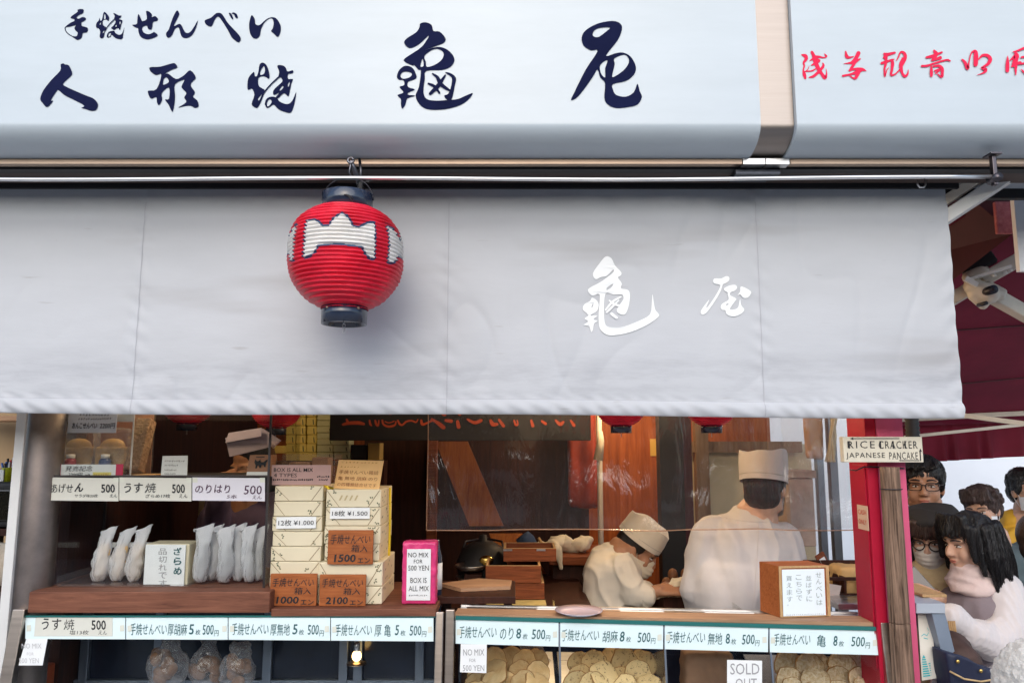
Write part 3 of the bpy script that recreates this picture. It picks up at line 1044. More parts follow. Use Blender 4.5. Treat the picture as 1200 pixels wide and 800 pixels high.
nt.links.new(ml.outputs[0], mx4.inputs[0]); nt.links.new(mx.outputs[0], mx4.inputs[1])
# small dark spots and smears
n5 = nd(nt, 'ShaderNodeTexNoise'); n5.inputs['Scale'].default_value = 9; n5.inputs['Detail'].default_value = 2
nt.links.new(mp2.outputs[0], n5.inputs['Vector'])
r5 = nd(nt, 'ShaderNodeValToRGB'); r5.color_ramp.elements[0].position = 0.70; r5.color_ramp.elements[1].position = 0.80
r5.color_ramp.elements[0].color = (0, 0, 0, 1); r5.color_ramp.elements[1].color = (0.45, 0.45, 0.45, 1)
nt.links.new(n5.outputs[0], r5.inputs[0])
mx5 = nd(nt, 'ShaderNodeMixRGB'); mx5.inputs[2].default_value = (0.30, 0.28, 0.27, 1)
nt.links.new(r5.outputs[0], mx5.inputs[0]); nt.links.new(mx4.outputs[0], mx5.inputs[1])
nt.links.new(mx5.outputs[0], pb.inputs['Base Color'])
pb.inputs['Roughness'].default_value = 0.55
pb.inputs['Specular IOR Level'].default_value = 0.35
wv = nd(nt, 'ShaderNodeTexNoise'); wv.inputs['Scale'].default_value = 11; wv.inputs['Detail'].default_value = 4
mp3 = nd(nt, 'ShaderNodeMapping'); mp3.inputs['Rotation'].default_value = (0, R(-30), 0); mp3.inputs['Scale'].default_value = (0.6, 1, 1.8)
nt.links.new(tc.outputs['Object'], mp3.inputs[0]); nt.links.new(mp3.outputs[0], wv.inputs['Vector'])
bp = nd(nt, 'ShaderNodeBump'); bp.inputs['Strength'].default_value = 0.16; bp.inputs['Distance'].default_value = 0.008
nt.links.new(wv.outputs[0], bp.inputs['Height']); nt.links.new(bp.outputs[0], pb.inputs['Normal'])

b = MB()


def cfn(u, v):
    x = X0 + (X1 - X0) * u
    z0 = zbot(x)
    vv = v ** 1.5
    z = z0 + (ZT - z0) * vv
    return Vector((x, curt_y(x, z), z))


b.grid(cfn, 620, 130)
part('canvas', b, M_CURT, cu)
M_THREAD = mat('seam_thread', (0.42, 0.42, 0.46), rough=0.8)
for sx in seamx:
    b = MB()
    vs = []
    zz0 = zbot(sx) + 0.002
    n = 60
    for i in range(n + 1):
        z = zz0 + (zb - 0.06 - zz0) * i / n
        y = curt_y(sx, z) - 0.0012
        w = 0.0008
        vs += [(sx - w, y, z), (sx + w, y, z)]
    b.add(vs, [(2 * i, 2 * i + 1, 2 * i + 3, 2 * i + 2) for i in range(n)])
    part('seam', b, M_THREAD, cu)
b = MB()
vs = []
n = 400
for i in range(n + 1):
    x = X0 + (X1 - X0) * i / n
    z = zbot(x) + HEM
    y = curt_y(x, z) - 0.0012
    vs += [(x, y, z - 0.0007), (x, y, z + 0.0007)]
b.add(vs, [(2 * i, 2 * i + 1, 2 * i + 3, 2 * i + 2) for i in range(n)])
part('hem_stitching', b, M_THREAD, cu)


def on_curtain(px, py, dep):
    p = P(px, py, YC - 0.004)
    return Vector((p.x, curt_y(p.x, p.z) - 0.0028 - dep, p.z))


b = MB()
CG = [
 (670, 290, 7.273, [[(290,75),(340,90),(372,150),(425,210),(415,240),(395,255),(428,305),(420,345),(480,360),(497,400),(490,480),(465,555),(430,572),(385,545),(400,500),(440,440),(430,400),(360,400),(300,385),(280,430),(275,560),(290,660),(350,680),(450,670),(580,620),(670,565),(685,460),(692,395),(712,520),(745,565),(735,595),(640,660),(500,720),(380,745),(310,745),(260,715),(235,670),(230,560),(240,400),(180,410),(140,375),(150,345),(250,290),(350,215),(355,185),(300,240),(250,250),(205,270),(180,220),(240,130)],
   [(353,307),(340,338),(302,362),(302,342)]]),
 (670, 290, 7.273, [[(175,425),(215,450),(230,490),(215,540),(170,570),(165,580),(220,580),(185,610),(220,625),(190,650),(180,700),(165,720),(150,670),(100,660),(140,630),(110,605),(140,580),(130,560),(95,525),(110,480),(155,455)],
   [(184,472),(184,498),(167,513)]]),
 (810, 310, 11.43, [[(300,215),(320,180),(410,180),(470,152),(510,165),(510,210),(470,245),(430,265),(400,350),(340,460),(230,620),(165,665),(135,640),(150,590),(250,460),(210,560),(230,560),(320,430),(390,300),(385,265),(320,250)]]),
 (810, 310, 11.43, [[(445,315),(510,280),(590,270),(615,310),(580,350),(530,370),(525,410),(605,455),(580,500),(520,590),(570,600),(630,570),(655,460),(670,540),(712,600),(690,640),(620,685),(540,690),(475,660),(460,610),(420,605),(398,570),(420,520),(500,470),(490,400),(490,370),(455,350)],
   [(503,517),(490,538),(467,543),(476,527)]]),
 (810, 310, 11.43, [[(620,410),(655,360),(660,300),(700,300),(790,350),(798,390),(760,440),(700,445),(660,400)]]),
]
b2 = MB()
for i, (ox, oy, s, lp) in enumerate(CG):
    glyph(b if ox == 670 else b2, ox, oy, s, lp, on_curtain, 0, 0.0001 * i)
for i, pt in enumerate(([(290,530,14),(350,460,20),(420,420,12)], [(320,450,12),(360,480,20),(420,500,18)], [(300,550,18),(340,510,20),(400,450,14)], [(340,565,26),(382,598,24)])):
    stroke(b, 670, 290, 7.273, pt, on_curtain, 0, 0.0006 + 0.0002 * i)
part('lettering', b2, mat('letter_white', (0.88, 0.90, 0.90), rough=0.5, var=0.03), cu)
part('lettering', b, mat('letter_white', (0.88, 0.90, 0.90), rough=0.5, var=0.03), cu)

# steel rail carrying the curtain hooks
rl = thing('curtain_rail', 'thin steel rail running across the front under the sign', 'rail', (0, YR, P(600, 209, YR).z))
zr = P(600, 209.5, YR).z
b = MB()
xr = P(1166, 206, YR).x
n = 30
pts = [(-2.5 + (xr + 2.5) * i / n, YR, zr + 0.004 * max(0, (i / n - 0.75)) * 4 + 0.0025 * math.sin(i * 0.5)) for i in range(n + 1)]
b.tube(pts, 0.0054, 12)
part('rod', b, mat('rail_steel', (0.80, 0.80, 0.80), rough=0.3, metal=0.9, var=0.1), rl)
b = MB()
c = P(1165, 206, YR)
zb_ = zb + 0.0
b.box(c.x - 0.006, c.x + 0.006, YR - 0.008, YR + 0.008, zr - 0.02, zb - 0.012, 0.002)
b.box(c.x - 0.016, c.x + 0.016, YR - 0.02, YR + 0.02, zb - 0.018, zb - 0.0125, 0.001)
b.tube([(c.x, YR - 0.02, zr), (c.x, YR + 0.02, zr)], 0.012, 12)
part('bracket', b, mat('dark_iron', (0.10, 0.09, 0.10), rough=0.4, metal=1.0), rl)
# ------------------------------------------------------------------ the red paper lantern
YL = 2.035
ctr = P(405.5, 302, YL)
LR = 65.5 / F * YL / math.cos(R(12)) * 1.0
ztop, zbt = P(408, 243, YL).z, P(404, 363, YL).z
lan = thing('paper_lantern', 'large red ribbed paper lantern with white crown shaped marks, hung before the curtain', 'lantern', (ctr.x, YL, zbt - 0.05))
NR = 27
prof = []
SUB = 8
rc = 0.070


def body_r(t):          # t 0 bottom .. 1 top
    a = (t - 0.535) * 2
    a = a / 1.07 if a < 0 else a / 0.93
    return LR * (max(0.0, 1 - abs(a) ** 2.55)) ** 0.5 * 1.0


t0, t1 = 0.0, 1.0
rows = NR * SUB
emb = [(-36,0.735),(-27,0.73),(-21,0.70),(-16,0.655),(-9,0.66),(-7,0.70),(-5,0.735),(-1,0.765),(2,0.79),(5,0.775),(8,0.75),(11,0.71),(13,0.665),(19,0.655),(25,0.69),(30,0.715),(36,0.73),(35.5,0.60),(36,0.40),(32,0.395),(27,0.435),(23,0.495),(0,0.505),(-20,0.495),(-23,0.44),(-28,0.41),(-36,0.395),(-35,0.55)]


def in_poly(x, y, pl):
    c = False
    j = len(pl) - 1
    for i in range(len(pl)):
        if (pl[i][1] > y) != (pl[j][1] > y) and x < (pl[j][0] - pl[i][0]) * (y - pl[i][1]) / (pl[j][1] - pl[i][1]) + pl[i][0]:
            c = not c
        j = i
    return c


SEG = 448
vs, fs, mi = [], [], []
H = ztop - zbt
for j in range(rows + 1):
    t = j / rows
    tt = 0.018 + 0.964 * t
    r = max(body_r(tt), 0.066 if t > 0.5 else 0.062)
    ph = (j % SUB) / SUB
    rib = 0.0036 * (math.cos(2 * math.pi * ph))
    for k in range(SEG):
        a = 2 * math.pi * k / SEG
        rr = r + rib * (1 + 0.5 * noise.noise(Vector((math.cos(a) * 2, math.sin(a) * 2, t * 9)))) + 0.0022 * noise.noise(Vector((math.cos(a) * 2.5, math.sin(a) * 2.5, t * 6))) + 0.0009 * noise.noise(Vector((math.cos(a) * 9, math.sin(a) * 9, t * 30)))
        vs.append((ctr.x + rr * math.cos(a), YL + rr * math.sin(a), zbt + H * t))
for j in range(rows):
    t = (j + 0.5) / rows
    for k in range(SEG):
        k2 = (k + 1) % SEG
        fs.append((j * SEG + k, j * SEG + k2, (j + 1) * SEG + k2, (j + 1) * SEG + k))
        a = math.degrees(2 * math.pi * (k + 0.5) / SEG) + 90      # 0 = towards the street, growing to the right
        a = (a - 5 + 45) % 90 - 45
        m = 0
        if t < 0.34 or t > 0.85:
            pass
        elif in_poly(a, t, emb):
            m = 1
        else:
            for da, dt in ((1.9, 0), (-1.9, 0), (0, 0.022), (0, -0.022), (1.4, 0.016), (-1.4, 0.016), (1.4, -0.016), (-1.4, -0.016)):
                if in_poly(a + da, t + dt, emb):
                    m = 2
        mi.append(m)
b = MB()
b.v = [Vector(v) for v in vs]; b.f = [list(f) for f in fs]; b.mi = mi; b.sm = [True] * len(fs)
part('paper_shade', b, [M_LANTERN, M_LANTERN_W, M_LANTERN_N], lan)
b = MB()
b.lathe([(0.060, ztop - 0.012), (0.070, ztop - 0.010), (0.0715, ztop + 0.036), (0.068, ztop + 0.038), (0.064, ztop + 0.034), (0.062, ztop - 0.005)], (ctr.x, YL, 0), 48)
part('top_ring', b, M_LACQ, lan)
b = MB()
b.lathe([(0.0005, zbt - 0.030), (0.056, zbt - 0.030), (0.058, zbt - 0.040), (0.0625, zbt - 0.041), (0.0635, zbt + 0.008), (0.058, zbt + 0.010)], (ctr.x, YL, 0), 48)
br = part('bottom_ring', b, M_LACQ, lan)
b = MB()
for px in (-0.035, 0.047):
    yy = -math.sqrt(0.063 ** 2 - px ** 2)
    b.ell((ctr.x + px, YL + yy, zbt - 0.002), 0.004, 10)
part('rivet', b, M_BRONZE, br)
b = MB()
arc = []
for i in range(21):
    a = math.pi * i / 20
    arc.append((ctr.x + 0.0725 * math.cos(a), YL, ztop + 0.02 + 0.068 * math.sin(a)))
b.tube(arc, 0.0018, 8)
part('wire_handle', b, M_WIRE, lan)
b = MB()
for i in range(4):
    z = zbt - 0.036 - 0.008 * i
    b.tube([(ctr.x + 0.004 * math.cos(a) * (1 if i % 2 else .3), YL + 0.004 * math.cos(a) * (.3 if i % 2 else 1), z + 0.006 * math.sin(a)) for a in [2 * math.pi * q / 10 for q in range(11)]], 0.0009, 6)
part('chain', b, M_STEEL_H, lan)
b = MB()
for w in (0.012, 0.02):
    b.tube([(ctr.x + 0.006 + 0.02 * q, YL - 0.0735, ztop + 0.012 - w * q * q + 0.006 * q) for q in (0, .3, .6, 1.0, 1.3)], 0.0013, 6)
part('cord', b, M_BLACK, lan)
# hanger: eye bolt, split hook and ties on the rail
hk = thing('hanging_hook', 'black iron hook with wire ties holding the big red lantern', 'hook', P(418, 200, 2.05))
b = MB()
e0, e1 = P(411, 188, 2.02), P(421, 215, 2.06)
b.tube([e0, P(416, 200, 2.04), e1, P(424, 226, 2.06)], [0.006, 0.007, 0.008, 0.006], 8)
b.tube([P(411, 188, 2.02) + Vector((0.008 * math.cos(a), 0, 0.008 * math.sin(a))) for a in [2 * math.pi * q / 14 for q in range(15)]], 0.0035, 8)
b.tube([P(411, 192, 2.02), P(409, 202, 2.03), P(413, 209, 2.03), P(417, 206, 2.04)], 0.0022, 8)
b.tube([P(421, 186, 2.06), P(423, 200, 2.06), P(422, 214, 2.06)], 0.004, 8)
part('eye_bolt', b, mat('worn_iron', (0.16, 0.16, 0.18), rough=0.35, metal=1.0, var=0.3), hk)
b = MB()
b.tube([P(419, 214, 2.05), P(425, 209, 2.04), P(433, 207, 2.05), P(436, 211, 2.05), P(426, 214, 2.05), P(418, 217, 2.05)], 0.0032, 8)
b.tube([P(424, 208, 2.05), P(432, 214, 2.05), P(435, 207, 2.05)], 0.0028, 8)
b.beam(P(423, 212, 2.05), P(422, 232, 2.05), 0.012, 0.012, bev=0.002)
part('cable_tie', b, M_BLACK, hk)

# small lanterns of the same make inside, only their lower ends in view
for px, lab in ((219, 'small red lantern hanging inside above the white handwritten card'),
                (323, 'small red lantern hanging inside above the pale cloth'),
                (728, 'small red lantern hanging inside before the orange panelled wall'),
                (834, 'small red lantern hanging inside before the bright plaster bay')):
    Yq = 3.08 if px < 400 else 2.62
    tip = P(px, 509 if px > 400 else 511 if px > 250 else 506, Yq)
    dup(lan, (tip.x, Yq, tip.z), R(40), lab, 0.66 if px < 400 else 0.58, None)

# ------------------------------------------------------------------ steel post on the left
post = thing('steel_post', 'round brushed steel post at the left end of the counter', 'post', (P(20, 700, 2.6).x, 2.62, 0))
b = MB()
c = P(41, 485, 2.55)
b.tube([(c.x, 2.62, 0), (c.x, 2.62, 1.4), (c.x, 2.62, 2.7)], 0.061, 40, caps=True)
part('shaft', b, M_STEEL_GREY, post)
b = MB(); b.box(c.x - 0.062, c.x - 0.030, 2.549, 2.562, 0, 2.7, 0.002); part('bright_edge', b, M_ALU, post)  # white strip standing in for the sky's reflection on the steel

# ------------------------------------------------------------------ left display case: wooden top board, glass front, price cards
LP = Plane(Vector((P(270, 722, 2.55).x, 2.55, P(270, 722, 2.55).z)), k=0.17)
RP = Plane(Vector((P(535, 725, 2.55).x, 2.55, P(535, 725, 2.55).z)), k=0.12, m=-0.085)
ZL = LP.p.z
lc = thing('display_case', 'left low glass display case with pale blue price cards and a dark inside', 'display case', (P(270, 722, 2.55).x, 2.6, 0))
b = MB()
x0, x1 = P(33, 705, 2.53).x, P(316, 705, 2.53).x
zT, zB = P(170, 693, 2.53).z, P(170, 718, 2.53).z
b.box(x0, x1, 2.53, 3.02, zB, zT, 0.004)
part('raised_board', b, M_BOARD, lc)
b = MB()
x2 = P(511, 715, 2.54).x
zT2, zB2 = P(410, 713, 2.54).z, P(410, 722, 2.54).z
b.box(x1 + 0.002, x2, 2.54, 3.02, zB2, zT2, 0.003)
part('counter_board', b, M_BOARD, lc)


def slab(pl, quadpx, th, out=0.0):
    a = [pl.at(x, y, out) for x, y in quadpx]
    m = MB()
    m.prism(a, -pl.n * th)
    return m


def bottom_of(pl, p, z):
    """follow the sloping front down to height z"""
    return Vector((p.x, pl.p.y + pl.k * (z - pl.p.z) + pl.m * (p.x - pl.p.x), z))


ZLOW = 0.62
for (pl, xa, xb, ya, nm, par_) in ((LP, 31, 518, 722, 'left', lc),):
    a, c = pl.at(xa, ya), pl.at(xb, ya)
    b = MB()
    d0, d1 = bottom_of(pl, a, ZLOW), bottom_of(pl, c, ZLOW)
    b.prism([a, c, d1, d0], -pl.n * 0.006)
    part('glass_front', b, M_GLASS, par_)
    b = MB(); b.beam(a + Vector((0, -0.001, 0.002)), c + Vector((0, -0.001, 0.002)), 0.012, 0.006); part('glass_edge', b, M_GLASS_EDGE, par_)
for pxa, w in ((26, 14), (516, 9)):
    a = LP.at(pxa, 713 if pxa < 100 else 716)
    d0 = bottom_of(LP, a, ZLOW)
    b = MB(); b.beam(a + Vector((0, -0.004, 0)), d0 + Vector((0, -0.004, 0)), w / F * 2.5, 0.03, bev=0.003); part('steel_frame', b, M_STEEL, lc)
b = MB(); b.box(LP.at(26, 722).x, LP.at(516, 722).x, 2.43, 3.02, 0, ZLOW - 0.003); part('base_cabinet', b, M_STEEL_H, lc)
# interior: back sliding doors with blue-grey aluminium frames and dark panes
M_BLUEALU = mat('bluegrey_aluminium', (0.20, 0.24, 0.30), rough=0.4, metal=0.7, var=0.12)
M_DARKPANE = mat('dark_pane', (0.012, 0.018, 0.035), rough=0.12, var=0.3)
YD = 2.86
b = MB()
x0, x1, z0, z1 = rect(40, 735, 516, 797, YD)
b.box(x0, x1, YD + 0.012, YD + 0.02, ZLOW, z1 + 0.12)
part('dark_panes', b, M_DARKPANE, lc)
b = MB()
b.box(x0, x1, YD - 0.01, YD + 0.01, P(300, 797, YD).z - 0.03, P(300, 797, YD).z + 0.004)
for px in (100, 186, 314, 403, 420, 492):
    q = P(px, 770, YD)
    b.box(q.x - 0.016, q.x + 0.016, YD - 0.012, YD + 0.0085, ZLOW, z1 + 0.12, 0.002)
part('door_frame', b, M_BLUEALU, lc)
b = MB(); b.box(x0, x1, 2.60, 3.0, ZLOW + 0.001, ZLOW + 0.02); part('case_floor', b, M_STEEL_H, lc)

# price cards behind the upper edge of the glass
cardlabs = []


def price_card(pl, x0, x1, ya0, ya1, yb0, yb1, matl, label, writer, group):
    m = MB()
    a = [pl.at(x0, ya0, 0.002), pl.at(x1, ya1, 0.002), pl.at(x1, yb1, 0.002), pl.at(x0, yb0, 0.002)]
    m.prism(a, pl.n * 0.0012)
    t = thing('price_card', label, 'price card', (a[0] + a[2]) / 2, group)
    part('card', m, matl, t)
    w = MB()
    writer(w)
    part('lettering', w, [M_TEAL_INK, M_BLACK_INK, M_GREY_INK], t)
    m = MB()
    for q in (x0 + 4, x1 - 4):
        ym = (ya0 + yb0) / 2 + (ya1 - ya0) * (q - x0) / (x1 - x0)
        m.prism([pl.at(q - 2.5, ym - 3, 0.0045), pl.at(q + 2.2, ym - 3.5, 0.0045), pl.at(q + 2.4, ym + 3.6, 0.0045), pl.at(q - 2.5, ym + 4, 0.0045)], pl.n * 0.0004)
    part('tape', m, M_TAPE, t)
    return t


O = 0.0045
HW = dict(shear=0.12, wob=0.05)


def w1(m):
    text_pl(m, 'うす', 50, 724, 73, 737.5, LP, O, 1, bold=0.012, **HW)
    text_pl(m, '焼', 75.5, 725, 88, 737.5, LP, O, 1, **HW)
    text_pl(m, '500', 108, 726, 125, 737.5, LP, O, 1, bold=0.02)
    text_pl(m, '塩13枚', 82, 737.8, 105, 743, LP, O, 1, **HW)
    text_pl(m, 'えん', 116, 738, 126, 743, LP, O, 1, **HW)


m = MB(); m.prism([LP.at(42, 722.5, 0.0036), LP.at(132, 722.5, 0.0036), LP.at(132, 745, 0.0036), LP.at(40, 745, 0.0036)], LP.n * 0.0006)
c1 = price_card(LP, 30, 147, 722.5, 722.5, 748, 748.5, M_CARD_BLUE, 'price card with うす焼 500 on a grey slip, at the left end of the low case', w1, 'price cards on the two low glass cases')
part('paper_slip', m, M_CARD_GREY, c1)


def wgen(pl, x0, mid, num, xs, y0, dy, oo=O):
    def w(m):
        s = dy / 100.0
        def yy(x, y):
            return y + s * (x - x0)
        text_pl(m, '手焼せんべい', xs[0], yy(xs[0], y0), xs[1], yy(xs[0], y0 + 14), pl, oo, 0, **HW)
        text_pl(m, mid, xs[2], yy(xs[2], y0 + 0.5), xs[3], yy(xs[2], y0 + 14.5), pl, oo, 0, **HW)
        text_pl(m, num, xs[4], yy(xs[4], y0 + 1), xs[5], yy(xs[4], y0 + 13), pl, oo, 0, bold=0.012, **HW)
        text_pl(m, '枚', xs[5] + 1.5, yy(xs[5], y0 + 7), xs[5] + 7.5, yy(xs[5], y0 + 13.5), pl, oo, 0, **HW)
        text_pl(m, '500', xs[6], yy(xs[6], y0 + 1.5), xs[7], yy(xs[6], y0 + 13.5), pl, oo, 0, bold=0.006, **HW)
        text_pl(m, '円', xs[7] + 0.5, yy(xs[7], y0 + 8), xs[7] + 6, yy(xs[7], y0 + 15), pl, oo, 0, **HW)
    return w


GP = 'price cards on the two low glass cases'
price_card(LP, 148, 267, 722.5, 722.8, 748.5, 749, M_CARD_BLUE, 'price card with 厚胡麻 5枚 500円, second from the left on the left low case',
           wgen(LP, 148, '厚胡麻', '5', (153, 196, 197, 220, 222, 228, 238, 251), 729.5, 0.3), GP)
price_card(LP, 268, 387, 723, 723.2, 749, 750, M_CARD_BLUE, 'price card with 厚無地 5枚 500円 on the left low case',
           wgen(LP, 268, '厚無地', '5', (272, 315, 317, 340, 343, 349, 361, 374), 729.5, 0.3), GP)
price_card(LP, 388, 508, 723.4, 723.5, 750, 751, M_CARD_BLUE, 'price card with 厚亀 5枚 500円 at the right end of the left low case',
           wgen(LP, 388, '厚 亀', '5', (393, 436, 439, 458, 463, 468, 480, 494), 730.5, 0.3), GP)
# notices stuck to the front
def notice(pl, quad, label, lines, ink, mats_, cat='notice', name='paper_notice'):
    m = MB()
    a = [pl.at(x, y, 0.009) for x, y in quad]
    m.prism(a, pl.n * 0.001)
    t = thing(name, label, cat, (a[0] + a[2]) / 2)
    part('paper', m, mats_, t)
    w = MB()
    for s, x0, y0, x1, y1 in lines:
        text_pl(w, s, x0, y0, x1, y1, pl, 0.0112, 0)
    part('lettering', w, ink, t)
    return t


M_FAINT = mat('ink_faint', (0.55, 0.55, 0.55), rough=0.8)
notice(LP, [(31, 748), (56, 748), (50, 779), (22, 779)], 'white paper notice with faded NO MIX FOR 500 YEN, on the left low case', [('NO MIX', 28, 753, 51, 759), ('FOR', 34, 763.5, 42, 767), ('500 YEN', 25, 770, 48, 776)], M_FAINT, M_PAPER)
notice(RP, [(540, 754), (570.5, 754.5), (570, 788), (539, 787)], 'white paper notice with NO MIX FOR 500 YEN in front of the crackers', [('NO MIX', 543.5, 759.5, 568, 767), ('FOR', 550.5, 770.5, 558, 774.5), ('500 YEN', 543, 778, 568, 785)], M_GREY_INK, M_PAPER)
notice(RP, [(852, 772.5), (893, 773.5), (893, 810), (852, 809)], 'white paper notice with SOLD OUT on the empty compartment', [('SOLD', 855, 776, 889, 789), ('OUT', 861, 793.5, 886, 806)], M_GREY_INK, M_PAPER)

# added glowing globe in place of a lamp's reflection in the case glass
reflm = mat('reflection_glow', (1, 0.75, 0.35), emit=(1.0, 0.62, 0.22, 4.5))
q = P(418, 768, 2.78)
lp_ = thing('lamp_reflection', 'small glowing yellow globe in place of a lamp reflection in the left low case', 'lamp', (q.x, 2.78, q.z - 0.02))
b = MB(); b.ell(q, (0.017, 0.017, 0.019), 20); part('bulb', b, reflm, lp_)
b = MB(); b.lathe([(0.007, q.z + 0.014), (0.011, q.z + 0.018), (0.011, q.z + 0.045), (0.004, q.z + 0.05)], (q.x, 2.78, 0), 16); part('socket', b, M_STEEL_H, lp_)
b = MB(); b.lathe([(0.001, q.z - 0.020), (0.035, q.z - 0.024), (0.036, q.z - 0.027), (0.001, q.z - 0.03)], (q.x, 2.78, 0), 24); part('base', b, M_BRONZE, lp_)

# ------------------------------------------------------------------ right display case
rc_ = thing('display_case', 'right low glass display case filled with rice crackers', 'display case', (P(780, 730, 2.5).x, 2.55, 0))
b = MB()
f0, f1 = RP.at(532, 719), RP.at(1026, 733)
th0 = RP.at(532, 726).z
e0, e1 = RP.at(541, 709), RP.at(1003, 719)
topz0, topz1 = P(541, 718.5, f0.y).z, P(1020, 729.5, f1.y).z
back = 0.09
dirv = (f1 - f0).normalized()
nb = Vector((-dirv.y, dirv.x, 0)).normalized()
z_u = (topz0 + topz1) / 2
z_l = z_u - 0.014
pts = [Vector((f0.x, f0.y, z_l)), Vector((f1.x, f1.y, z_l)), Vector((f1.x, f1.y, z_l)) + nb * back, Vector((f0.x, f0.y, z_l)) + nb * back]
b.prism(pts, Vector((0, 0, z_u - z_l)))
part('counter_board', b, M_BOARD_L, rc_)
b = MB()
s0, s1 = pts[0] + nb * (back + 0.002), pts[1] + nb * (back + 0.002)
b.prism([s0, s1, s1 + nb * 0.07, s0 + nb * 0.07], Vector((0, 0, 0.006)))
part('steel_worktop', b, M_STEEL_H, rc_)
b = MB()
for k, (u0, u1) in enumerate(((0.02, 0.2), (0.27, 0.41), (0.52, 0.62), (0.74, 0.80))):
    a = s0.lerp(s1, u0) + Vector((0, 0, 0.010)) + nb * 0.02
    c = s0.lerp(s1, u1) + Vector((0, 0, 0.010)) + nb * 0.02
    b.beam(a, c, 0.018, 0.005)
b.beam(s0 + Vector((0, 0, 0.010)) + nb * 0.06, s1 + Vector((0, 0, 0.010)) + nb * 0.06, 0.010, 0.006)
part('sliding_rail', b, M_STEEL_H, rc_)
a, c = RP.at(534, 725), RP.at(1029, 738)
b = MB(); b.prism([a, c, bottom_of(RP, c, ZLOW), bottom_of(RP, a, ZLOW)], -RP.n * 0.006); part('glass_front', b, M_GLASS, rc_)
b = MB(); b.beam(a + Vector((0, -0.002, 0.006)), c + Vector((0, -0.002, 0.006)), 0.012, 0.012); part('glass_edge', b, M_GLASS_EDGE, rc_)
for px, py, w in ((528, 713, 10), (1034, 728, 10)):
    a = RP.at(px, py)
    b = MB(); b.beam(a + Vector((0, -0.005, 0)), bottom_of(RP, a, ZLOW) + Vector((0, -0.005, 0)), w / F * 2.5, 0.03, bev=0.003); part('steel_frame', b, M_STEEL, rc_)
for px in (655.5, 778, 901):
    a = RP.at(px, 727 + (px - 535) * 0.0265)
    d0 = bottom_of(RP, a, ZLOW)
    b = MB()
    b.prism([a + Vector((0, 0.008, 0)), d0 + Vector((0, 0.008, 0)), d0 + Vector((0, 0.4, 0)), a + Vector((0, 0.4, 0))], Vector((0.004, 0, 0)))
    gd = part('glass_divider', b, M_GLASS, rc_)
    b = MB()
    b.beam(a, d0, 0.006, 0.004)
    part('divider_edge', b, M_BLUEALU, gd)
a, c = RP.at(528, 722), RP.at(1034, 736)
b = MB(); b.prism([Vector((a.x, a.y - 0.09, 0)), Vector((c.x, c.y - 0.09, 0)), Vector((c.x, c.y + 0.42, 0)), Vector((a.x, a.y + 0.42, 0))], Vector((0, 0, ZLOW - 0.003))); part('base_cabinet', b, M_STEEL_H, rc_)
b = MB(); b.prism([Vector((a.x, a.y + 0.40, ZLOW)), Vector((c.x, c.y + 0.40, ZLOW)), Vector((c.x, c.y + 0.42, ZLOW)), Vector((a.x, a.y + 0.42, ZLOW))], Vector((0, 0, 0.40))); part('back_panel', b, M_DARKPANE, rc_)

price_card(RP, 534, 654.5, 725.5, 728.7, 753.5, 757, M_CARD_BLUE, 'price card with のり 8枚 500円 at the left end of the right low case',
           wgen(RP, 534, 'のり', '8', (538, 582, 586, 602, 605, 611, 623, 639), 733, 2.2), GP)
price_card(RP, 656.5, 777, 728.8, 732, 757, 760, M_CARD_BLUE, 'price card with 胡麻 8枚 500円 on the right low case',
           wgen(RP, 656, '胡麻', '8', (658, 702, 706, 724, 726, 732, 747, 762), 736.5, 2.2), GP)
price_card(RP, 779, 900, 732.1, 735, 760, 763.5, M_CARD_BLUE, 'price card with 無地 8枚 500円 above the sold out notice',
           wgen(RP, 779, '無地', '8', (781, 826, 829, 846, 850, 855, 869, 884), 739, 2.2), GP)
price_card(RP, 902, 1029.5, 735.1, 738.2, 763.6, 767, M_CARD_BLUE, 'price card with 亀 8枚 500円 at the right end of the right low case',
           wgen(RP, 902, '亀', '8', (906, 949, 957, 967, 976, 981, 997, 1013), 741.5, 2.2), GP)

# crackers
M_RIM = mat('toasted_rim', (0.40, 0.21, 0.07), rough=0.8, var=0.3, vscale=40)
M_CRACK = mat('rice_cracker', objvar=0.30, col=(0.88, 0.68, 0.38), rough=0.75, var=0.2, vscale=16, col2=(0.66, 0.40, 0.15), bump=0.5, bscale=70)
M_CRACK_S = mat('sesame_cracker', objvar=0.30, col=(0.88, 0.66, 0.33), rough=0.75, vscale=90, col2=(0.20, 0.10, 0.04), thresh=(0.36, 0.46), bump=0.5, bscale=70)
M_CRACK_Z = mat('sugar_cracker', objvar=0.30, col=(0.88, 0.74, 0.52), rough=0.6, vscale=120, col2=(0.62, 0.42, 0.20), thresh=(0.35, 0.6), bump=0.7, bscale=110)


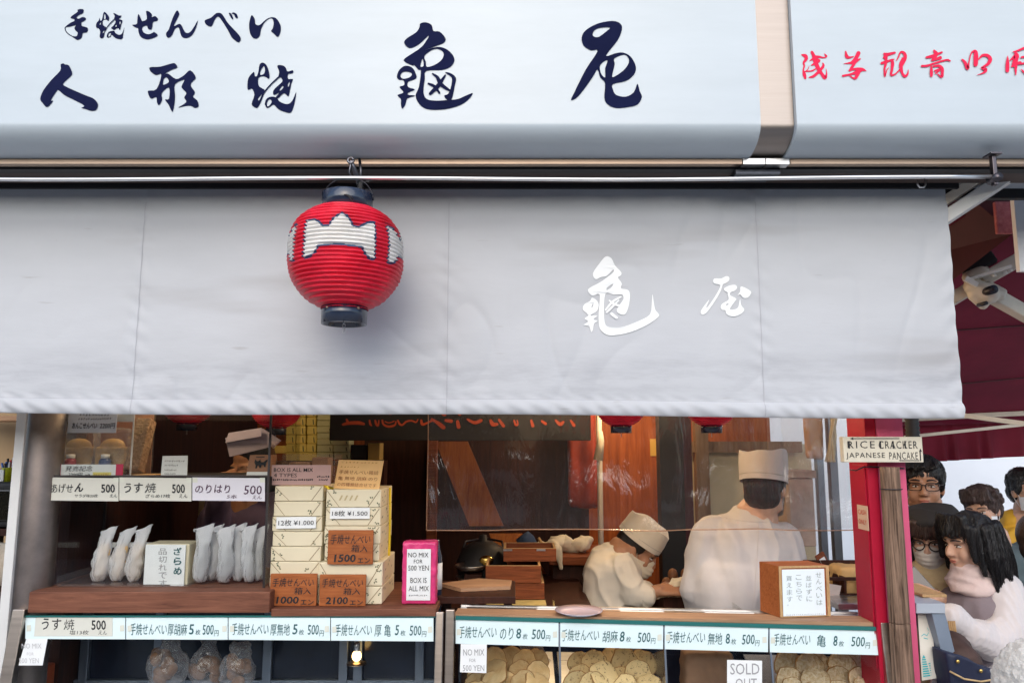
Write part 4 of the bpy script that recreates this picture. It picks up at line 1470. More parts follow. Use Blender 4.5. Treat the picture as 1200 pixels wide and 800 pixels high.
def cracker_mesh(seed, r=0.052, hexa=False):
    rr = random.Random(seed)
    m = MB()
    n = 30
    ph = rr.random() * 6
    prof = []
    for k in range(n):
        a = 2 * math.pi * k / n
        q = r * (1 + 0.13 * noise.noise(Vector((math.cos(a) * 1.5 + seed, math.sin(a) * 1.5, 0))) + 0.05 * noise.noise(Vector((math.cos(a) * 5 + seed, math.sin(a) * 5, 3))))
        if hexa:
            q *= 1.06 * math.cos(math.pi / 6) / math.cos(((a + ph) % (math.pi / 3)) - math.pi / 6) * 0.55 + 0.47
        prof.append((q * math.cos(a), q * math.sin(a)))

    def hz(x, y):
        return 0.0075 * noise.noise(Vector((x * 22 + seed, y * 28, 1))) + 0.002 * noise.noise(Vector((x * 90 + seed, y * 90, 2)))
    rings = (1.0, 0.955, 0.75, 0.5, 0.25)
    vs = []
    for s_ in (1, -1):
        for i, q in enumerate(rings):
            for (x, y) in prof:
                e = 0.0012 if i == 0 else 0.0045
                vs.append((x * q, y * q, hz(x * q, y * q) + s_ * (e if i else 0.0022)))
        vs.append((0, 0, hz(0, 0) + s_ * 0.0045))
    N = len(rings) * n + 1
    fs, rim = [], []
    for s_ in (0, 1):
        o = s_ * N
        for i in range(len(rings) - 1):
            for k in range(n):
                k2 = (k + 1) % n
                fs.append((o + i * n + k, o + i * n + k2, o + (i + 1) * n + k2, o + (i + 1) * n + k))
                rim.append(1 if i == 0 else 0)
        for k in range(n):
            rim.append(0)
            fs.append((o + 4 * n + k, o + 4 * n + (k + 1) % n, o + 5 * n))
    for k in range(n):
        k2 = (k + 1) % n
        fs.append((k, k2, N + k2, N + k))
        rim.append(1)
    m.add(vs, fs, 0, True)
    m.mi = rim
    return m


def cracker_pile(px0, px1, ptop, matl, label, group, seeds, hexa, slope):
    rr = random.Random(seeds)
    meshes = [cracker_mesh(seeds + i, 0.047, hexa).mesh('rice_cracker', [matl, M_RIM]) for i in range(9)]
    n = 0
    for row in range(5):
        py = ptop + 22 + row * 16
        cnt = 5 if row % 2 == 0 else 4
        for k in range(cnt):
            u = (k + 0.5) / cnt + rr.uniform(-0.05, 0.05)
            px = px0 + 14 + (px1 - px0 - 28) * u
            pp = RP.at(px, py + slope * (px - px0) + rr.uniform(-4, 4), -0.03 - 0.17 + 0.040 * row + (0.010 if k % 2 else -0.010) + 0.003 * rr.random())
            o = bpy.data.objects.new('rice_cracker', meshes[n % 9])
            COL.objects.link(o)
            o.location = pp
            o.rotation_euler = (R(74 + rr.uniform(-7, 6)), R(rr.uniform(-9, 9)), R(rr.uniform(-10, 10)))
            if (row * 7 + k * 3) % 8 == 2:      # some lie loose on top, turned out of line
                o.rotation_euler = (R(rr.uniform(36, 56)), R(rr.uniform(-28, 28)), R(rr.uniform(-40, 40)))
                o.location = pp + Vector((0, -0.028, 0.012))
            s_ = rr.uniform(0.86, 1.06)
            o.scale = (s_, s_, s_)
            o['label'] = label
            o['category'] = 'rice cracker'
            o['group'] = group
            n += 1
    # tray the pile rests on
    a, c = RP.at(px0 + 3, ptop + 40, -0.02), RP.at(px1 - 3, ptop + 40, -0.02)
    m = MB()
    zt = a.z - 0.11
    m.prism([Vector((a.x, a.y - 0.015, zt)), Vector((c.x, c.y - 0.015, zt)), Vector((c.x, c.y + 0.3, zt + 0.10)), Vector((a.x, a.y + 0.3, zt + 0.10))], Vector((0, 0, 0.006)))
    solo('cracker_tray', label.replace('rice cracker', 'sloping wire tray holding the crackers'), 'tray', m, M_STEEL_H)


cracker_pile(534, 656, 749, M_CRACK, 'golden rice cracker piled behind the NO MIX notice', 'crackers behind the NO MIX notice', 20, True, 0.02)
cracker_pile(656, 778, 752, M_CRACK_S, 'speckled sesame rice cracker piled under the 胡麻 price card', 'sesame crackers in the second compartment', 40, False, 0.02)
cracker_pile(902, 1030, 756, M_CRACK_Z, 'pale crusted rice cracker piled under the 亀 price card', 'pale crackers in the right hand compartment', 60, False, 0.02)
# brown paper bag in the sold-out compartment
M_KRAFT = mat('kraft_paper', (0.30, 0.17, 0.10), rough=0.75, var=0.25, vscale=6, bump=0.4, bscale=14)
m = MB()
a = P(800, 765, 2.66); c = P(858, 800, 2.66)
m.box(a.x, c.x, 2.62, 2.72, a.z - 0.26, a.z + 0.01, 0.012)
blob(m, 'paper_bag', M_KRAFT, None, 0.007, 2, fold=0.006, fscale=(18, 18, 14))
ob = bpy.data.objects['paper_bag']; ob['label'] = 'crumpled brown paper bag standing in the sold out compartment'; ob['category'] = 'bag'
# plastic bags behind the first pile and in the left case
M_ROLLS = mat('cracker_pieces', (0.24, 0.12, 0.06), rough=0.7, var=0.4, vscale=14)
def lump_bag(px0, py0, px1, py1, Y, label, seed, core, cat='bag'):
    x0, x1, z0, z1 = rect(px0, py0, px1, py1, Y)
    t = thing('plastic_bag', label, cat, ((x0 + x1) / 2, Y, z0))
    rr = random.Random(seed)
    m = MB()
    for i in range(9):
        m.ell((x0 + (x1 - x0) * rr.uniform(0.22, 0.78), Y + rr.uniform(-0.02, 0.02), z0 + (z1 - z0) * rr.uniform(0.15, 0.6)), (0.026, 0.014, 0.02), 10, M=Matrix.Rotation(rr.random() * 3, 4, 'Y'))
    part('contents', m, core, t)
    m = MB()
    w, h = (x1 - x0), (z1 - z0)
    m.ell(((x0 + x1) / 2, Y, z0 + h * 0.36), (w * 0.5, 0.045, h * 0.38), 20)
    m.ell(((x0 + x1) / 2 + w * 0.05, Y, z0 + h * 0.7), (w * 0.26, 0.025, h * 0.26), 16)
    m.ell(((x0 + x1) / 2 + w * 0.02, Y, z0 + h * 0.9), (w * 0.34, 0.014, h * 0.1), 16)
    blob(m, 'film', M_CLEAR, t, 0.006, 4, fold=0.009, fscale=(22, 22, 22), seed=seed)
    return t
lump_bag(172, 738, 222, 806, 2.70, 'clear bag of brown cracker pieces at the left of the low case floor', 1, M_ROLLS)
lump_bag(222, 742, 262, 806, 2.74, 'clear bag of brown cracker pieces in the middle of the left low case', 2, M_ROLLS)
lump_bag(258, 750, 300, 806, 2.69, 'clear bag of brown cracker pieces nearest the third price card', 3, M_ROLLS)
lump_bag(592, 748, 650, 800, 2.78, 'clear bag of brown crackers behind the golden cracker pile', 4, M_ROLLS)
lump_bag(700, 752, 764, 800, 2.78, 'clear bag of brown crackers behind the sesame cracker pile', 5, M_ROLLS)
# red and brown packet at the far left of the low case
m = MB(); m.rbox(30, 780, 54, 815, 2.7, 0.05, 0.006)
solo('snack_packet', 'orange red snack packet at the left end inside the low case', 'packet', m, mat('packet_orange', (0.45, 0.09, 0.03), rough=0.4, var=0.5, vscale=14))
# ------------------------------------------------------------------ upper glass showcase on the left board
YF = 2.60
sc_ = thing('glass_showcase', 'two storey glass showcase standing on the brown board at the left', 'showcase', (P(180, 692, YF).x, 2.75, P(180, 692, YF).z))
zbase = zT
xa, xb = P(50, 640, YF).x, P(311.5, 640, YF).x
ztop_ = 1.98
zsh0, zsh1 = P(180, 587, YF).z, P(180, 558.5, YF).z
YBK = 2.97
b = MB(); b.box(xa, xb, YF, YF + 0.005, zbase, zsh0 - 0.004); b.box(xa, xb, YF, YF + 0.005, zsh1 + 0.006, ztop_); part('glass_front', b, M_GLASS, sc_)
b = MB(); b.box(xa, xa + 0.005, YF + 0.006, YBK, zbase, ztop_); part('glass_side', b, M_GLASS, sc_)
b = MB(); b.box(xb - 0.005, xb, YF + 0.006, YBK, zbase, ztop_); part('glass_side', b, M_GLASS, sc_)
b = MB(); b.box(xa - 0.002, xb + 0.002, YF + 0.004, YBK, zsh0 + 0.03, zsh1); part('shelf', b, M_BLACK, sc_)
b = MB()
for x in (xa, xb):
    b.box(x - 0.004, x + 0.004, YF - 0.006, YF - 0.001, zbase, ztop_, 0.001)
    if x == xa:
        b.box(x - 0.006, x + 0.006, YBK + 0.001, YBK + 0.012, zbase, ztop_, 0.001)
b.box(xa + 0.005, xb - 0.005, YF - 0.006, YF - 0.001, zsh1 + 0.001, zsh1 + 0.006)
part('edge_strip', b, mat('anodised_dark', (0.10, 0.09, 0.09), rough=0.35, metal=0.9), sc_)
b = MB()
for px in (66, 78):
    q = P(px, 640, 2.9)
    b.box(q.x - 0.008, q.x + 0.008, 2.9, 2.92, zbase, zsh0 + 0.025)
part('wood_upright', b, wood('orange_slat', (0.50, 0.20, 0.06), (0.32, 0.10, 0.03), axis=2), sc_)
b = MB()
q0, q1 = P(74, 689, 2.66), P(226, 689, 2.66)
b.box(q0.x, q1.x, 2.62, 2.90, zbase + 0.001, zbase + 0.006)
b.box(q0.x, q1.x, 2.885, 2.89, zbase + 0.006, P(100, 636, 2.885).z)
b.box(q0.x, q0.x + 0.004, 2.62, 2.883, zbase + 0.007, P(100, 660, 2.885).z)
part('acrylic_tray', b, M_ACRYL, sc_)
b = MB(); b.box(q0.x, q1.x, 2.884, 2.8845, P(100, 641, 2.885).z, P(100, 635, 2.885).z); part('tray_label_strip', b, M_PAPER, sc_)

SP = Plane(Vector((xa, YF - 0.008, zsh1)))


def upcard(x0, x1, matl, label, writer, inks):
    m = MB()
    a = [SP.at(x0, 559), SP.at(x1, 560), SP.at(x1, 587), SP.at(x0, 586)]
    m.prism(a, Vector((0, -0.001, 0)))
    t = thing('price_card', label, 'price card', (a[0] + a[2]) / 2, 'price cards on the showcase shelf edge')
    part('card', m, matl, t)
    w = MB(); writer(w); part('lettering', w, inks, t)
    m = MB()
    for q in (x0 + 3, x1 - 3):
        m.prism([SP.at(q - 3, 559.5, 0.0012), SP.at(q + 3, 559.5, 0.0012), SP.at(q + 3, 565, 0.0012), SP.at(q - 3, 565, 0.0012)], Vector((0, -0.0004, 0)))
    part('tape', m, M_TAPE, t)


def ua(m):
    text_pl(m, 'あげせ', 60, 566.5, 86, 577, SP, 0.0026, 0, **HW)
    text_pl(m, 'ん', 87.5, 565.5, 98, 576, SP, 0.0026, 0, bold=0.025, shear=0.25)
    text_pl(m, '500', 119, 567, 135, 577, SP, 0.0026, 0, bold=0.02)
    text_pl(m, 'サラダ味20枚', 88, 578.5, 115, 582.5, SP, 0.0026, 0, **HW)
    text_pl(m, 'えん', 129, 578.5, 138, 582.5, SP, 0.0026, 0, **HW)


def ub(m):
    text_pl(m, 'うす', 146, 565.5, 168, 577, SP, 0.0026, 0, bold=0.012, **HW)
    text_pl(m, '焼', 170, 565.5, 183, 577, SP, 0.0026, 0, **HW)
    text_pl(m, '500', 202, 567, 217, 577.5, SP, 0.0026, 0, bold=0.018)
    text_pl(m, 'ざらめ17枚', 171, 578.5, 200, 583, SP, 0.0026, 0, **HW)
    text_pl(m, 'えん', 210, 578.5, 220, 583, SP, 0.0026, 0, **HW)


def uc(m):
    text_pl(m, 'のりはり', 229, 567.5, 270, 577.5, SP, 0.0026, 0, bold=0.006, **HW)
    text_pl(m, '500', 286, 568.5, 307, 579, SP, 0.0026, 0, bold=0.004, **HW)
    text_pl(m, '5本', 266, 579, 278, 584, SP, 0.0026, 0, **HW)
    text_pl(m, 'えん', 296, 580, 307, 584.5, SP, 0.0026, 0, **HW)


upcard(56, 139, M_CARD_GREY, 'price card with あげせん 500 on the showcase shelf edge', ua, M_BLACK_INK)
upcard(140, 224.5, M_CARD_GREY, 'price card with うす焼 500 on the showcase shelf edge', ub, M_BLACK_INK)
upcard(225.5, 310.5, mat('price_card_lilac', (0.70, 0.69, 0.74), rough=0.6, var=0.05), 'price card with のりはり 500 on the showcase shelf edge', uc, mat('ink_plum', (0.06, 0.01, 0.05), rough=0.6))


# paper bags of crackers: translucent sleeve with a bulging bottom and flared neck
def cracker_bag(px, pyb, pyt, Y, lean, w, core, label, group, seed, neck=0.35, name='cracker_bag'):
    bt, tp = P(px, pyb, Y), P(px + lean, pyt, Y)
    bt.z = max(bt.z, zbase + 0.008)
    t = thing(name, label, 'bag', bt, group)
    Hh = tp.z - bt.z
    rr = random.Random(seed)
    m = MB()
    for i in range(6):
        f = 0.13 + 0.09 * i
        c = bt.lerp(Vector((tp.x, Y, tp.z)), f)
        m.ell((c.x, Y, c.z), (w * 0.36, 0.015, 0.026), 12, M=Matrix.Rotation(R(rr.uniform(-20, 20)), 4, 'Y'))
    m.cap(bt.lerp(Vector((tp.x, Y, tp.z)), 0.14), bt.lerp(Vector((tp.x, Y, tp.z)), 0.52), w * 0.37, w * 0.30)

    def flat(me, Y=Y):
        for v in me.vertices:
            v.co.y = Y + (v.co.y - Y) * 0.5
    blob(m, 'contents', core, t, 0.004, 1, fold=0.003, fscale=(60, 60, 60), seed=seed, post=flat)
    m = MB()
    prof = [(0.0, 0.26, 0.5), (0.03, 0.32, 0.7), (0.12, 0.44, 1.0), (0.3, 0.50, 1.0), (0.5, 0.46, 0.8), (0.66, 0.38, 0.5), (0.78, neck, 0.24), (0.88, neck * 1.05, 0.16), (1.0, neck * 1.45, 0.07)]
    n = 22
    vs, fs = [], []
    J = 26
    for j in range(J + 1):
        f = j / J
        for i in range(len(prof) - 1):
            if prof[i][0] <= f <= prof[i + 1][0]:
                u = (f - prof[i][0]) / (prof[i + 1][0] - prof[i][0])
                wx = prof[i][1] + (prof[i + 1][1] - prof[i][1]) * u
                dy = prof[i][2] + (prof[i + 1][2] - prof[i][2]) * u
                break
        cx = bt.x + (tp.x - bt.x) * (f ** 1.25) + 0.004 * math.sin(f * 5 + seed)
        for k in range(n):
            a = 2 * math.pi * k / n
            q = 1 + 0.22 * noise.noise(Vector((math.cos(a) * 2 + seed, math.sin(a) * 2, f * 7)))
            vs.append((cx + w * wx * math.cos(a) * q, Y + 0.026 * dy * math.sin(a) * q + 0.006 * f * math.sin(seed), bt.z + Hh * f + (0.012 * math.cos(a) if f > 0.93 else 0) + 0.006 * noise.noise(Vector((a, f * 4, seed)))))
    for j in range(J):
        for k in range(n):
            k2 = (k + 1) % n
            fs.append((j * n + k, j * n + k2, (j + 1) * n + k2, (j + 1) * n + k))
    fs.append(list(range(n)))
    m.add(vs, fs, 0, True)
    part('paper_sleeve', m, M_FILMBAG, t)


M_TANROLL = mat('fried_crackers', (0.62, 0.42, 0.20), rough=0.7, var=0.3, vscale=25)
M_NORI = mat('seaweed_rolls', (0.03, 0.032, 0.035), rough=0.5, var=0.5, vscale=25)
GB = 'three bags of fried crackers'
cracker_bag(113, 694, 619, 2.68, 15, 0.064, M_TANROLL, 'white bag of fried crackers, leftmost of the three in the showcase', GB, 1)
cracker_bag(134, 694, 620, 2.69, 15, 0.062, M_TANROLL, 'white bag of fried crackers, middle one of the three in the showcase', GB, 2)
cracker_bag(155, 693, 618, 2.68, 12, 0.062, M_TANROLL, 'white bag of fried crackers, next to the white ざらめ sold out box', GB, 3)
GB2 = 'bags of seaweed wrapped crackers'
for i, (px, dpx, w, yy) in enumerate(((235, 4, 0.058, 2.66), (249, 3, 0.056, 2.70), (262, 3, 0.058, 2.66), (277, 2, 0.052, 2.69), (290, 1, 0.050, 2.67), (302, 2, 0.044, 2.70))):
    lab = ['leftmost bag of seaweed crackers, beside the white sold out box', 'second bag of seaweed crackers from the white sold out box', 'third bag of seaweed crackers from the white sold out box',
           'fourth bag of seaweed crackers from the white sold out box', 'fifth bag of seaweed crackers from the white sold out box', 'rightmost bag of seaweed crackers, at the end of the showcase'][i]
    cracker_bag(px, 695, 616 + (i % 3), yy, dpx, w, M_NORI, lab, GB2, 10 + i, neck=0.46)

# white box sign: sold out
t = thing('box_sign', 'white paper covered box with 品切れです and ざらめ between the bags', 'sign', P(198, 695, 2.64))
x0, x1, z0, z1 = rect(168.5, 637, 216, 695, 2.64)
z0 = max(z0, zbase + 0.001)
b = MB(); b.box(x0, x1 + 0.012, 2.642, 2.74, z0, z1, 0.004); part('box', b, M_CREAMPAPER, t)
b = MB(); b.box(x0 + 0.002, x1 - 0.012, 2.638, 2.6415, z0 + 0.002, z1 - 0.002, 0.001); part('sheet', b, M_PAPER, t)
x2, x3, z2, z3 = rect(201, 638, 216.5, 686, 2.634)
b = MB(); b.box(x2, x3, 2.634, 2.637, z2, z3); part('slip', b, M_PAPER, t)
b = MB()
for i, ch in enumerate('品切れです'):
    text_px(b, ch, 186, 642 + i * 9.3, 195.5, 649.5 + i * 9.3, 2.6375, 0.001, 0, wob=0.03)
for i, ch in enumerate('ざらめ'):
    text_px(b, ch, 203.5, 641 + i * 11.5, 213, 650 + i * 11.5, 2.6335, 0.001, 1, bold=0.02)
part('lettering', b, [M_GREY_INK, M_TEAL_INK], t)

# transparent box with two gift packs on the showcase's upper shelf
YU = 2.66
t = thing('acrylic_box', 'clear acrylic box on the top shelf holding two gift packs', 'box', P(107, 557, YU))
x0, x1, z0, z1 = rect(62, 478, 155.5, 556, YU)
z0 = zsh1 + 0.001
b = MB(); b.box(x0, x1, YU, YU + 0.004, z0, z1); b.box(x0, x0 + 0.004, YU + 0.005, YU + 0.16, z0, z1); b.box(x1 - 0.004, x1, YU + 0.005, YU + 0.16, z0, z1)
part('panel', b, M_ACRYL, t)
b = MB()
for x in (x0, x1):
    b.box(x - 0.0025, x + 0.0025, YU - 0.003, YU - 0.0005, z0, z1)
b.box(x0, x1, YU - 0.003, YU - 0.0005, z0, z0 + 0.004)
part('bright_edge', b, M_ALU, t)
b = MB(); b.box(x0 + 0.006, x1 - 0.006, YU + 0.155, YU + 0.16, z0, z1); part('back_sheet', b, mat('rust_board', (0.55, 0.22, 0.10), rough=0.7, var=0.3), t)
b = MB(); b.box(x0 + 0.006, x1 - 0.006, YU + 0.006, YU + 0.008, P(100, 494, YU).z, z1); part('top_label', b, M_PAPER, t)


def gift(px0, px1, pyt, label, capc, seed):
    xq0, xq1, q0_, q1_ = rect(px0, pyt, px1, 548, YU + 0.08)
    q0_ = zsh1 + 0.003
    g_ = thing('gift_pack', label, 'gift pack', ((xq0 + xq1) / 2, YU + 0.08, q0_), 'gift packs in the acrylic box')
    m = MB(); m.box(xq0 + 0.008, xq1 - 0.008, YU + 0.06, YU + 0.10, q0_, q0_ + 0.10, 0.008); m.ell(((xq0 + xq1) / 2, YU + 0.08, q0_ + 0.10), ((xq1 - xq0) * 0.38, 0.02, 0.03), 14)
    part('contents', m, mat('golden_food', (0.78, 0.50, 0.18), rough=0.6, var=0.5, vscale=20), g_)
    m = MB(); cx = (xq0 + xq1) / 2
    m.lathe([(0.018, q0_ + 0.002), (0.02, q0_ + 0.01), (0.02, q0_ + 0.05), (0.013, q0_ + 0.058)], (cx, YU + 0.035, 0), 20)
    j = part('jar', m, capc, g_)
    m = MB(); m.lathe([(0.0145, q0_ + 0.0585), (0.0145, q0_ + 0.072), (0.001, q0_ + 0.073)], (cx, YU + 0.035, 0), 20)
    part('lid', m, M_PAPER, j)
    m = MB(); m.box(cx + 0.012, cx + 0.045, YU + 0.012, YU + 0.014, q0_ + 0.004, q0_ + 0.036, M=None); part('tag', m, M_PAPER, g_)
    m = MB(); m.box(xq0, xq1, YU + 0.012 + 0.042, YU + 0.11, q0_ + 0.001, q1_, 0.006)
    blob(m, 'film', M_CLEAR, g_, 0.006, 3, fold=0.006, fscale=(20, 20, 20), seed=seed)


gift(71, 113, 505, 'clear gift pack with a red labelled jar', mat('jar_red', (0.35, 0.03, 0.06), rough=0.3), 3)
gift(112, 152, 502, 'clear gift pack with a blue labelled jar', mat('jar_blue', (0.03, 0.08, 0.25), rough=0.3), 4)

# cards in front of the clear box
t = thing('card_sign', 'white card with navy あんこせんべい 2200円 at the top left', 'sign', P(108, 507, YU - 0.01))
b = MB(); b.rbox(80, 474, 137, 507, YU - 0.012, 0.002); part('card', b, mat('card_cool', (0.72, 0.75, 0.84), rough=0.6, var=0.04), t)
b = MB()
text_px(b, 'あんこせんべい', 84.5, 495, 114, 502, YU - 0.0125, 0.001, 0, bold=0.02, **HW)
text_px(b, '2200円', 117, 495.5, 135, 502, YU - 0.0125, 0.001, 0, bold=0.012, **HW)
scrib_px(b, 92, 489, 131, 492, YU - 0.0125, n=14, mi=0)
scrib_px(b, 93, 484, 129, 487.5, YU - 0.0125, n=10, mi=0)
part('lettering', b, M_INK, t)
t = thing('card_sign', 'long white card with red ends and 発売記念 2200円 on the top shelf', 'sign', P(104, 561, YF + 0.02))
b = MB(); b.rbox(71, 544, 135.5, 560.5, YF + 0.02, 0.003); part('card', b, M_PAPER, t)
b = MB(); b.rbox(64, 543.5, 71, 561, YF + 0.0195, 0.004); b.rbox(135.5, 543.5, 143.5, 561, YF + 0.0195, 0.004); part('red_end', b, mat('card_red', (0.62, 0.03, 0.10), rough=0.5), t)
b = MB(); b.rbox(108.5, 553, 130, 559.5, YF + 0.0185, 0.001); part('yellow_slip', b, mat('slip_yellow', (0.80, 0.72, 0.22), rough=0.6), t)
b = MB()
text_px(b, '発売記念', 77, 545.5, 109, 552, YF + 0.0195, 0.001, 0, **HW)
text_px(b, '2200円', 80, 553.5, 97, 558.5, YF + 0.0195, 0.001, 0, **HW)
text_px(b, '→', 100, 554.5, 106, 557.5, YF + 0.0195, 0.001, 0)
scrib_px(b, 110, 554, 128, 558, YF + 0.018, n=7, mi=1)
part('lettering', b, [M_BLACK_INK, mat('ink_orange', (0.55, 0.28, 0.02), rough=0.7)], t)

# cork-like tilted block, small white card, cat parcel box, pale cloth
b = MB()
a_, c_ = P(157, 552, 2.74), P(172, 492, 2.80)
b.beam(a_, c_, 0.05, 0.055, bev=0.003, up=Vector((1, 0, 0)))
solo('rice_cake_slab', 'rough tan slab leaning on the top shelf beside the clear box', 'slab', b, mat('puffed_tan', (0.50, 0.33, 0.20), rough=0.9, vscale=60, col2=(0.20, 0.11, 0.06), bump=1.0, bscale=90))
b = MB(); b.rbox(152, 556, 180, 559.6, 2.68, 0.1, 0.001)
solo('wood_strip', 'short light wooden strip under the leaning tan slab', 'strip', b, M_PALEWOOD)
t = thing('card_sign', 'small white card of small English handwriting on the top shelf', 'sign', P(204, 562, 2.63))
b = MB(); b.prism([P(190.5, 534, 2.65), P(220, 533.5, 2.65), P(219, 561.5, 2.63), P(188, 561.5, 2.63)], Vector((0, 0.002, 0))); part('card', b, M_PAPER, t)
b = MB()
for y, xe in ((538.5, 217), (543.5, 209), (549, 207), (553.5, 206), (557.5, 206)):
    scrib_px(b, 193, y, xe, y + 2.6, 2.628, n=9)
part('lettering', b, M_BLACK_INK, t)
t = thing('parcel_box', 'small brown box with a black cat mark beside the BOX sign', 'box', P(303, 563, 2.66))
b = MB(); b.prism([P(293, 533, 2.68), P(318.5, 533, 2.68), P(314, 563, 2.66), P(287, 563, 2.66)], Vector((0, 0.06, 0))); part('box', b, mat('parcel_brown', (0.36, 0.17, 0.09), rough=0.6, var=0.1), t)
b = MB(); b.prism([P(289.5, 552.5, 2.664), P(315.2, 552.5, 2.664), P(313.7, 562.5, 2.657), P(287.4, 562.5, 2.657)], Vector((0, 0.0015, 0))); part('white_band', b, M_PAPER, t)
b = MB()
cat = [(298,541.5),(299,538),(301,540),(303,540),(305,538),(305.5,541.5),(309,541),(312,538.5),(314,538.5),(311.5,542.5),(311,547),(309.5,547),(309,544.5),(306.5,544.5),(305.5,548),(303.5,548),(303.8,544.8),(301.5,545.5),(301,548.5),(299,548.5),(299.5,545)]
b.prism([P(x, y, 2.667) for x, y in cat], Vector((0, 0.001, 0)))
for y0, y1, mi_ in ((557, 557.6, 1), (559.5, 560.1, 1)):
    b.prism([P(291, y0, 2.656), P(311, y0, 2.656), P(311, y1, 2.656), P(291, y1, 2.656)], Vector((0, 0.0005, 0)), mi_)
b.prism([P(300, 534.6, 2.672), P(310, 534.6, 2.672), P(310, 535.6, 2.672), P(300, 535.6, 2.672)], Vector((0, 0.0005, 0)))
part('printed_mark', b, [M_BLACK_INK, mat('print_orange', (0.5, 0.15, 0.03))], t)
# hanging pale cloth/flap with a ring
M_LILAC = mat('lilac_cloth', (0.42, 0.38, 0.50), rough=0.85, var=0.12, vscale=5)
t = thing('folded_cloth', 'pale lilac folded cloth hung on a ring inside the showcase back', 'cloth', P(300, 520, 2.98))
b = MB(); b.prism([P(264, 513, 3.0), P(307, 502, 3.02), P(328, 516, 3.02), P(322, 522, 3.01), P(269, 535, 3.0)], Vector((0, 0.02, 0))); part('panel', b, M_LILAC, t)
b = MB(); b.prism([P(264, 518.5, 2.99), P(306, 511, 2.99), P(306.5, 501, 3.0), P(268, 507, 3.0)], Vector((0, 0.006, 0))); part('fold', b, M_LILAC, t)
c = P(320.5, 522, 3.0)
b = MB(); b.tube([c + Vector((0.008 * math.cos(a), 0, 0.008 * math.sin(a))) for a in [2 * math.pi * q / 14 for q in range(15)]], 0.0018, 8); part('ring', b, M_STEEL_H, t)

# ------------------------------------------------------------------ stacked boxes wrapped in cream paper
def leafprint(mb, x0, x1, z0, z1, y, seed, dens, left=True):
    rr = random.Random(seed)
    for i in range(dens):
        px = rr.choice((rr.uniform(x0, x0 + 0.03), rr.uniform(x1 - 0.05, x1 - 0.004)))
        pz = rr.uniform(z0 + 0.006, z1 - 0.006)
        a0 = rr.uniform(0, 6)
        for q in range(rr.choice((2, 3, 3))):
            a = a0 + q * 1.1
            l, w = rr.uniform(0.006, 0.010), 0.0025
            d = Vector((math.cos(a), 0, math.sin(a)))
            e = Vector((-d.z, 0, d.x))
            p = Vector((px, y, pz)) + d * 0.002
            pts = [p, p + d * l * 0.5 + e * w, p + d * l, p + d * l * 0.5 - e * w]
            pts = [Vector((min(max(v.x, x0 + .001), x1 - .001), v.y, min(max(v.z, z0 + .001), z1 - .001))) for v in pts]
            mb.add(pts, [(0, 1, 2, 3)])


def wrapped(x0, x1, y0, y1, z0, z1, label, seed, dens, group):
    t = thing('cracker_box', label, 'box', ((x0 + x1) / 2, (y0 + y1) / 2, z0), group)
    rr = random.Random(seed)
    m = MB(); m.box(x0, x1, y0, y1, z0 + 0.0007, z1 - 0.0007, 0.003)
    part('wrapped_box', m, M_CREAMPAPER, t)
    m = MB()
    leafprint(m, x0 + 0.002, x1 - 0.002, z0, z1, y0 - 0.0006, seed, dens)
    # printing on the right flank
    for i in range(dens):
        yy, zz = rr.uniform(y0 + 0.02, y1 - 0.02), rr.uniform(z0 + 0.01, z1 - 0.01)
        m.add([(x1 + 0.0006, yy, zz), (x1 + 0.0006, yy + 0.012, zz + 0.003), (x1 + 0.0006, yy + 0.016, zz + 0.009), (x1 + 0.0006, yy + 0.004, zz + 0.005)], [(0, 1, 2, 3)])
    part('leaf_print', m, M_LEAFPRINT, t)
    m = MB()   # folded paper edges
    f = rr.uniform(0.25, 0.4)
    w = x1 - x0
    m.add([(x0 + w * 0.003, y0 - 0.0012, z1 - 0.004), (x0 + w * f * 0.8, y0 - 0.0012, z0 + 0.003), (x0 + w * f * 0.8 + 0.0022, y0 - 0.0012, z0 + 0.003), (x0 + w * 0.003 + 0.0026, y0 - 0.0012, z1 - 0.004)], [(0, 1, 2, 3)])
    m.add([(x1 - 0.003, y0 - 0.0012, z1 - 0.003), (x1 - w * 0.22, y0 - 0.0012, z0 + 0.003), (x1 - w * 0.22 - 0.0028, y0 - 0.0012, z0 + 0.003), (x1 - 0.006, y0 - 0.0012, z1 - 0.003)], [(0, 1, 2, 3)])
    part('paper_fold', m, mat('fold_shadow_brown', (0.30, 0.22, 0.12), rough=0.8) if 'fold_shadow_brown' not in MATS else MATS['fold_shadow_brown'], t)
    return t


ordn = ['topmost', 'second from the top', 'third from the top', 'fourth from the top', 'fifth from the top', 'sixth from the top', 'seventh from the top', 'lowest']
ys = [569, 587, 605, 622.5, 640, 657.5, 675, 693.5, 711.5]
Yb = 2.625
for i in range(8):
    x0, x1, _, _ = rect(318.5 + rng.uniform(-1, 1) + 0.12 * i * -1, 500, 376.5 + rng.uniform(-1, 1), 500 + 280, Yb)
    zz1, zz0 = P(348, ys[i], Yb).z, P(348, ys[i + 1], Yb).z
    if i == 7:
        zz0 = zT2 + 0.0005
    wrapped(x0, x1, Yb, Yb + 0.17, zz0, zz1, 'cream wrapped cracker box, %s of the left stack' % ordn[i], 100 + i, 3, 'boxes in the left stack')
ys2 = [573, 594.5, 616, 637, 657]
for i in range(4):
    x0, x1, _, _ = rect(380 + rng.uniform(-0.7, 0.7), 500, 445 + rng.uniform(-1, 1), 780, Yb)
    zz1, zz0 = P(412, ys2[i], Yb).z, P(412, ys2[i + 1], Yb).z
    wrapped(x0, x1, Yb, Yb + 0.24, zz0, zz1, 'leaf printed cracker box, %s of the right stack' % ordn[i], 200 + i, 7, 'boxes in the right stack')
ys3 = [657, 685, 711.5]
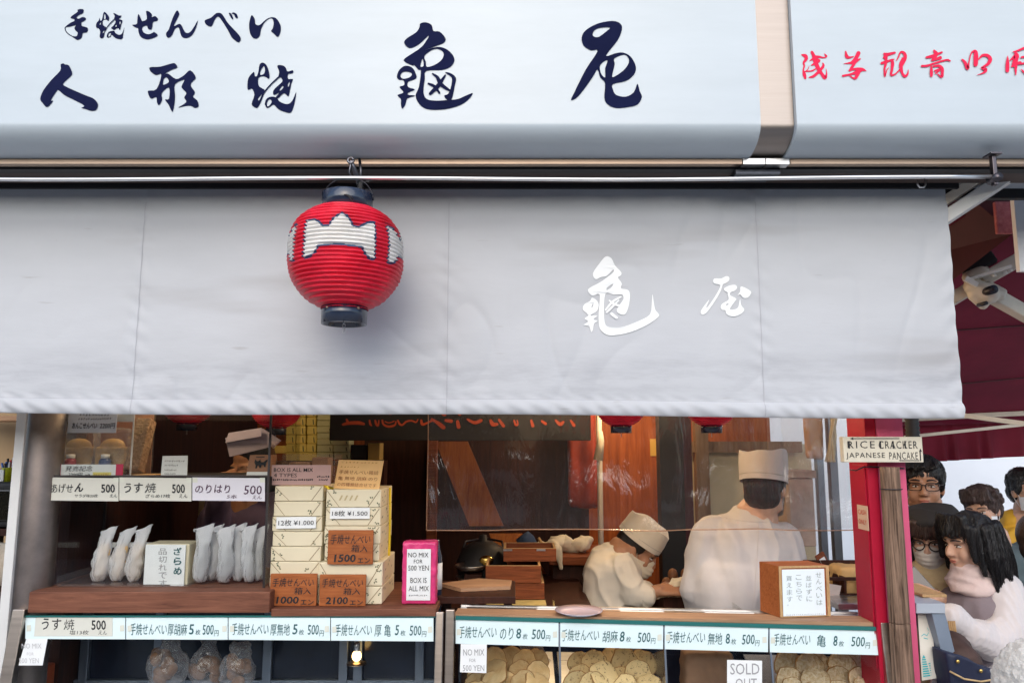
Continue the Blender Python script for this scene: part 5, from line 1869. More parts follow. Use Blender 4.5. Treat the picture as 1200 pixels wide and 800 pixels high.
for i in range(2):
    x0, x1, _, _ = rect(375, 500, 449, 780, Yb - 0.02)
    zz1, zz0 = P(412, ys3[i], Yb).z - 0.0008, P(412, ys3[i + 1], Yb).z
    if i == 1:
        zz0 = zT2 + 0.0005
    wrapped(x0, x1, Yb - 0.02, Yb + 0.24, zz0, zz1, 'wide leaf printed cracker box, %s two in the right stack' % ('upper of the bottom' if i == 0 else 'lowest of the bottom'), 210 + i, 6, 'boxes in the right stack')
# diamond mark on the top box, yellow band down the right side
b = MB()
for k in range(4):
    b.add([P(397 + 6 * k, 586, Yb - 0.0015), P(400 + 6 * k, 580, Yb - 0.0015), P(402 + 6 * k, 580, Yb - 0.0015), P(399 + 6 * k, 586, Yb - 0.0015)], [(0, 1, 2, 3)])
b2 = [o for o in bpy.data.objects if o.get('label', '') == 'leaf printed cracker box, topmost of the right stack'][0]
part('woven_mark', b, mat('mark_beige', (0.55, 0.44, 0.24), rough=0.7), b2)
b = MB()
q = P(449, 575, 2.8)
xx = P(447.3, 640, Yb).x + 0.004
b.tube([(xx, 2.76, zT2 + 0.002), (xx - 0.001, 2.765, zT2 + 0.1), (xx + 0.001, 2.76, zT2 + 0.25), (xx - 0.0015, 2.76, P(412, 572, 2.7).z)], 0.0045, 8)
solo('yellow_band', 'yellow plastic band running down the side of the right box stack', 'band', b, M_YELLOW)

# price tags and wooden plaques on the stacks
def tag_card(px0, py0, px1, py1, Y, s, label, tilt=0):
    t = thing('price_tag', label, 'price tag', P((px0 + px1) / 2, py1, Y))
    m = MB(); m.prism([P(px0, py0 + tilt, Y), P(px1, py0, Y), P(px1 - 0.5, py1, Y - 0.006), P(px0 - 0.5, py1 + tilt, Y - 0.006)], Vector((0, 0.0015, 0)))
    part('card', m, M_PAPER, t)
    w = MB()
    bl, br_, tl = P(px0 + 2, py1 - 3 + tilt * .7, Y - 0.0065), P(px1 - 3, py1 - 3.2, Y - 0.0065), P(px0 + 2.5, py0 + 3.5 + tilt * .7, Y - 0.003)
    text_quad(w, s, bl, br_, tl, 0.001, 0, wob=0.03)
    part('lettering', w, M_BLACK_INK, t)


tag_card(324, 605, 370.5, 618.5, Yb - 0.004, '12枚 ¥1.000', 'white price tag reading 12枚 ¥1.000 on the left stack', 0.5)
tag_card(387, 594.5, 433.5, 607.5, Yb - 0.004, '18枚 ¥1.500', 'white price tag reading 18枚 ¥1.500 on the right stack', 0)


def plaque(px0, py0, px1, py1, Y, num, label, rest=None):
    t = thing('wooden_plaque', label, 'price sign', P((px0 + px1) / 2, py1, Y))
    x0, x1, z0, z1 = rect(px0, py0, px1, py1, Y)
    if rest:
        z0 = rest
        py1 -= (rest - P(0, py1, Y).z) / max(1e-6, P(0, py1 - 10, Y).z - P(0, py1, Y).z) * 10
    m = MB(); m.box(x0, x1, Y, Y + 0.012, z0, z1, 0.002)
    part('board', m, M_PLAQUE, t)
    w = MB()
    wd, hh = px1 - px0, py1 - py0
    text_px(w, '手焼せんべい', px0 + wd * 0.06, py0 + hh * 0.12, px1 - wd * 0.06, py0 + hh * 0.40, Y - 0.0005, 0.001, 0, **HW)
    text_px(w, '箱入', px0 + wd * 0.52, py0 + hh * 0.42, px1 - wd * 0.12, py0 + hh * 0.64, Y - 0.0005, 0.001, 0, **HW)
    text_px(w, num, px0 + wd * 0.14, py0 + hh * 0.70, px0 + wd * 0.62, py0 + hh * 0.93, Y - 0.0005, 0.001, 0, bold=0.022, shear=0.1, wob=0.03)
    text_px(w, 'エン', px0 + wd * 0.66, py0 + hh * 0.80, px1 - wd * 0.06, py0 + hh * 0.96, Y - 0.0005, 0.001, 0, bold=0.012, wob=0.03)
    part('lettering', w, M_BLACK_INK, t)


plaque(316, 672, 371, 712, Yb - 0.045, '1000', 'reddish wooden plaque lettered 1000 leaning on the left stack', zT2 + 0.001)
plaque(374, 673, 428.5, 712.5, Yb - 0.05, '2100', 'reddish wooden plaque lettered 2100 leaning on the right stack', zT2 + 0.001)
plaque(384, 621, 437, 661, Yb - 0.036, '1500', 'reddish wooden plaque lettered 1500, above the 2100 plaque')

# pink packet with a white label and a bottle behind it
t = thing('pink_packet', 'pink wrapped packet with white NO MIX FOR 500 YEN label', 'packet', P(491, 713, 2.6))
x0, x1, z0, z1 = rect(471, 634.5, 511, 712.5, 2.6)
z0 = zT2 + 0.001
b = MB(); b.box(x0, x1, 2.6, 2.66, z0, z1, 0.006)
blob(b, 'wrapper', mat('pink_foil', (0.72, 0.05, 0.20), rough=0.3, var=0.2, vscale=20), t, 0.004, 1, fold=0.0022, fscale=(40, 40, 40))
b = MB(); b.rbox(476.5, 643, 504.5, 703, 2.5965, 0.0015); part('label_sheet', b, M_PAPER, t)
b = MB()
for s, a0, y0, a1, y1 in (('NO MIX', 478.5, 647, 502, 652.5), ('FOR', 485, 655, 495, 659.5), ('500 YEN', 478.5, 662, 502.5, 668), ('BOX IS', 481, 676.5, 500, 682.5), ('ALL MIX', 479, 686, 502.5, 692)):
    text_px(b, s, a0, y0, a1, y1, 2.5958, 0.001, 0, bold=-0.004)
scrib_px(b, 479, 696, 501, 698, 2.5958, n=9, mi=0)
part('lettering', b, M_BLACK_INK, t)
t = thing('dark_bottle', 'dark bottle with a white label half hidden by the pink packet', 'bottle', P(510, 705, 2.72))
q = P(511, 706, 2.72)
b = MB(); b.lathe([(0.018, zT2 + 0.001), (0.02, zT2 + 0.006), (0.02, zT2 + 0.14), (0.012, zT2 + 0.17), (0.009, zT2 + 0.19), (0.009, zT2 + 0.20)], (q.x, 2.72, 0), 20); part('body', b, M_LACQ, t)
b = MB(); b.lathe([(0.0206, zT2 + 0.03), (0.0206, zT2 + 0.12)], (q.x, 2.72, 0), 20); part('bottle_label', b, M_PAPER, t)

# signs standing behind the stacks
t = thing('board_sign', 'dusty pink board lettered BOX IS ALL MIX 4 TYPES', 'sign', P(352, 566, 2.63))
b = MB(); b.rbox(318, 544.5, 387.5, 568, 2.63, 0.004); part('board', b, mat('dusty_pink', (0.50, 0.31, 0.27), rough=0.6, var=0.1), t)
b = MB()
text_px(b, 'BOX IS ALL MIX', 321, 548, 367, 552.5, 2.6295, 0.001, 0, bold=0.006)
text_px(b, '4 TYPES', 321, 554.3, 348, 558.8, 2.6295, 0.001, 0)
scrib_px(b, 317.5, 560.5, 367, 563, 2.6295, n=22, fat=0.7)
scrib_px(b, 371, 557, 386, 559.5, 2.6295, n=6, fat=0.7)
scrib_px(b, 373, 560.5, 384, 562.8, 2.6295, n=5, fat=0.7)
part('lettering', b, M_BLACK_INK, t)
t = thing('clear_case', 'clear plastic case of brown paper packs behind the BOX sign', 'case', P(360, 565, 2.8))
x0, x1, z0, z1 = rect(330, 532, 392, 567, 2.78)
b = MB(); b.box(x0, x1, 2.78, 2.9, z0, z1, 0.003); part('shell', b, M_ACRYL, t)
b = MB(); b.box(x0 + 0.02, x0 + 0.10, 2.80, 2.88, z0 + 0.005, z1 - 0.03, 0.004); b.box(x0 + 0.105, x1 - 0.03, 2.80, 2.88, z0 + 0.005, z1 - 0.012, 0.004); part('paper_pack', b, M_KRAFT, t)
t = thing('card_sign', 'warm yellow card of brown writing leaning on the right stack', 'sign', P(420, 573, 2.66))
A = [P(397, 538.5, 2.69), P(449.5, 539.5, 2.69), P(444, 573.5, 2.66), P(391, 571.5, 2.66)]
b = MB(); b.prism(A, Vector((0, 0.006, 0))); part('card', b, mat('card_apricot', (0.80, 0.50, 0.20), rough=0.6, var=0.05), t)
b = MB()


def ycard(u0, u1, v0, v1):
    tl = A[0].lerp(A[1], u0).lerp(A[3].lerp(A[2], u0), v0)
    bl = A[0].lerp(A[1], u0).lerp(A[3].lerp(A[2], u0), v1)
    br_ = A[0].lerp(A[1], u1).lerp(A[3].lerp(A[2], u1), v1)
    return bl, br_, tl


text_quad(b, '手焼せんべい箱詰', *ycard(0.06, 0.93, 0.36, 0.50), 0.001, 0)
text_quad(b, '亀 無地 胡麻 のり', *ycard(0.06, 0.93, 0.58, 0.72), 0.001, 0)
text_quad(b, 'の四種類詰合せです', *ycard(0.06, 0.93, 0.80, 0.93), 0.001, 0)
scribble(b, *ycard(0.06, 0.9, 0.06, 0.12), n=10, mi=1)
scribble(b, *ycard(0.06, 0.5, 0.22, 0.28), n=6, mi=1)
part('lettering', b, [M_BROWN_INK, mat('ink_ochre', (0.50, 0.25, 0.05), rough=0.7)], t)
b = MB()
for i in range(5):
    a = P(378 + 4 * i, 569 + (i % 2) * 2, 2.63 + 0.01 * i)
b.tube([P(377, 566, 2.66), P(383, 570, 2.64), P(390, 572, 2.63), P(380, 569, 2.65), P(386, 573, 2.63)], 0.004, 8)
solo('yellow_band', 'loose loop of yellow band lying between the two box stacks', 'band', b, M_YELLOW)

# yellow wrapped packets stacked on a high shelf at the back
M_YPACK = mat('packet_yellow', (0.62, 0.50, 0.12), rough=0.6, var=0.12, vscale=10)
M_GPACK = mat('packet_greenish', (0.50, 0.50, 0.27), rough=0.6, var=0.12, vscale=10)
YK = 3.5


def packets(px0, px1, nx, py0, py1, ny, matl, label, group, skip=()):
    src = None
    wpx, hpx = (px1 - px0) / nx, (py1 - py0) / ny
    for r in range(ny):
        for k in range(nx):
            if (r, k) in skip:
                continue
            x0, x1, z0, z1 = rect(px0 + k * wpx, py0 + r * hpx, px0 + (k + 1) * wpx, py0 + (r + 1) * hpx, YK)
            if src is None:
                src = thing('wrapped_packet', label, 'packet', ((x0 + x1) / 2, YK + 0.05, z0), group)
                m = MB(); m.box(x0 + 0.0012, x1 - 0.0012, YK, YK + 0.1, z0, z1 - 0.0012, 0.004); part('wrapper', m, matl, src)
                m = MB(); m.add([(x1 - 0.016, YK - 0.001, z0 + 0.006), (x1 - 0.010, YK - 0.001, z0 + 0.004), (x1 - 0.014, YK - 0.001, z1 - 0.010), (x1 - 0.018, YK - 0.001, z1 - 0.012)], [(0, 1, 2, 3)]); part('print', m, M_LEAFPRINT, src)
            else:
                dup(src, ((x0 + x1) / 2 + rng.uniform(-.001, .001), YK + 0.05 + rng.uniform(-0.004, 0.004), z0), R(rng.uniform(-2, 2)))


packets(335, 371, 3, 478, 530, 5, M_YPACK, 'yellow wrapped packet stacked on the high shelf at the back', 'yellow packets on the high shelf')
packets(371, 410, 2, 478, 521, 6, M_GPACK, 'greenish cream packet stacked beside the yellow packets on the shelf', 'greenish packets on the high shelf')
packets(371, 410, 2, 521, 538, 2, M_GPACK, 'greenish cream packet stacked beside the yellow packets on the shelf', 'greenish packets on the high shelf')
b = MB(); b.rbox(320, 522, 336, 531, YK, 0.08, 0.004); solo('wrapped_packet', 'single yellow packet lying left of the stacked yellow packets', 'packet', b, M_YPACK)
b = MB(); b.rbox(411, 521, 430, 540, YK + 0.02, 0.1, 0.003); solo('black_box', 'small black box right of the greenish packets', 'box', b, M_BLACK)
b = MB(); b.rbox(431, 519, 445, 539, YK, 0.1, 0.003); solo('wrapped_packet', 'ochre packet standing right of the small black box', 'packet', b, mat('packet_ochre', (0.50, 0.32, 0.08), rough=0.6))
b = MB(); x0, x1, z0, z1 = rect(318, 531, 446, 541, YK); b.box(x0, x1, YK - 0.02, YK + 0.2, P(380, 540.3, YK).z - 0.02, P(380, 540.3, YK).z - 0.0012)
b.box(x0, x1, YK - 0.0201, YK + 0.2, P(380, 540.3, YK).z - 0.0011, P(380, 540.2, YK).z)
b.box(x0, x0 + 0.03, YK + 0.1, YK + 0.2, 0.05, P(380, 540.3, YK).z - 0.021)
b.box(x1 - 0.03, x1, YK + 0.1, YK + 0.2, 0.05, P(380, 540.3, YK).z - 0.021)
solo('wooden_shelf', 'dark wooden shelf carrying the yellow packets', 'shelf', b, M_DARKWOOD)
# lower part of the yellow stack stands on the shelf as well
b = MB(); b.rbox(335, 530.3, 371, 539.8, YK, 0.1, 0.003); solo('wrapped_packet', 'wide yellow packet under the stacked yellow packets', 'packet', b, M_YPACK)

# black board with red brush lettering high at the back
t = thing('hanging_board', 'black hanging board with red brush lettering cut off by the curtain', 'sign', P(540, 516, 3.35))
x0, x1, z0, z1 = rect(387, 440, 692, 516, 3.35)
b = MB(); b.box(x0, x1, 3.35, 3.39, z0, z1 + 0.0, 0.003); b.box(x0 + 0.2, x0 + 0.22, 3.36, 3.38, z1, 2.755); b.box(x1 - 0.22, x1 - 0.2, 3.36, 3.38, z1, 2.755); part('board', b, M_BLACK, t)
b = MB()


def on_board(px, py, dep):
    p = P(px, py, 3.349)
    return Vector((p.x, 3.349 - dep, p.z))


SB = [(390, [(95,98,22),(150,85,30),(240,82,34),(290,92,24)]), (390, [(130,50,18),(140,75,26)]), (390, [(345,60,16),(352,95,20),(365,108,10)]), (390, [(398,60,16),(408,95,22),(425,108,18),(432,60,12)]),
      (390, [(465,60,18),(475,95,18),(520,116,20),(580,104,18),(592,70,12)]), (390, [(490,70,10),(530,82,10),(575,66,10)]), (390, [(610,60,16),(630,95,20),(655,100,16),(690,70,18),(740,62,16),(780,76,14),(798,50,10)]),
      (390, [(830,60,20),(840,95,26),(880,85,18),(940,60,20),(985,85,30),(1030,120,40)]), (390, [(930,50,24),(1000,90,30),(1040,125,34)]), (390, [(1060,60,26),(1110,66,34)]), (390, [(1170,70,30),(1180,120,36)]),
      (390, [(1265,50,20),(1330,80,30),(1390,60,30)]), (390, [(1480,60,26),(1500,95,40),(1540,95,26)]), (390, [(1560,55,24),(1600,110,30)]), (390, [(1700,60,16),(1715,100,22),(1735,95,14),(1728,60,12)]),
      (390, [(1860,60,20),(1875,110,30)]), (390, [(1960,66,20),(1995,90,26)]), (390, [(2090,60,20),(2130,95,34),(2160,75,24)]), (390, [(2230,60,18),(2260,105,30)])]
for i, (ox, pt) in enumerate(SB):
    stroke(b, ox, 485, 8.0, [(x, y, w) for x, y, w in pt], on_board, 0, 0.0002 * i)
    stroke(b, ox, 485 - 14, 8.0, [(x + 10, y - 8, w * 0.9) for x, y, w in pt], on_board, 0, 0.0002 * i + 0.0001)
part('lettering', b, mat('board_red', (0.50, 0.07, 0.02), rough=0.5, var=0.2), t)

# ------------------------------------------------------------------ things behind the right counter
b = MB()
px_ = [P(516, 703, 2.86), P(560, 695.5, 2.96), P(600, 702, 2.92), P(598, 708, 2.80), P(540, 706, 2.76)]
px_ = [Vector((v.x, v.y, z_l + 0.045)) for v in px_]
b.prism(px_, Vector((0, 0, 0.012)))
solo('flat_board', 'flat brown wooden board lying on the left end of the worktop', 'board', b, M_BOARD_L)
b = MB()
q = P(678, 712, 2.56)
zp = z_u + 0.001
b.lathe([(0.03, zp), (0.055, zp + 0.002), (0.078, zp + 0.012), (0.079, zp + 0.014), (0.06, zp + 0.006), (0.001, zp + 0.004)], (q.x, 2.55, 0), 40)
solo('lilac_plate', 'shallow pale lilac plate on the wooden counter edge', 'plate', b, mat('lilac_ceramic', (0.62, 0.52, 0.58), rough=0.25, var=0.05, coat=0.3))

b = MB(); b.box(P(512, 700, 2.8).x, P(604, 700, 2.8).x, 2.68, 2.98, z_l + 0.02, z_l + 0.044, 0.002)
b.box(P(516, 700, 2.8).x, P(526, 700, 2.8).x, 2.9, 2.94, 0.051, z_l + 0.0195); b.box(P(590, 700, 2.8).x, P(600, 700, 2.8).x, 2.9, 2.94, 0.051, z_l + 0.0195)
solo('side_shelf', 'dark narrow shelf under the flat brown board', 'shelf', b, M_DARKWOOD)
b = MB(); b.box(P(962, 700, 2.8).x, P(1012, 700, 2.8).x, 2.66, 2.98, z_l + 0.004, z_l + 0.0255, 0.002)
b.box(P(966, 700, 2.8).x, P(974, 700, 2.8).x, 2.9, 2.94, 0.051, z_l + 0.0035); b.box(P(1000, 700, 2.8).x, P(1008, 700, 2.8).x, 2.9, 2.94, 0.051, z_l + 0.0035)
solo('side_shelf', 'steel grey shelf under the compartment tray', 'shelf', b, M_STEEL_H)
# table with nested wooden boxes
YT = 3.35
zt = P(610, 702, YT).z
t = thing('low_table', 'dark wooden work table carrying the open wooden boxes', 'table', (P(600, 700, YT).x, YT + 0.3, 0.05))
x0, x1 = P(528, 700, YT).x, P(690, 700, YT).x
b = MB(); b.box(x0, x1, YT - 0.15, YT + 0.6, zt - 0.03, zt - 0.0015, 0.003); part('tabletop', b, M_DARKWOOD, t)
for sx, sy in ((x0 + 0.03, YT - 0.1), (x1 - 0.03, YT - 0.1), (x0 + 0.03, YT + 0.55), (x1 - 0.03, YT + 0.55)):
    b = MB(); b.box(sx - 0.02, sx + 0.02, sy - 0.02, sy + 0.02, 0.051, zt - 0.0305); part('leg', b, M_DARKWOOD, t)


def openbox(px0, px1, py0, py1, Y, d, label, name='wooden_box', th=0.012, rot=0, parts=True, zbm=None):
    x0, x1, z0, z1 = rect(px0, py0, px1, py1, Y)
    if zbm is not None:
        z1 = zbm + (z1 - z0); z0 = zbm
    t = thing(name, label, 'box', ((x0 + x1) / 2, Y + d / 2, z0), 'wooden cracker boxes')
    m = MB(); m.box(x0, x1, Y, Y + th, z0, z1, 0.0015); part('front_board', m, M_TRAYWOOD, t)
    m = MB(); m.box(x0, x1, Y + d - th, Y + d, z0, z1, 0.0015); part('back_board', m, M_TRAYWOOD, t)
    for xx0 in (x0, x1 - th):
        m = MB(); m.box(xx0, xx0 + th, Y + th + 0.0005, Y + d - th - 0.0005, z0, z1, 0.0015); part('side_board', m, M_TRAYWOOD, t)
    m = MB(); m.box(x0 + th, x1 - th, Y + th, Y + d - th, z0 + 0.003, z0 + 0.010); part('bottom_board', m, M_DARKWOOD, t)
    m = MB()
    for a0, a1, b0, b1 in ((x0 + 0.001, x1 - 0.001, Y + 0.001, Y + th - 0.001), (x0 + 0.001, x1 - 0.001, Y + d - th + 0.001, Y + d - 0.001), (x0 + 0.001, x0 + th - 0.001, Y + th + 0.001, Y + d - th - 0.001), (x1 - th + 0.001, x1 - 0.001, Y + th + 0.001, Y + d - th - 0.001)):
        m.box(a0, a1, b0, b1, z1 + 0.0004, z1 + 0.0018)
    part('worn_rim', m, M_PALEWOOD, t)
    return z1 + 0.0022


z1_ = openbox(573, 638, 683, 702, YT, 0.30, 'dark wooden box, lowest of the three nested on the work table', zbm=zt)
z2_ = openbox(569, 634, 662, 682, YT - 0.01, 0.32, 'open wooden box with pale rims, middle of the three', zbm=z1_)
z3_ = openbox(590, 652, 645, 660, YT + 0.10, 0.20, 'smaller wooden box with metal catches, on top of the three', zbm=z2_)
bx = [o for o in bpy.data.objects if o.get('label', '').startswith('smaller wooden box with metal')][0]
b = MB()
for px in (595, 634):
    q = P(px, 652, YT + 0.10)
    b.box(q.x - 0.02, q.x + 0.02, YT + 0.097, YT + 0.0995, q.z - 0.004 + 0.03, q.z + 0.004 + 0.03)
part('metal_catch', b, M_STEEL_H, bx)
b = MB(); q0, q1 = P(570, 704, YT - 0.1), P(640, 699, YT - 0.1)
b.box(q0.x, q1.x, YT - 0.13, YT - 0.03, zt - 0.001, zt + 0.004)
solo('yellow_paper', 'pale yellow paper sheet under the wooden boxes', 'paper', b, mat('paper_straw', (0.62, 0.50, 0.20), rough=0.7))
# kettle and pots in the dark left of the boxes
t = thing('dark_kettle', 'dark iron kettle in the shade with a bright brass glint', 'kettle', (P(562, 660, 3.7).x, 3.7, zt))
q = P(566, 660, 3.7)
b = MB(); b.lathe([(0.08, zt), (0.12, zt + 0.04), (0.13, zt + 0.10), (0.10, zt + 0.17), (0.05, zt + 0.20), (0.02, zt + 0.205), (0.018, zt + 0.23), (0.001, zt + 0.235)], (q.x, 3.7, 0), 28); part('pot', b, M_BLACK, t)
b = MB(); b.ell((q.x + 0.02, 3.58, zt + 0.13), (0.035, 0.02, 0.022), 14); part('brass_spout', b, mat('brass', (0.70, 0.50, 0.15), rough=0.25, metal=1.0), t)
b = MB()
b.tube([(q.x - 0.1, 3.7, zt + 0.16), (q.x - 0.09, 3.78, zt + 0.19), (q.x, 3.83, zt + 0.2), (q.x + 0.09, 3.78, zt + 0.19), (q.x + 0.1, 3.7, zt + 0.16)], 0.006, 8); part('handle', b, M_WIRE, t)
for i, (px, py, r) in enumerate(((552, 662, 0.075), (556, 676, 0.085))):
    q = P(px, py, 3.55)
    b = MB(); b.lathe([(r * 0.7, q.z - 0.02), (r, q.z), (r * 0.97, q.z + 0.004), (r * 0.66, q.z - 0.014), (0.001, q.z - 0.014)], (q.x, 3.55, 0), 28)
    solo('steel_bowl', ['shallow steel bowl beside the wooden boxes, upper one', 'shallow steel bowl beside the wooden boxes, lower one'][i], 'bowl', b, M_STEEL_H)
b = MB(); b.box(P(535, 680, 3.55).x, P(572, 680, 3.55).x, 3.45, 3.66, P(556, 690, 3.55).z - 0.04, P(556, 680, 3.55).z - 0.021)
b.box(P(545, 680, 3.55).x, P(565, 680, 3.55).x, 3.50, 3.6, P(556, 680, 3.55).z - 0.0205, P(556, 665, 3.55).z - 0.021)
b.box(P(550, 680, 3.55).x, P(556, 680, 3.55).x, 3.5, 3.52, zt - 0.001, P(556, 690, 3.55).z - 0.04)
solo('small_rack', 'dark little rack carrying the steel bowls', 'rack', b, M_DARKWOOD)
# leaning red-brown board, blue roll
b = MB(); b.prism([P(573, 625, 4.3), P(612, 625, 4.3), P(640, 672, 4.2), P(592, 672, 4.2)], Vector((0, 0.02, 0)))
b.prism([P(510, 517, 4.4), P(548, 517, 4.4), P(590, 616, 4.35), P(550, 616, 4.35)], Vector((0, 0.02, 0)))
solo('leaning_board', 'red brown board leaning diagonally behind the vinyl sheet', 'board', b, wood('board_rust', (0.44, 0.15, 0.035), (0.24, 0.06, 0.015), axis=2))
b = MB(); b.tube([P(612, 627, 4.1), P(616, 633, 4.1), P(622, 645, 4.1)], [0.04, 0.05, 0.05], 14)
solo('blue_roll', 'dark blue cloth roll behind the wooden boxes', 'cloth', b, mat('navy_cloth', (0.03, 0.06, 0.13), rough=0.8))
b = MB(); b.tube([P(631, 630, 3.9), P(643, 650, 3.85)], 0.008, 8)
solo('wooden_stick', 'short pale wooden stick leaning behind the white cloth', 'stick', b, M_PALEWOOD)
# side table with cloths
t = thing('side_bench', 'worn brown bench behind the seated cook carrying white cloths', 'bench', (P(670, 655, 3.9).x, 3.95, 0.05))
x0, x1, z0, z1 = rect(655, 650, 724, 660, 3.85)
zbn = z1
b = MB(); b.box(x0 - 0.05, x1 + 0.05, 3.8, 4.25, z0, z1, 0.004); part('bench_top', b, M_TRAYWOOD, t)
b = MB(); b.box(x0 - 0.03, x1 + 0.03, 3.86, 4.22, 0.051, z0 - 0.001); part('cabinet', b, M_DARKWOOD, t)
M_TOWEL = mat('cream_towel', (0.74, 0.66, 0.50), rough=0.9, var=0.1, vscale=12)
for i, (px, py, w, lab) in enumerate(((647, 646, 0.055, 'crumpled cream cloth hanging over the box corner'), (672, 645, 0.085, 'crumpled cream cloth heap on the worn bench'))):
    m = MB()
    q = P(px, 650, 3.95)
    rr = random.Random(i + 5)
    for k in range(6):
        m.ell((q.x + rr.uniform(-w, w), 3.93 + rr.uniform(-0.03, 0.03), zbn + 0.012 + rr.uniform(0.0, 0.05)), (w * 0.6, 0.04, 0.03), 12, M=Matrix.Rotation(rr.uniform(-0.5, 0.5), 4, 'Y'))
    if i == 0:
        m.cap((q.x + 0.02, 3.79, zbn + 0.03), (q.x + 0.035, 3.775, zbn - 0.05), 0.022, 0.014)
        m.cap((q.x + 0.0, 3.9, zbn + 0.04), (q.x + 0.02, 3.79, zbn + 0.03), 0.03, 0.022)
    blob(m, 'crumpled_cloth', M_TOWEL, None, 0.008, 2, fold=0.010, fscale=(20, 20, 16), seed=i)
    o = [o for o in bpy.data.objects if o.name.startswith('crumpled_cloth') and 'label' not in o][0]
    o['label'] = lab; o['category'] = 'cloth'
# red hanging cloth and dark hanging tools at the back
m = MB()
c = P(683, 540, 4.45)
for k in range(5):
    m.cap((c.x - 0.05 + 0.025 * k, 4.45, P(683, 492, 4.45).z + 0.1), (c.x - 0.06 + 0.03 * k, 4.44, P(683, 588, 4.45).z), 0.026, 0.034)
blob(m, 'hanging_cloth', mat('rust_red_cloth', (0.33, 0.035, 0.012), rough=0.7, var=0.3, vscale=8), None, 0.012, 3, fold=0.014, fscale=(16, 16, 3))
o = bpy.data.objects['hanging_cloth']; o['label'] = 'rust red cloth hanging at the back left of the pipe'; o['category'] = 'cloth'
b = MB(); q = P(704, 520, 4.28); b.tube([P(704, 505, 4.25), P(704, 516, 4.25), P(701, 539, 4.25)], [0.01, 0.02, 0.028], 12)
solo('white_brush', 'small white brush hanging on the bare pipe', 'brush', b, M_TOWEL)
# the clear vinyl sheet hanging over the counter
YV = 2.88
vx0, vx1 = P(501, 560, YV).x, P(999, 560, YV).x
vz0, vz1 = P(750, 620.5, YV).z, 2.2


def vfn(u, v):
    x = vx0 + (vx1 - vx0) * u
    z = vz0 + (vz1 - vz0) * v
    y = YV + 0.012 * math.sin(x * 21 + noise.noise(Vector((x * 3, z * 2, 0))) * 4) * (1 - 0.5 * v) * (0.4 + abs(noise.noise(Vector((x * 2, 3, 1)))) * 2)
    y += 0.010 * noise.noise(Vector((x * 6, z * 9, 5))) * (1 - v) + 0.02 * noise.noise(Vector((x * 1.5, z * 1.5, 9)))
    return Vector((x, y, z + (0.003 * math.sin(x * 9) if v == 0 else 0)))


vt = thing('vinyl_sheet', 'wrinkled clear vinyl sheet hanging across the opening above the counter', 'vinyl sheet', ((vx0 + vx1) / 2, YV, vz0))
b = MB(); b.grid(vfn, 260, 60); part('sheet', b, M_VINYL, vt)
b = MB()
n = 130
b.tube([vfn(i / n, 0) for i in range(n + 1)], 0.0022, 6); part('bottom_hem', b, film('vinyl_hem', (0.9, 0.72, 0.55), refl=1.5, rough=0.2, white=0.35, wcol=(0.75, 0.5, 0.36)), vt)
b = MB()
b.tube([vfn(0, i / 30) for i in range(31)], 0.002, 6); b.tube([vfn(1, i / 30) for i in range(31)], 0.002, 6); part('side_hem', b, MATS['vinyl_hem'], vt)
def vfn2(u, v):
    x = P(918, 560, YV - 0.03).x + (P(1001, 560, YV - 0.03).x - P(918, 560, YV - 0.03).x) * u
    z = vz0 + 0.012 + (vz1 - vz0) * v
    y = YV - 0.035 + 0.016 * math.sin(x * 34 + 3 * noise.noise(Vector((x * 4, z * 3, 7)))) * (1 - 0.5 * v) + 0.014 * noise.noise(Vector((x * 9, z * 9, 15)))
    return Vector((x, y, z))


b = MB(); b.grid(vfn2, 70, 60); part('overlap_fold', b, film('vinyl_fold', (0.97, 0.97, 0.96), refl=1.6, rough=0.12, white=0.06, wcol=(0.88, 0.88, 0.92), bump=1.0, bscale=6, stretch=(1.4, 1, 0.6)), vt)
# framed notice on the right counter
t = thing('framed_notice', 'wooden box framed notice of vertical handwriting on the right counter', 'notice', P(938, 722, 2.52))
A0 = [P(903.5, 661, 2.60), P(970, 664, 2.56), P(972.5, 722.5, 2.50), P(915, 722.5, 2.53)]
fx = P(915, 722, 2.50)
BL, BR = P(914, 723.5, 2.50), P(973, 722.5, 2.52)
BL.z = BR.z = z_u + 0.001
TL, TR = P(912, 661.5, 2.54), P(970.5, 663.5, 2.56)
TL.z = TR.z = P(940, 662.5, 2.55).z
b = MB(); b.prism([TL, TR, BR, BL], Vector((-0.03, 0.10, 0.0))); part('box_frame', b, M_PLAQUE, t)
nn = (BR - BL).cross(TL - BL).normalized()
if nn.y > 0:
    nn = -nn


def fq(u, v, o=0.0):
    return BL.lerp(BR, u).lerp(TL.lerp(TR, u), v) + nn * o


b = MB()
for (u0, v0, u1, v1) in ((0.0, 0.0, 0.05, 1.0), (0.94, 0, 1, 1), (0.052, 0.955, 0.938, 1.0), (0.052, 0.0, 0.938, 0.02)):
    b.prism([fq(u0, v0, 0.004), fq(u1, v0, 0.004), fq(u1, v1, 0.004), fq(u0, v1, 0.004)], -nn * 0.0035)
part('frame_edge', b, M_PALEWOOD, t)
b = MB(); b.prism([fq(0.055, 0.022, 0.0055), fq(0.90, 0.022, 0.0055), fq(0.90, 0.93, 0.0055), fq(0.055, 0.93, 0.0055)], -nn * 0.001); part('paper', b, mat('paper_bluewhite', (0.74, 0.84, 0.88), rough=0.6, var=0.04), t)
b = MB()
cols = [('せんべいは', 0.72, 0.86, 0.90), ('並ばずに', 0.52, 0.80, 0.66), ('こちらで', 0.32, 0.82, 0.46), ('買えます。', 0.13, 0.80, 0.26)]
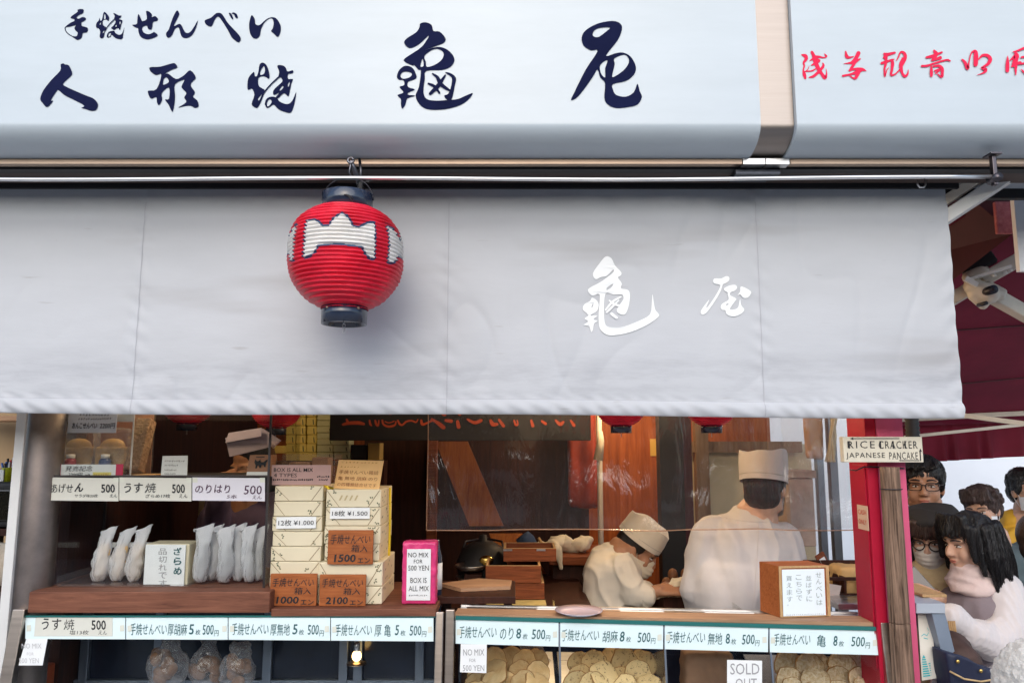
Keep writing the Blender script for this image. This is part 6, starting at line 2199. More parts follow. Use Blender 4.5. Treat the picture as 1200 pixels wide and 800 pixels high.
for s, u0, v1, u1 in cols:
    stp = 0.135
    for i, ch in enumerate(s):
        vt1 = v1 - stp * i
        vt0 = vt1 - 0.10
        a, c, d = fq(u0, vt0, 0.006), fq(u0 + 0.115, vt0, 0.006), fq(u0, vt1, 0.006)
        if ch == '。':
            a, c, d = fq(u0, vt0 + 0.06, 0.006), fq(u0 + 0.03, vt0 + 0.06, 0.006), fq(u0, vt0 + 0.085, 0.006)
        text_quad(b, ch, a, c, d, 0.0008, 0, wob=0.03, bold=-0.004)
scribble(b, fq(0.1, 0.035, 0.006), fq(0.86, 0.035, 0.006), fq(0.1, 0.06, 0.006), n=20)
part('lettering', b, mat('ink_slate', (0.30, 0.36, 0.36), rough=0.7), t)
# tray of wooden pigeonholes with paper bags right of it
t = thing('sorting_tray', 'dark wooden compartment tray of paper bags beside the red pillar', 'tray', P(990, 710, 2.75))
YY = 2.80
x0, x1, z0, z1 = rect(968, 676, 1012, 705, YY)
b = MB()
b.box(x0, x1, YY, YY + 0.008, z0, z0 + 0.03, 0.001); b.box(x0, x1, YY, YY + 0.008, z1 - 0.012, z1, 0.001)
b.box(x0, x1 + 0.1, YY + 0.20, YY + 0.208, z0, z1 + 0.03, 0.001)
for px in (968, 990):
    q = P(px, 690, YY); b.box(q.x, q.x + 0.008, YY + 0.0085, YY + 0.195, z0, z1, 0.001)
    b.box(q.x, q.x + 0.007, YY + 0.0005, YY + 0.0075, z0 + 0.031, z1 - 0.013)
part('tray_frame', b, M_DARKWOOD, t)
b = MB(); b.box(x0 + 0.01, x1, YY + 0.01, YY + 0.19, z0 - 0.006, z0 - 0.001); part('tray_floor', b, M_ACRYL, t)
m = MB()
q = P(985, 668, YY + 0.1)
m.box(q.x - 0.03, q.x + 0.11, YY + 0.03, YY + 0.15, z0 + 0.002, q.z + 0.02, 0.01)
blob(m, 'paper_bag', mat('kraft_light', (0.58, 0.36, 0.14), rough=0.75, var=0.15, vscale=7), None, 0.007, 2, fold=0.007, fscale=(15, 15, 12), seed=3)
o = [o for o in bpy.data.objects if o.name.startswith('paper_bag') and 'label' not in o][0]
o['label'] = 'light brown paper bag standing in the compartment tray'; o['category'] = 'bag'
b = MB(); b.prism([P(970, 683, YY - 0.004), P(986, 686, YY - 0.004), P(983, 700, YY - 0.004), P(971, 697, YY - 0.004)], Vector((0, 0.002, 0)))
solo('paper_slip', 'grey paper slip pinned on the compartment tray', 'paper', b, mat('slip_grey', (0.55, 0.48, 0.44), rough=0.7))
b = MB(); z_ = z_l + 0.026
b.box(P(972, 712, 2.78).x, P(1010, 712, 2.78).x, 2.74, 2.95, z_, z0 - 0.0065, 0.002)
solo('acrylic_stand', 'clear acrylic riser under the compartment tray', 'stand', b, M_ACRYL)
# small framed picture
b0 = [P(956, 652, 3.0), P(965, 646, 3.02), P(976, 668, 3.02), P(968, 676, 3.0)]
t = thing('framed_picture', 'small red brown photo frame tilted behind the framed notice', 'picture frame', b0[3])
b = MB(); b.prism(b0, Vector((0, 0.012, 0))); part('frame', b, M_TRAYWOOD, t)
cc = sum(b0, Vector()) / 4
b = MB(); b.prism([cc.lerp(v, 0.62) + Vector((0, -0.004, 0)) for v in b0], Vector((0, 0.003, 0))); part('picture', b, M_PAPER, t)
# things hung at the right end behind the vinyl: brown bag, straw bundle
m = MB(); c = P(954, 515, 3.3)
m.box(c.x - 0.04, c.x + 0.035, 3.28, 3.32, c.z - 0.085, c.z + 0.16, 0.01); m.box(c.x - 0.006, c.x + 0.006, 3.296, 3.304, c.z + 0.1, c.z + 0.5)
blob(m, 'hanging_bag', mat('ochre_leather', (0.46, 0.25, 0.11), rough=0.5, var=0.25), None, 0.01, 3, fold=0.008)
o = bpy.data.objects['hanging_bag']; o['label'] = 'ochre brown bag hanging at the right end of the room'; o['category'] = 'bag'
m = MB()
for k in range(9):
    a = P(981 - 0.7 * k + rng.uniform(-1, 1), 480, 3.25 + rng.uniform(-.02, .02)); c = P(968 + 1.3 * k + rng.uniform(-1, 1), 541, 3.25 + rng.uniform(-.02, .02))
    m.tube([a + Vector((0, 0, 0.3)), a, a.lerp(c, 0.5) + Vector((rng.uniform(-.01, .01), 0, 0)), c], 0.006, 6)
solo('straw_bundle', 'pale straw bundle hanging beside the ochre bag', 'bundle', m, mat('straw', (0.62, 0.54, 0.36), rough=0.8, var=0.25))
# grey partition and hood box seen through the vinyl on the right
t = thing('glass_partition', 'grey framed glass partition at the right end of the room', 'partition', (P(985, 640, 3.6).x, 3.6, 0.05))
b = MB()
for px, w in ((967, 0.03), (983, 0.035)):
    q = P(px, 640, 3.6); b.box(q.x - w / 2, q.x + w / 2, 3.6, 3.64, 0.05, 2.7)
part('upright', b, M_BLUEALU, t)
b = MB(); b.box(P(905, 640, 3.62).x, P(965, 640, 3.62).x, 3.615, 3.62, 0.9, 2.7); b.box(P(905, 640, 3.62).x, P(965, 640, 3.62).x, 3.6, 3.63, 0.05, 0.897); part('pane', b, M_ACRYL, t)
b = MB(); b.rbox(924, 551, 957, 560, 3.4, 0.2, 0.004); b.rbox(926, 560.5, 955, 640, 3.41, 0.18, 0.004)
solo('carton', 'grey carton with an orange lid behind the vinyl at right', 'carton', b, mat('carton_warm', (0.40, 0.30, 0.25), rough=0.7, var=0.4, vscale=6))

# warm lamps in the room, hidden behind the curtain
for px, Yq, e, lab in ((640, 3.25, 6, 'warm pendant lamp over the work table'), (790, 2.74, 7.0, 'warm pendant lamp over the right counter'), (735, 4.1, 13, 'warm pendant lamp at the back of the room'), (215, 2.80, 4.5, 'warm pendant lamp over the glass showcase')):
    x = (px - 600) / F * Yq
    zl = 2.12
    t = thing('pendant_lamp', lab, 'lamp', (x, Yq, zl))
    b = MB(); b.lathe([(0.11, zl + 0.03), (0.10, zl + 0.05), (0.04, zl + 0.11), (0.02, zl + 0.13), (0.019, zl + 0.132)], (x, Yq, 0), 28)
    b.tube([(x, Yq, zl + 0.13), (x, Yq, 2.758)], 0.003, 6)
    part('shade', b, M_ALU, t)
    b = MB(); b.ell((x, Yq, zl + 0.035), 0.03, 16); part('bulb', b, mat('bulb_warm', (1, 0.8, 0.5), emit=(1.0, 0.66, 0.32, 14.0)) if 'bulb_warm' not in MATS else MATS['bulb_warm'], t)
    l = bpy.data.lights.new('lamp_light', 'POINT'); l.energy = e; l.color = (1.0, 0.70, 0.40); l.shadow_soft_size = 0.06
    lo = bpy.data.objects.new('lamp_light', l); COL.objects.link(lo); lo.parent = t; lo.location = (0, 0, -0.03)
# ------------------------------------------------------------------ red pillar, timber post and sign on the right
YPf = 2.42
pil = thing('red_pillar', 'red painted box pillar, front coloured pink for sky glare, at right of counter', 'pillar', (P(1040, 640, YPf).x, YPf + 0.07, 0))
xl, xm, xr_ = P(1017, 560, YPf).x, P(1030, 560, YPf).x, P(1061.5, 560, YPf).x
b = MB(); b.box(xl, xm - 0.001, YPf, YPf + 0.13, 0, 2.70, 0.002); part('red_casing', b, M_RED, pil)
b = MB(); b.box(xm, xr_, YPf - 0.004, YPf + 0.13, 0, 2.70, 0.002); part('glare_front', b, M_RED_GLARE, pil)
b = MB(); b.box(xl - 0.004, xl - 0.0005, YPf + 0.012, YPf + 0.10, 1.0, P(1000, 545, YPf).z, 0.001); part('side_panel', b, M_RED, pil)
lg = thing('timber_post', 'half round weathered timber post fixed to the red pillar front', 'post', (P(1043, 640, YPf).x, YPf - 0.03, 0))
tz = P(1043, 547, YPf - 0.03).z
cx = P(1043.5, 560, YPf - 0.03).x


def logmesh(z0, z1, r0):
    m = MB()
    seg, J = 40, max(8, int((z1 - z0) / 0.02))
    vs, fs = [], []
    for j in range(J + 1):
        z = z0 + (z1 - z0) * j / J
        taper = r0 * (1 + 0.16 * (tz - z) / tz)
        for k in range(seg):
            a = 2 * math.pi * k / seg
            q = Vector((math.cos(a) * 2.2, math.sin(a) * 2.2, z * 1.6))
            r = taper * (1 + 0.07 * noise.noise(q) + 0.04 * noise.noise(q * 3) - 0.10 * max(0, 1 - abs(noise.noise(Vector((math.cos(a) * 5, math.sin(a) * 5, z * 0.7)))) * 9))
            vs.append((cx + r * math.cos(a), YPf - 0.028 + 0.75 * r * math.sin(a), z))
    for j in range(J):
        for k in range(seg):
            k2 = (k + 1) % seg
            fs.append((j * seg + k, j * seg + k2, (j + 1) * seg + k2, (j + 1) * seg + k))
    fs.append([J * seg + k for k in range(seg)])
    m.add(vs, fs, 0, True)
    return m


zc = P(1052, 731, YPf - 0.05).z
part('upper_log', logmesh(zc + 0.0015, tz, 0.030), M_LOG, lg)
part('lower_log', logmesh(0.0, zc - 0.0015, 0.030), M_LOG, lg)
b = MB()
zz = P(1043, 572, YPf).z
b.tube([(cx + 0.034 * math.cos(a), YPf - 0.028 + 0.027 * math.sin(a), zz) for a in [math.pi + math.pi * q / 12 for q in range(13)]], 0.0015, 6); part('wire_tie', b, M_WIRE, lg)
# direction sign
t = thing('direction_sign', 'cream sign board lettered RICE CRACKER and JAPANESE PANCAKE with arrows', 'sign', P(1034, 542, YPf - 0.05))
YG = YPf - 0.055
x0, x1, z0, z1 = rect(988.5, 511.5, 1081.5, 541.5, YG)
b = MB(); b.box(x0, x1, YG, YG + 0.028, z0, z1, 0.002); part('board', b, mat('sign_cream', (0.70, 0.65, 0.52), rough=0.7, var=0.12, vscale=18), t)
b = MB()
text_px(b, 'RICE', 993, 516.5, 1025, 525, YG, 0.001, 0, bold=0.0, space=1.25)
text_px(b, 'CRACKER', 1029.5, 516.5, 1075, 525.5, YG, 0.001, 0, bold=0.0, space=1.15)
text_px(b, 'JAPANESE', 991.5, 530, 1037, 538, YG, 0.001, 0, space=1.15)
text_px(b, 'PANCAKE', 1042, 529.5, 1075.5, 538, YG, 0.001, 0, space=1.15)
for (xa_, xb_, yy) in ((999, 1054, 513.6), (1054, 1077.5, 539.3)):
    b.rbox(xa_, yy - 0.5, xb_, yy + 0.5, YG - 0.0012, 0.001)
b.add([P(996, 513.6, YG - 0.0012), P(1000, 512, YG - 0.0012), P(1000, 515.2, YG - 0.0012)], [(0, 1, 2)])
b.rbox(1078, 528, 1079.2, 539.8, YG - 0.0012, 0.001)
b.add([P(1078.6, 525, YG - 0.0012), P(1077, 529, YG - 0.0012), P(1080.4, 529, YG - 0.0012)], [(0, 1, 2)])
for (a_, b_) in ((994.4, 516.5), (1031, 516.5), (1046, 516.5), (1060, 516.5)):
    b.rbox(a_, b_, a_ + 1.6, b_ + 8.8, YG - 0.0013, 0.0005)
part('lettering', b, M_BLACK_INK, t)
b = MB(); q = P(1010, 548, YPf - 0.01)
b.tube([P(996, 550, YPf + 0.02), P(1003, 551, YPf - 0.012), P(1012, 547, YPf - 0.012), P(1020, 546.5, YPf - 0.008), P(1060, 548.5, YPf - 0.012)], 0.0022, 6)
part('wire_tie', b, M_WIRE, t)
# CASH ONLY tag
t = thing('cash_tag', 'small pale pink CASH ONLY tag on the red side of the pillar', 'tag', P(1007, 622, YPf + 0.02))
xx = xl - 0.0062
yA, yB = YPf + 0.004, YPf + 0.075
zz0, zz1 = P(1008, 622, YPf).z, P(1008, 593, YPf).z
b = MB(); b.box(xx, xx + 0.0015, yA, yB, zz0, zz1); part('card', b, mat('tag_pink', (0.70, 0.48, 0.34), rough=0.7), t)
b = MB()
for s, v0, v1 in (('CASH', 0.62, 0.82), ('ONLY', 0.22, 0.42)):
    text_quad(b, s, (xx, yB - 0.008, zz0 + (zz1 - zz0) * v0), (xx, yA + 0.008, zz0 + (zz1 - zz0) * v0), (xx, yB - 0.008, zz0 + (zz1 - zz0) * v1), 0.001, 0)
part('lettering', b, mat('tag_red', (0.62, 0.06, 0.03), rough=0.7), t)
# black corrugated drain hose behind the pillar
b = MB()
q = P(1069, 500, 2.7)
prof = []
for i in range(60):
    prof.append((0.021 + 0.004 * (i % 2), P(1069, 513, 2.7).z - 0.02 + 0.008 * i))
b.lathe(prof, (q.x, 2.7, 0), 20)
solo('drain_hose', 'black corrugated hose running down behind the pillar top', 'hose', b, M_BLACK)

# ------------------------------------------------------------------ awnings and arms at the upper right
t = thing('awning_support', 'white aluminium awning arm rising to the upper right corner', 'awning arm', P(1110, 262, 2.42))
a, c = P(1104, 258, 2.315), P(1225, 178, 2.20)
b = MB(); b.beam(a, c, 0.05, 0.040, bev=0.003, up=Vector((0, 0, 1))); part('arm_tube', b, M_ALU, t)
b = MB(); o_ = Vector((-0.022, 0.0, 0.040)); b.beam(a + o_, c + o_, 0.03, 0.03, bev=0.003); part('inner_rail', b, M_CREAM_METAL, t)
b = MB()
b.tube([P(1118, 222, 2.45), P(1126, 226, 2.44), P(1131, 219, 2.44), P(1127, 207, 2.44), P(1118, 200, 2.44)], 0.005, 8); part('cable', b, M_BLACK, t)
# maroon side awning (seen from below)
mw = thing('maroon_awning', 'large maroon canvas side awning seen from below at the right', 'awning', P(1160, 480, 4.2))


def awn(px, py):
    u = min(max((py - 285) / 215.0, -0.6), 1.0)
    return P(px, py, 3.05 + 1.75 * u)


b = MB()
nA = 20
a0, a1, a2, a3 = awn(1050, 252), awn(1330, 252), awn(1330, 492), awn(1050, 500)


def awf(u, v):
    p = a0.lerp(a1, u).lerp(a3.lerp(a2, u), v)
    return p + Vector((0, 0, -0.035 * math.sin(math.pi * v) * (1 + 0.4 * math.sin(u * 8)) + 0.012 * noise.noise(Vector((u * 5, v * 3, 1)))))


b.grid(awf, 40, 30); part('canvas', b, M_MAROON, mw)
b = MB()
for v in (0.38, 0.66):
    b.tube([awf(u / 20, v) + Vector((0, -0.004, -0.006)) for u in range(21)], 0.0035, 6)
part('seam', b, M_MAROON_D, mw)
b = MB()


def valf(u, v):
    p = a3.lerp(a2, u) + Vector((0, -0.03, 0.005))
    d = P(1060, 497, p.y).z - P(1060, 541 - 7 * u * 1.2, p.y).z
    return Vector((p.x, p.y + 0.018 * math.sin(u * 75 + noise.noise(Vector((u * 9, 0, 0))) * 5) * (0.3 + v), p.z - d * v))


b.grid(valf, 200, 8); part('valance', b, M_MAROON, mw)
b = MB(); b.beam(P(1040, 492, 4.55), P(1300, 479, 4.55), 0.03, 0.03, bev=0.003); part('front_bar', b, M_CREAM_METAL, mw)
t = thing('awning_support', 'cream folding awning arm with an elbow joint under the maroon canvas', 'awning arm', P(1150, 345, 2.9))
b = MB()
b.beam(P(1085, 369, 3.05), P(1150, 330, 2.95), 0.045, 0.05, bev=0.004)
b.beam(P(1150, 329, 2.93), P(1240, 278, 2.85), 0.05, 0.055, bev=0.004)
part('upper_tube', b, M_CREAM_METAL, t)
b = MB()
b.beam(P(1156, 342, 2.90), P(1245, 392, 3.0), 0.045, 0.055, bev=0.005); part('lower_tube', b, M_CREAM_METAL, t)
m = MB()
m.cap(P(1140, 335, 2.90), P(1158, 345, 2.88), 0.035, 0.04); m.cap(P(1150, 340, 2.88), P(1172, 347, 2.88), 0.03, 0.02); m.cap(P(1143, 345, 2.9), P(1152, 357, 2.9), 0.03, 0.02); m.cap(P(1135, 325, 2.93), P(1150, 318, 2.92), 0.025, 0.03); m.cap(P(1158, 334, 2.9), P(1176, 342, 2.88), .018, .014)
blob(m, 'elbow_joint', M_CREAM_METAL, t, 0.006, 2)
b = MB(); q = P(1161, 340, 2.83); b.tube([q + Vector((0, -0.02, 0)), q + Vector((0, 0.04, 0))], 0.017, 16); b.tube([q + Vector((0, -0.026, 0)), q + Vector((0, -0.0205, 0))], 0.010, 6); q = P(1152, 356, 2.86); b.tube([q + Vector((0, -0.02, 0)), q + Vector((0, 0.03, 0))], 0.008, 10)
part('pivot_bolt', b, M_WIRE, t)
b = MB(); b.beam(P(1136, 327, 2.88), P(1185, 312, 2.84), 0.02, 0.012, bev=0.002); b.beam(P(1131, 326, 2.86), P(1145, 334, 2.86), 0.012, 0.02)
for px, py in ((1163, 323), (1176, 320), (1182, 317)):
    b.tube([P(px, py, 2.86), P(px + 4, py - 1, 2.85)], 0.006, 8)
part('bracket', b, M_ALU, t)
b = MB(); b.beam(P(1128, 320, 2.96), P(1165, 300, 2.90), 0.06, 0.05, bev=0.006); part('joint_cover', b, M_BLACK, t)
t = thing('maroon_beam', 'dark maroon boxed beam with a faded red end plate', 'beam', P(1150, 300, 3.0))
b = MB(); b.prism([P(1085, 300, 2.95), P(1130, 225, 2.75), P(1167, 218, 2.70), P(1187, 236, 2.70), P(1187, 274, 2.70), P(1085, 352, 2.95)], Vector((0, 0.05, 0.02))); part('beam_box', b, M_MAROON_D, t)
b = MB(); b.rbox(1167.5, 236, 1187, 273.5, 2.66, 0.016, 0.004); part('end_plate', b, mat('faded_red', (0.52, 0.16, 0.16), rough=0.7, var=0.35, vscale=40, col2=(0.30, 0.05, 0.06)), t)
b = MB(); b.beam(P(1080, 480, 3.6), P(1250, 503, 3.3), 0.022, 0.022, bev=0.002)
b.beam(P(1060, 512, 3.9), P(1250, 492, 3.9), 0.016, 0.016, bev=0.002)
solo('awning_brace', 'thin white brace bars under the lower edge of the maroon awning', 'brace', b, M_CREAM_METAL)
b = MB(); b.prism([P(1185.5, 204, 2.55), P(1290, 190, 2.55), P(1290, 320, 2.55), P(1195.5, 317.5, 2.55)], Vector((0, 0.02, 0)))
solo('hanging_sign', 'white hanging sign panel cut off at the right edge', 'panel', b, mat('panel_white', (0.84, 0.85, 0.87), rough=0.5, var=0.03))

# white tent sheet closing the background of the side lane
tn = thing('white_tent', 'white plastic tent sheet behind the waiting people', 'tent', (3.6, 6.4, 0))


def tentf(u, v):
    x = P(880, 500, 6.4).x + u * 4.2
    z = 0.0 + 2.6 * v
    return Vector((x, 6.4 + 0.03 * noise.noise(Vector((x * 1.5, z * 1.2, 3))) + 0.02 * abs(noise.noise(Vector(((x + z) * 1.8, (z - x) * 0.7, 3)))), z))


b = MB(); b.grid(tentf, 90, 60); part('sheet', b, M_TENT, tn)
b = MB()
for x in (P(900, 500, 6.3).x, P(1180, 500, 6.3).x + 1.2):
    b.tube([(x, 6.46, 0), (x, 6.46, 2.6)], 0.02, 10)
part('pole', b, M_ALU, tn)

# ------------------------------------------------------------------ neighbouring counter on the right
t = thing('stall_counter', 'grey painted metal stall counter beside the red pillar', 'counter', (P(1100, 760, 2.5).x, 2.6, 0))
M_STALL = mat('stall_bluegrey', (0.24, 0.29, 0.36), rough=0.4, metal=0.2, var=0.12, vscale=8)
M_STALL_T = mat('stall_top', (0.55, 0.60, 0.66), rough=0.35, metal=0.3, var=0.08)
b = MB(); b.prism([P(1074, 706.5, 2.42), P(1107.5, 706.5, 2.42), P(1107.5, 718, 2.42), P(1074, 718, 2.42)], Vector((0, 0.6, 0))); part('top_rail', b, M_STALL_T, t)
a, c = P(1100, 718.5, 2.43), P(1120.5, 800, 2.43)
dd = c - a
b = MB(); b.prism([P(1092, 718.3, 2.425), P(1107.5, 718.3, 2.425), P(1107.5, 718.3, 2.425) + dd * 3.2, P(1092, 718.3, 2.425) + dd * 3.2], Vector((0, 0.04, 0))); part('slanted_leg', b, M_STALL, t)
b = MB(); b.prism([P(1074, 718.5, 2.60), P(1091, 718.5, 2.60), P(1091, 718.5, 2.60) + dd * 3.2, P(1074, 718.5, 2.60) + dd * 2.9], Vector((0, 0.02, 0))); part('back_panel', b, M_DARKPANE, t)
b = MB(); q = P(1080, 702, 2.55); b.box(P(1072, 702, 2.55).x, P(1100, 702, 2.55).x, 2.50, 3.0, P(1080, 706, 2.43).z + 0.003, P(1080, 706, 2.43).z + 0.012, 0.001); part('wood_top', b, M_PALEWOOD, t)
t = thing('paper_poster', 'cream paper poster with teal printing beside the red pillar', 'poster', P(1088, 797, 2.5))
A_ = [P(1075.5, 719, 2.47), P(1090.5, 719, 2.47), P(1098.5, 794, 2.44), P(1080.5, 797, 2.44)]
b = MB(); b.prism(A_, Vector((0, 0.002, 0))); part('sheet', b, mat('poster_cream', (0.78, 0.76, 0.66), rough=0.7, var=0.05), t)
b = MB()


def pq(u, v):
    p = A_[0].lerp(A_[1], u).lerp(A_[3].lerp(A_[2], u), v)
    return p + Vector((0, -0.0015, 0))


for i in range(8):
    v0 = 0.68 + i * 0.035
    b.quad(pq(0.08, v0), pq(0.34 + 0.03 * i, v0 + 0.004), pq(0.34 + 0.03 * i, v0 + 0.024), pq(0.08, v0 + 0.02))
    if i > 1:
        b.quad(pq(0.46 + 0.02 * i, v0), pq(0.62, v0 + 0.004), pq(0.62, v0 + 0.02), pq(0.46 + 0.02 * i, v0 + 0.016))
b.add([pq(0.1, 0.67), pq(0.2, 0.62), pq(0.33, 0.67)], [(0, 1, 2)])
for u0, v0, u1, v1 in ((0.15, 0.33, 0.35, 0.30), (0.35, 0.30, 0.55, 0.33), (0.55, 0.33, 0.7, 0.28), (0.62, 0.20, 0.75, 0.26), (0.3, 0.36, 0.6, 0.38)):
    b.quad(pq(u0, v0), pq(u1, v1), pq(u1, v1 + 0.012), pq(u0, v0 + 0.012))
part('printing', b, mat('print_teal', (0.05, 0.52, 0.56), rough=0.6), t)
b = MB(); b.prism([P(1094, 790, 2.5), P(1103, 788, 2.5), P(1106, 815, 2.5), P(1088, 815, 2.5)], Vector((0, 0.01, 0)))
solo('folded_leaflet', 'small white leaflet lying below the teal poster', 'leaflet', b, M_PAPER)
b = MB()
for i in range(7):
    q0 = P(1090 + 1.2 * i, 728 + 9 * i, 2.52)
    b.box(q0.x - 0.004, q0.x + 0.016, 2.51, 2.54, q0.z - 0.024, q0.z + 0.004, 0.003)
solo('snack_rack', 'narrow rack of brown snack packs behind the slanted leg', 'rack', b, M_KRAFT)
b = MB()
b.prism([P(1075, 702.5, 2.72), P(1098, 704.5, 2.62), P(1100, 705.8, 2.62), P(1074, 704.6, 2.72)], Vector((0, 0.03, 0.003)))
solo('wooden_tray', 'thin pale wooden tray on the neighbouring counter', 'tray', b, M_PALEWOOD)
b = MB()
for k in range(4):
    q0 = P(1112.5 + 2.2 * k, 738, 2.62)
    b.tube([(q0.x, 2.62, q0.z + 0.03), (q0.x + 0.004, 2.62, q0.z - 0.03)], 0.0032, 6)
solo('chopsticks', 'pale wooden chopsticks in a bundle under the white sleeve', 'chopsticks', b, M_PALEWOOD)

# ------------------------------------------------------------------ neighbour on the far left
nw = thing('neighbour_wall', 'tan plaster wall of the neighbouring stall at the far left', 'wall', (-3.2, 4.2, 0))
b = MB(); b.box(-5.0, -1.68, 4.2, 4.3, 0, 2.75); part('wall_face', b, M_TANWALL, nw)
b = MB(); b.rbox(-60, 487, 22, 493, 3.9, 0.25, 0.003); part('wall_shelf', b, M_BOARD_L, nw)
t = thing('television', 'old black television set behind the steel post', 'television', P(8, 620, 3.2))
b = MB(); b.rbox(-60, 565, 22.5, 618, 3.2, 0.35, 0.015); part('casing', b, M_BLACK, t)
b = MB(); b.rbox(-50, 573, 17, 611, 3.192, 0.012, 0.008); part('screen', b, mat('tv_glass', (0.018, 0.017, 0.012), rough=0.12, var=0.2), t)
zt_ = P(8, 565, 3.2).z
t = thing('pen_cup', 'lime green perforated pen cup on the old television', 'pen cup', P(12, 564, 3.25))
q = P(11.5, 556, 3.28)
r0 = 0.030
b = MB(); b.lathe([(r0 * 0.8, zt_), (r0, zt_ + 0.058), (r0 * 1.06, zt_ + 0.060), (r0 * 0.92, zt_ + 0.056), (r0 * 0.72, zt_ + 0.004)], (q.x, 3.28, 0), 24); part('cup', b, mat('lime_plastic', (0.55, 0.60, 0.02), rough=0.4, vscale=120, col2=(0.30, 0.34, 0.01)), t)
b = MB()
for k in range(10):
    a = rng.uniform(0, 6.28); rr = rng.uniform(0.005, 0.022)
    p = Vector((q.x + rr * math.cos(a), 3.28 + rr * math.sin(a), zt_ + 0.02))
    b.tube([p, p + Vector((0.9 * rr * math.cos(a), 0.3 * rr * math.sin(a), rng.uniform(0.055, 0.085)))], 0.0045, 8, mi=k % 4)
part('pen', b, [M_BLACK, mat('pen_red', (0.5, 0.03, 0.03), rough=0.4), mat('pen_blue', (0.06, 0.15, 0.45), rough=0.4), M_PAPER], t)
for i, (px, w, colr, lab) in enumerate(((-1, 0.04, M_PAPER, 'white carton beside the lime pen cup'), (25, 0.022, mat('peach_card', (0.62, 0.36, 0.22), rough=0.6), 'peach carton between the pen cup and the steel post'))):
    q = P(px, 555, 3.28)
    b = MB(); b.box(q.x - w, q.x + w, 3.25, 3.33, zt_ + 0.0005, zt_ + 0.05, 0.003); solo('small_carton', lab, 'carton', b, colr)
t = thing('low_cabinet', 'dark wooden cabinet under the old television', 'cabinet', (P(0, 700, 3.1).x, 3.3, 0))
b = MB(); b.box(P(-80, 700, 3.1).x, P(30, 700, 3.1).x, 3.12, 3.6, 0, P(10, 690, 3.1).z, 0.004); part('body', b, M_DARKWOOD, t)
b = MB(); b.box(P(-80, 630, 3.2).x, P(22, 630, 3.2).x, 3.2, 3.6, P(10, 622, 3.2).z - 0.02, P(10, 619.5, 3.2).z, 0.002); b.box(P(-80, 630, 3.2).x, P(-70, 630, 3.2).x, 3.3, 3.6, P(10, 690, 3.1).z + 0.001, P(10, 622, 3.2).z - 0.021)
b.box(P(16, 630, 3.2).x, P(22, 630, 3.2).x, 3.3, 3.6, P(10, 690, 3.1).z + 0.001, P(10, 622, 3.2).z - 0.021); part('upper_shelf', b, M_DARKWOOD, t)
m = MB()
q = P(2, 665, 3.0)
m.box(q.x - 0.14, q.x + 0.03, 3.0, 3.1, P(5, 684, 3.0).z, P(5, 638, 3.0).z, 0.03)
m.ell((q.x - 0.03, 3.02, q.z), (0.1, 0.06, 0.085), 16)
blob(m, 'cushion', mat('cushion_cream', (0.66, 0.60, 0.50), rough=0.9, vscale=9, col2=(0.50, 0.42, 0.33), thresh=(0.4, 0.6)), None, 0.009, 4, fold=0.008, fscale=(10, 10, 10))
o = bpy.data.objects['cushion']; o['label'] = 'pale patterned cushion on the far left beside the steel post'; o['category'] = 'cushion'
b = MB(); b.box(P(-60, 700, 2.95).x, P(9, 700, 2.95).x, 2.96, 3.11, 0, P(5, 685.5, 3.0).z, 0.006)
solo('wooden_stool', 'dark wooden box stool under the pale cushion', 'stool', b, M_DARKWOOD)
b = MB(); b.prism([P(21, 590, 3.0), P(25, 588, 3.0), P(20, 615, 3.0), P(14, 617, 3.0)], Vector((0, 0.01, 0)))
b.prism([P(14, 617, 3.0), P(20, 615, 3.0), P(20, 619, 3.05), P(14, 620, 3.05)], Vector((0, 0.01, 0)))
solo('pink_leaflet', 'pale pink leaflet sticking out behind the steel post', 'leaflet', b, mat('leaflet_pink', (0.72, 0.52, 0.50), rough=0.7))
# ------------------------------------------------------------------ people
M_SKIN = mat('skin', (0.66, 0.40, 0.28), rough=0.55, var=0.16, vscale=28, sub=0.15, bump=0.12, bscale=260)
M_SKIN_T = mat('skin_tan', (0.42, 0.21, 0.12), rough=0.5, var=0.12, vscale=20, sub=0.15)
M_LIP = mat('lips', (0.42, 0.14, 0.11), rough=0.4)
M_HAIR = mat('hair_black', (0.010, 0.009, 0.010), rough=0.32, var=0.5, vscale=14, stretch=(14, 14, 1.2), bump=0.7, bscale=22)
M_HAIR_B = mat('hair_brown', (0.055, 0.028, 0.020), rough=0.4, var=0.5, vscale=14, stretch=(12, 12, 1.5), bump=0.7, bscale=20)
M_HAIR_G = mat('hair_greybrown', (0.085, 0.055, 0.050), rough=0.5, var=0.6, vscale=16, stretch=(10, 10, 2), bump=0.7, bscale=20)
M_WHITE_COAT = mat('cook_white', (0.70, 0.64, 0.54), rough=0.8, var=0.06, vscale=5, bump=0.12, bscale=16)
M_WHITE_COAT2 = mat('cook_white_cool', (0.67, 0.63, 0.61), rough=0.85, var=0.08, vscale=5, bump=0.25, bscale=18)
M_MASKW = mat('mask_white', (0.82, 0.83, 0.85), rough=0.8, var=0.04)
M_MASKC = mat('mask_cream', (0.74, 0.66, 0.52), rough=0.8, var=0.05)
M_EYEW = mat('eye_white', (0.70, 0.66, 0.62), rough=0.3)
M_EYED = mat('eye_dark', (0.02, 0.012, 0.01), rough=0.15)
M_FRAME = mat('spectacle_frame', (0.03, 0.02, 0.02), rough=0.25)
M_DARKCLOTH = mat('dark_cloth', (0.020, 0.018, 0.018), rough=0.85, var=0.3, vscale=6)
M_JEANS = mat('dark_trousers', (0.03, 0.035, 0.05), rough=0.85, var=0.3, vscale=6)


def headM(c, yaw, pitch, roll=0.0):
    return Matrix.Translation(c) @ Matrix.Rotation(R(yaw), 4, 'Z') @ Matrix.Rotation(R(pitch), 4, 'X') @ Matrix.Rotation(R(roll), 4, 'Y')


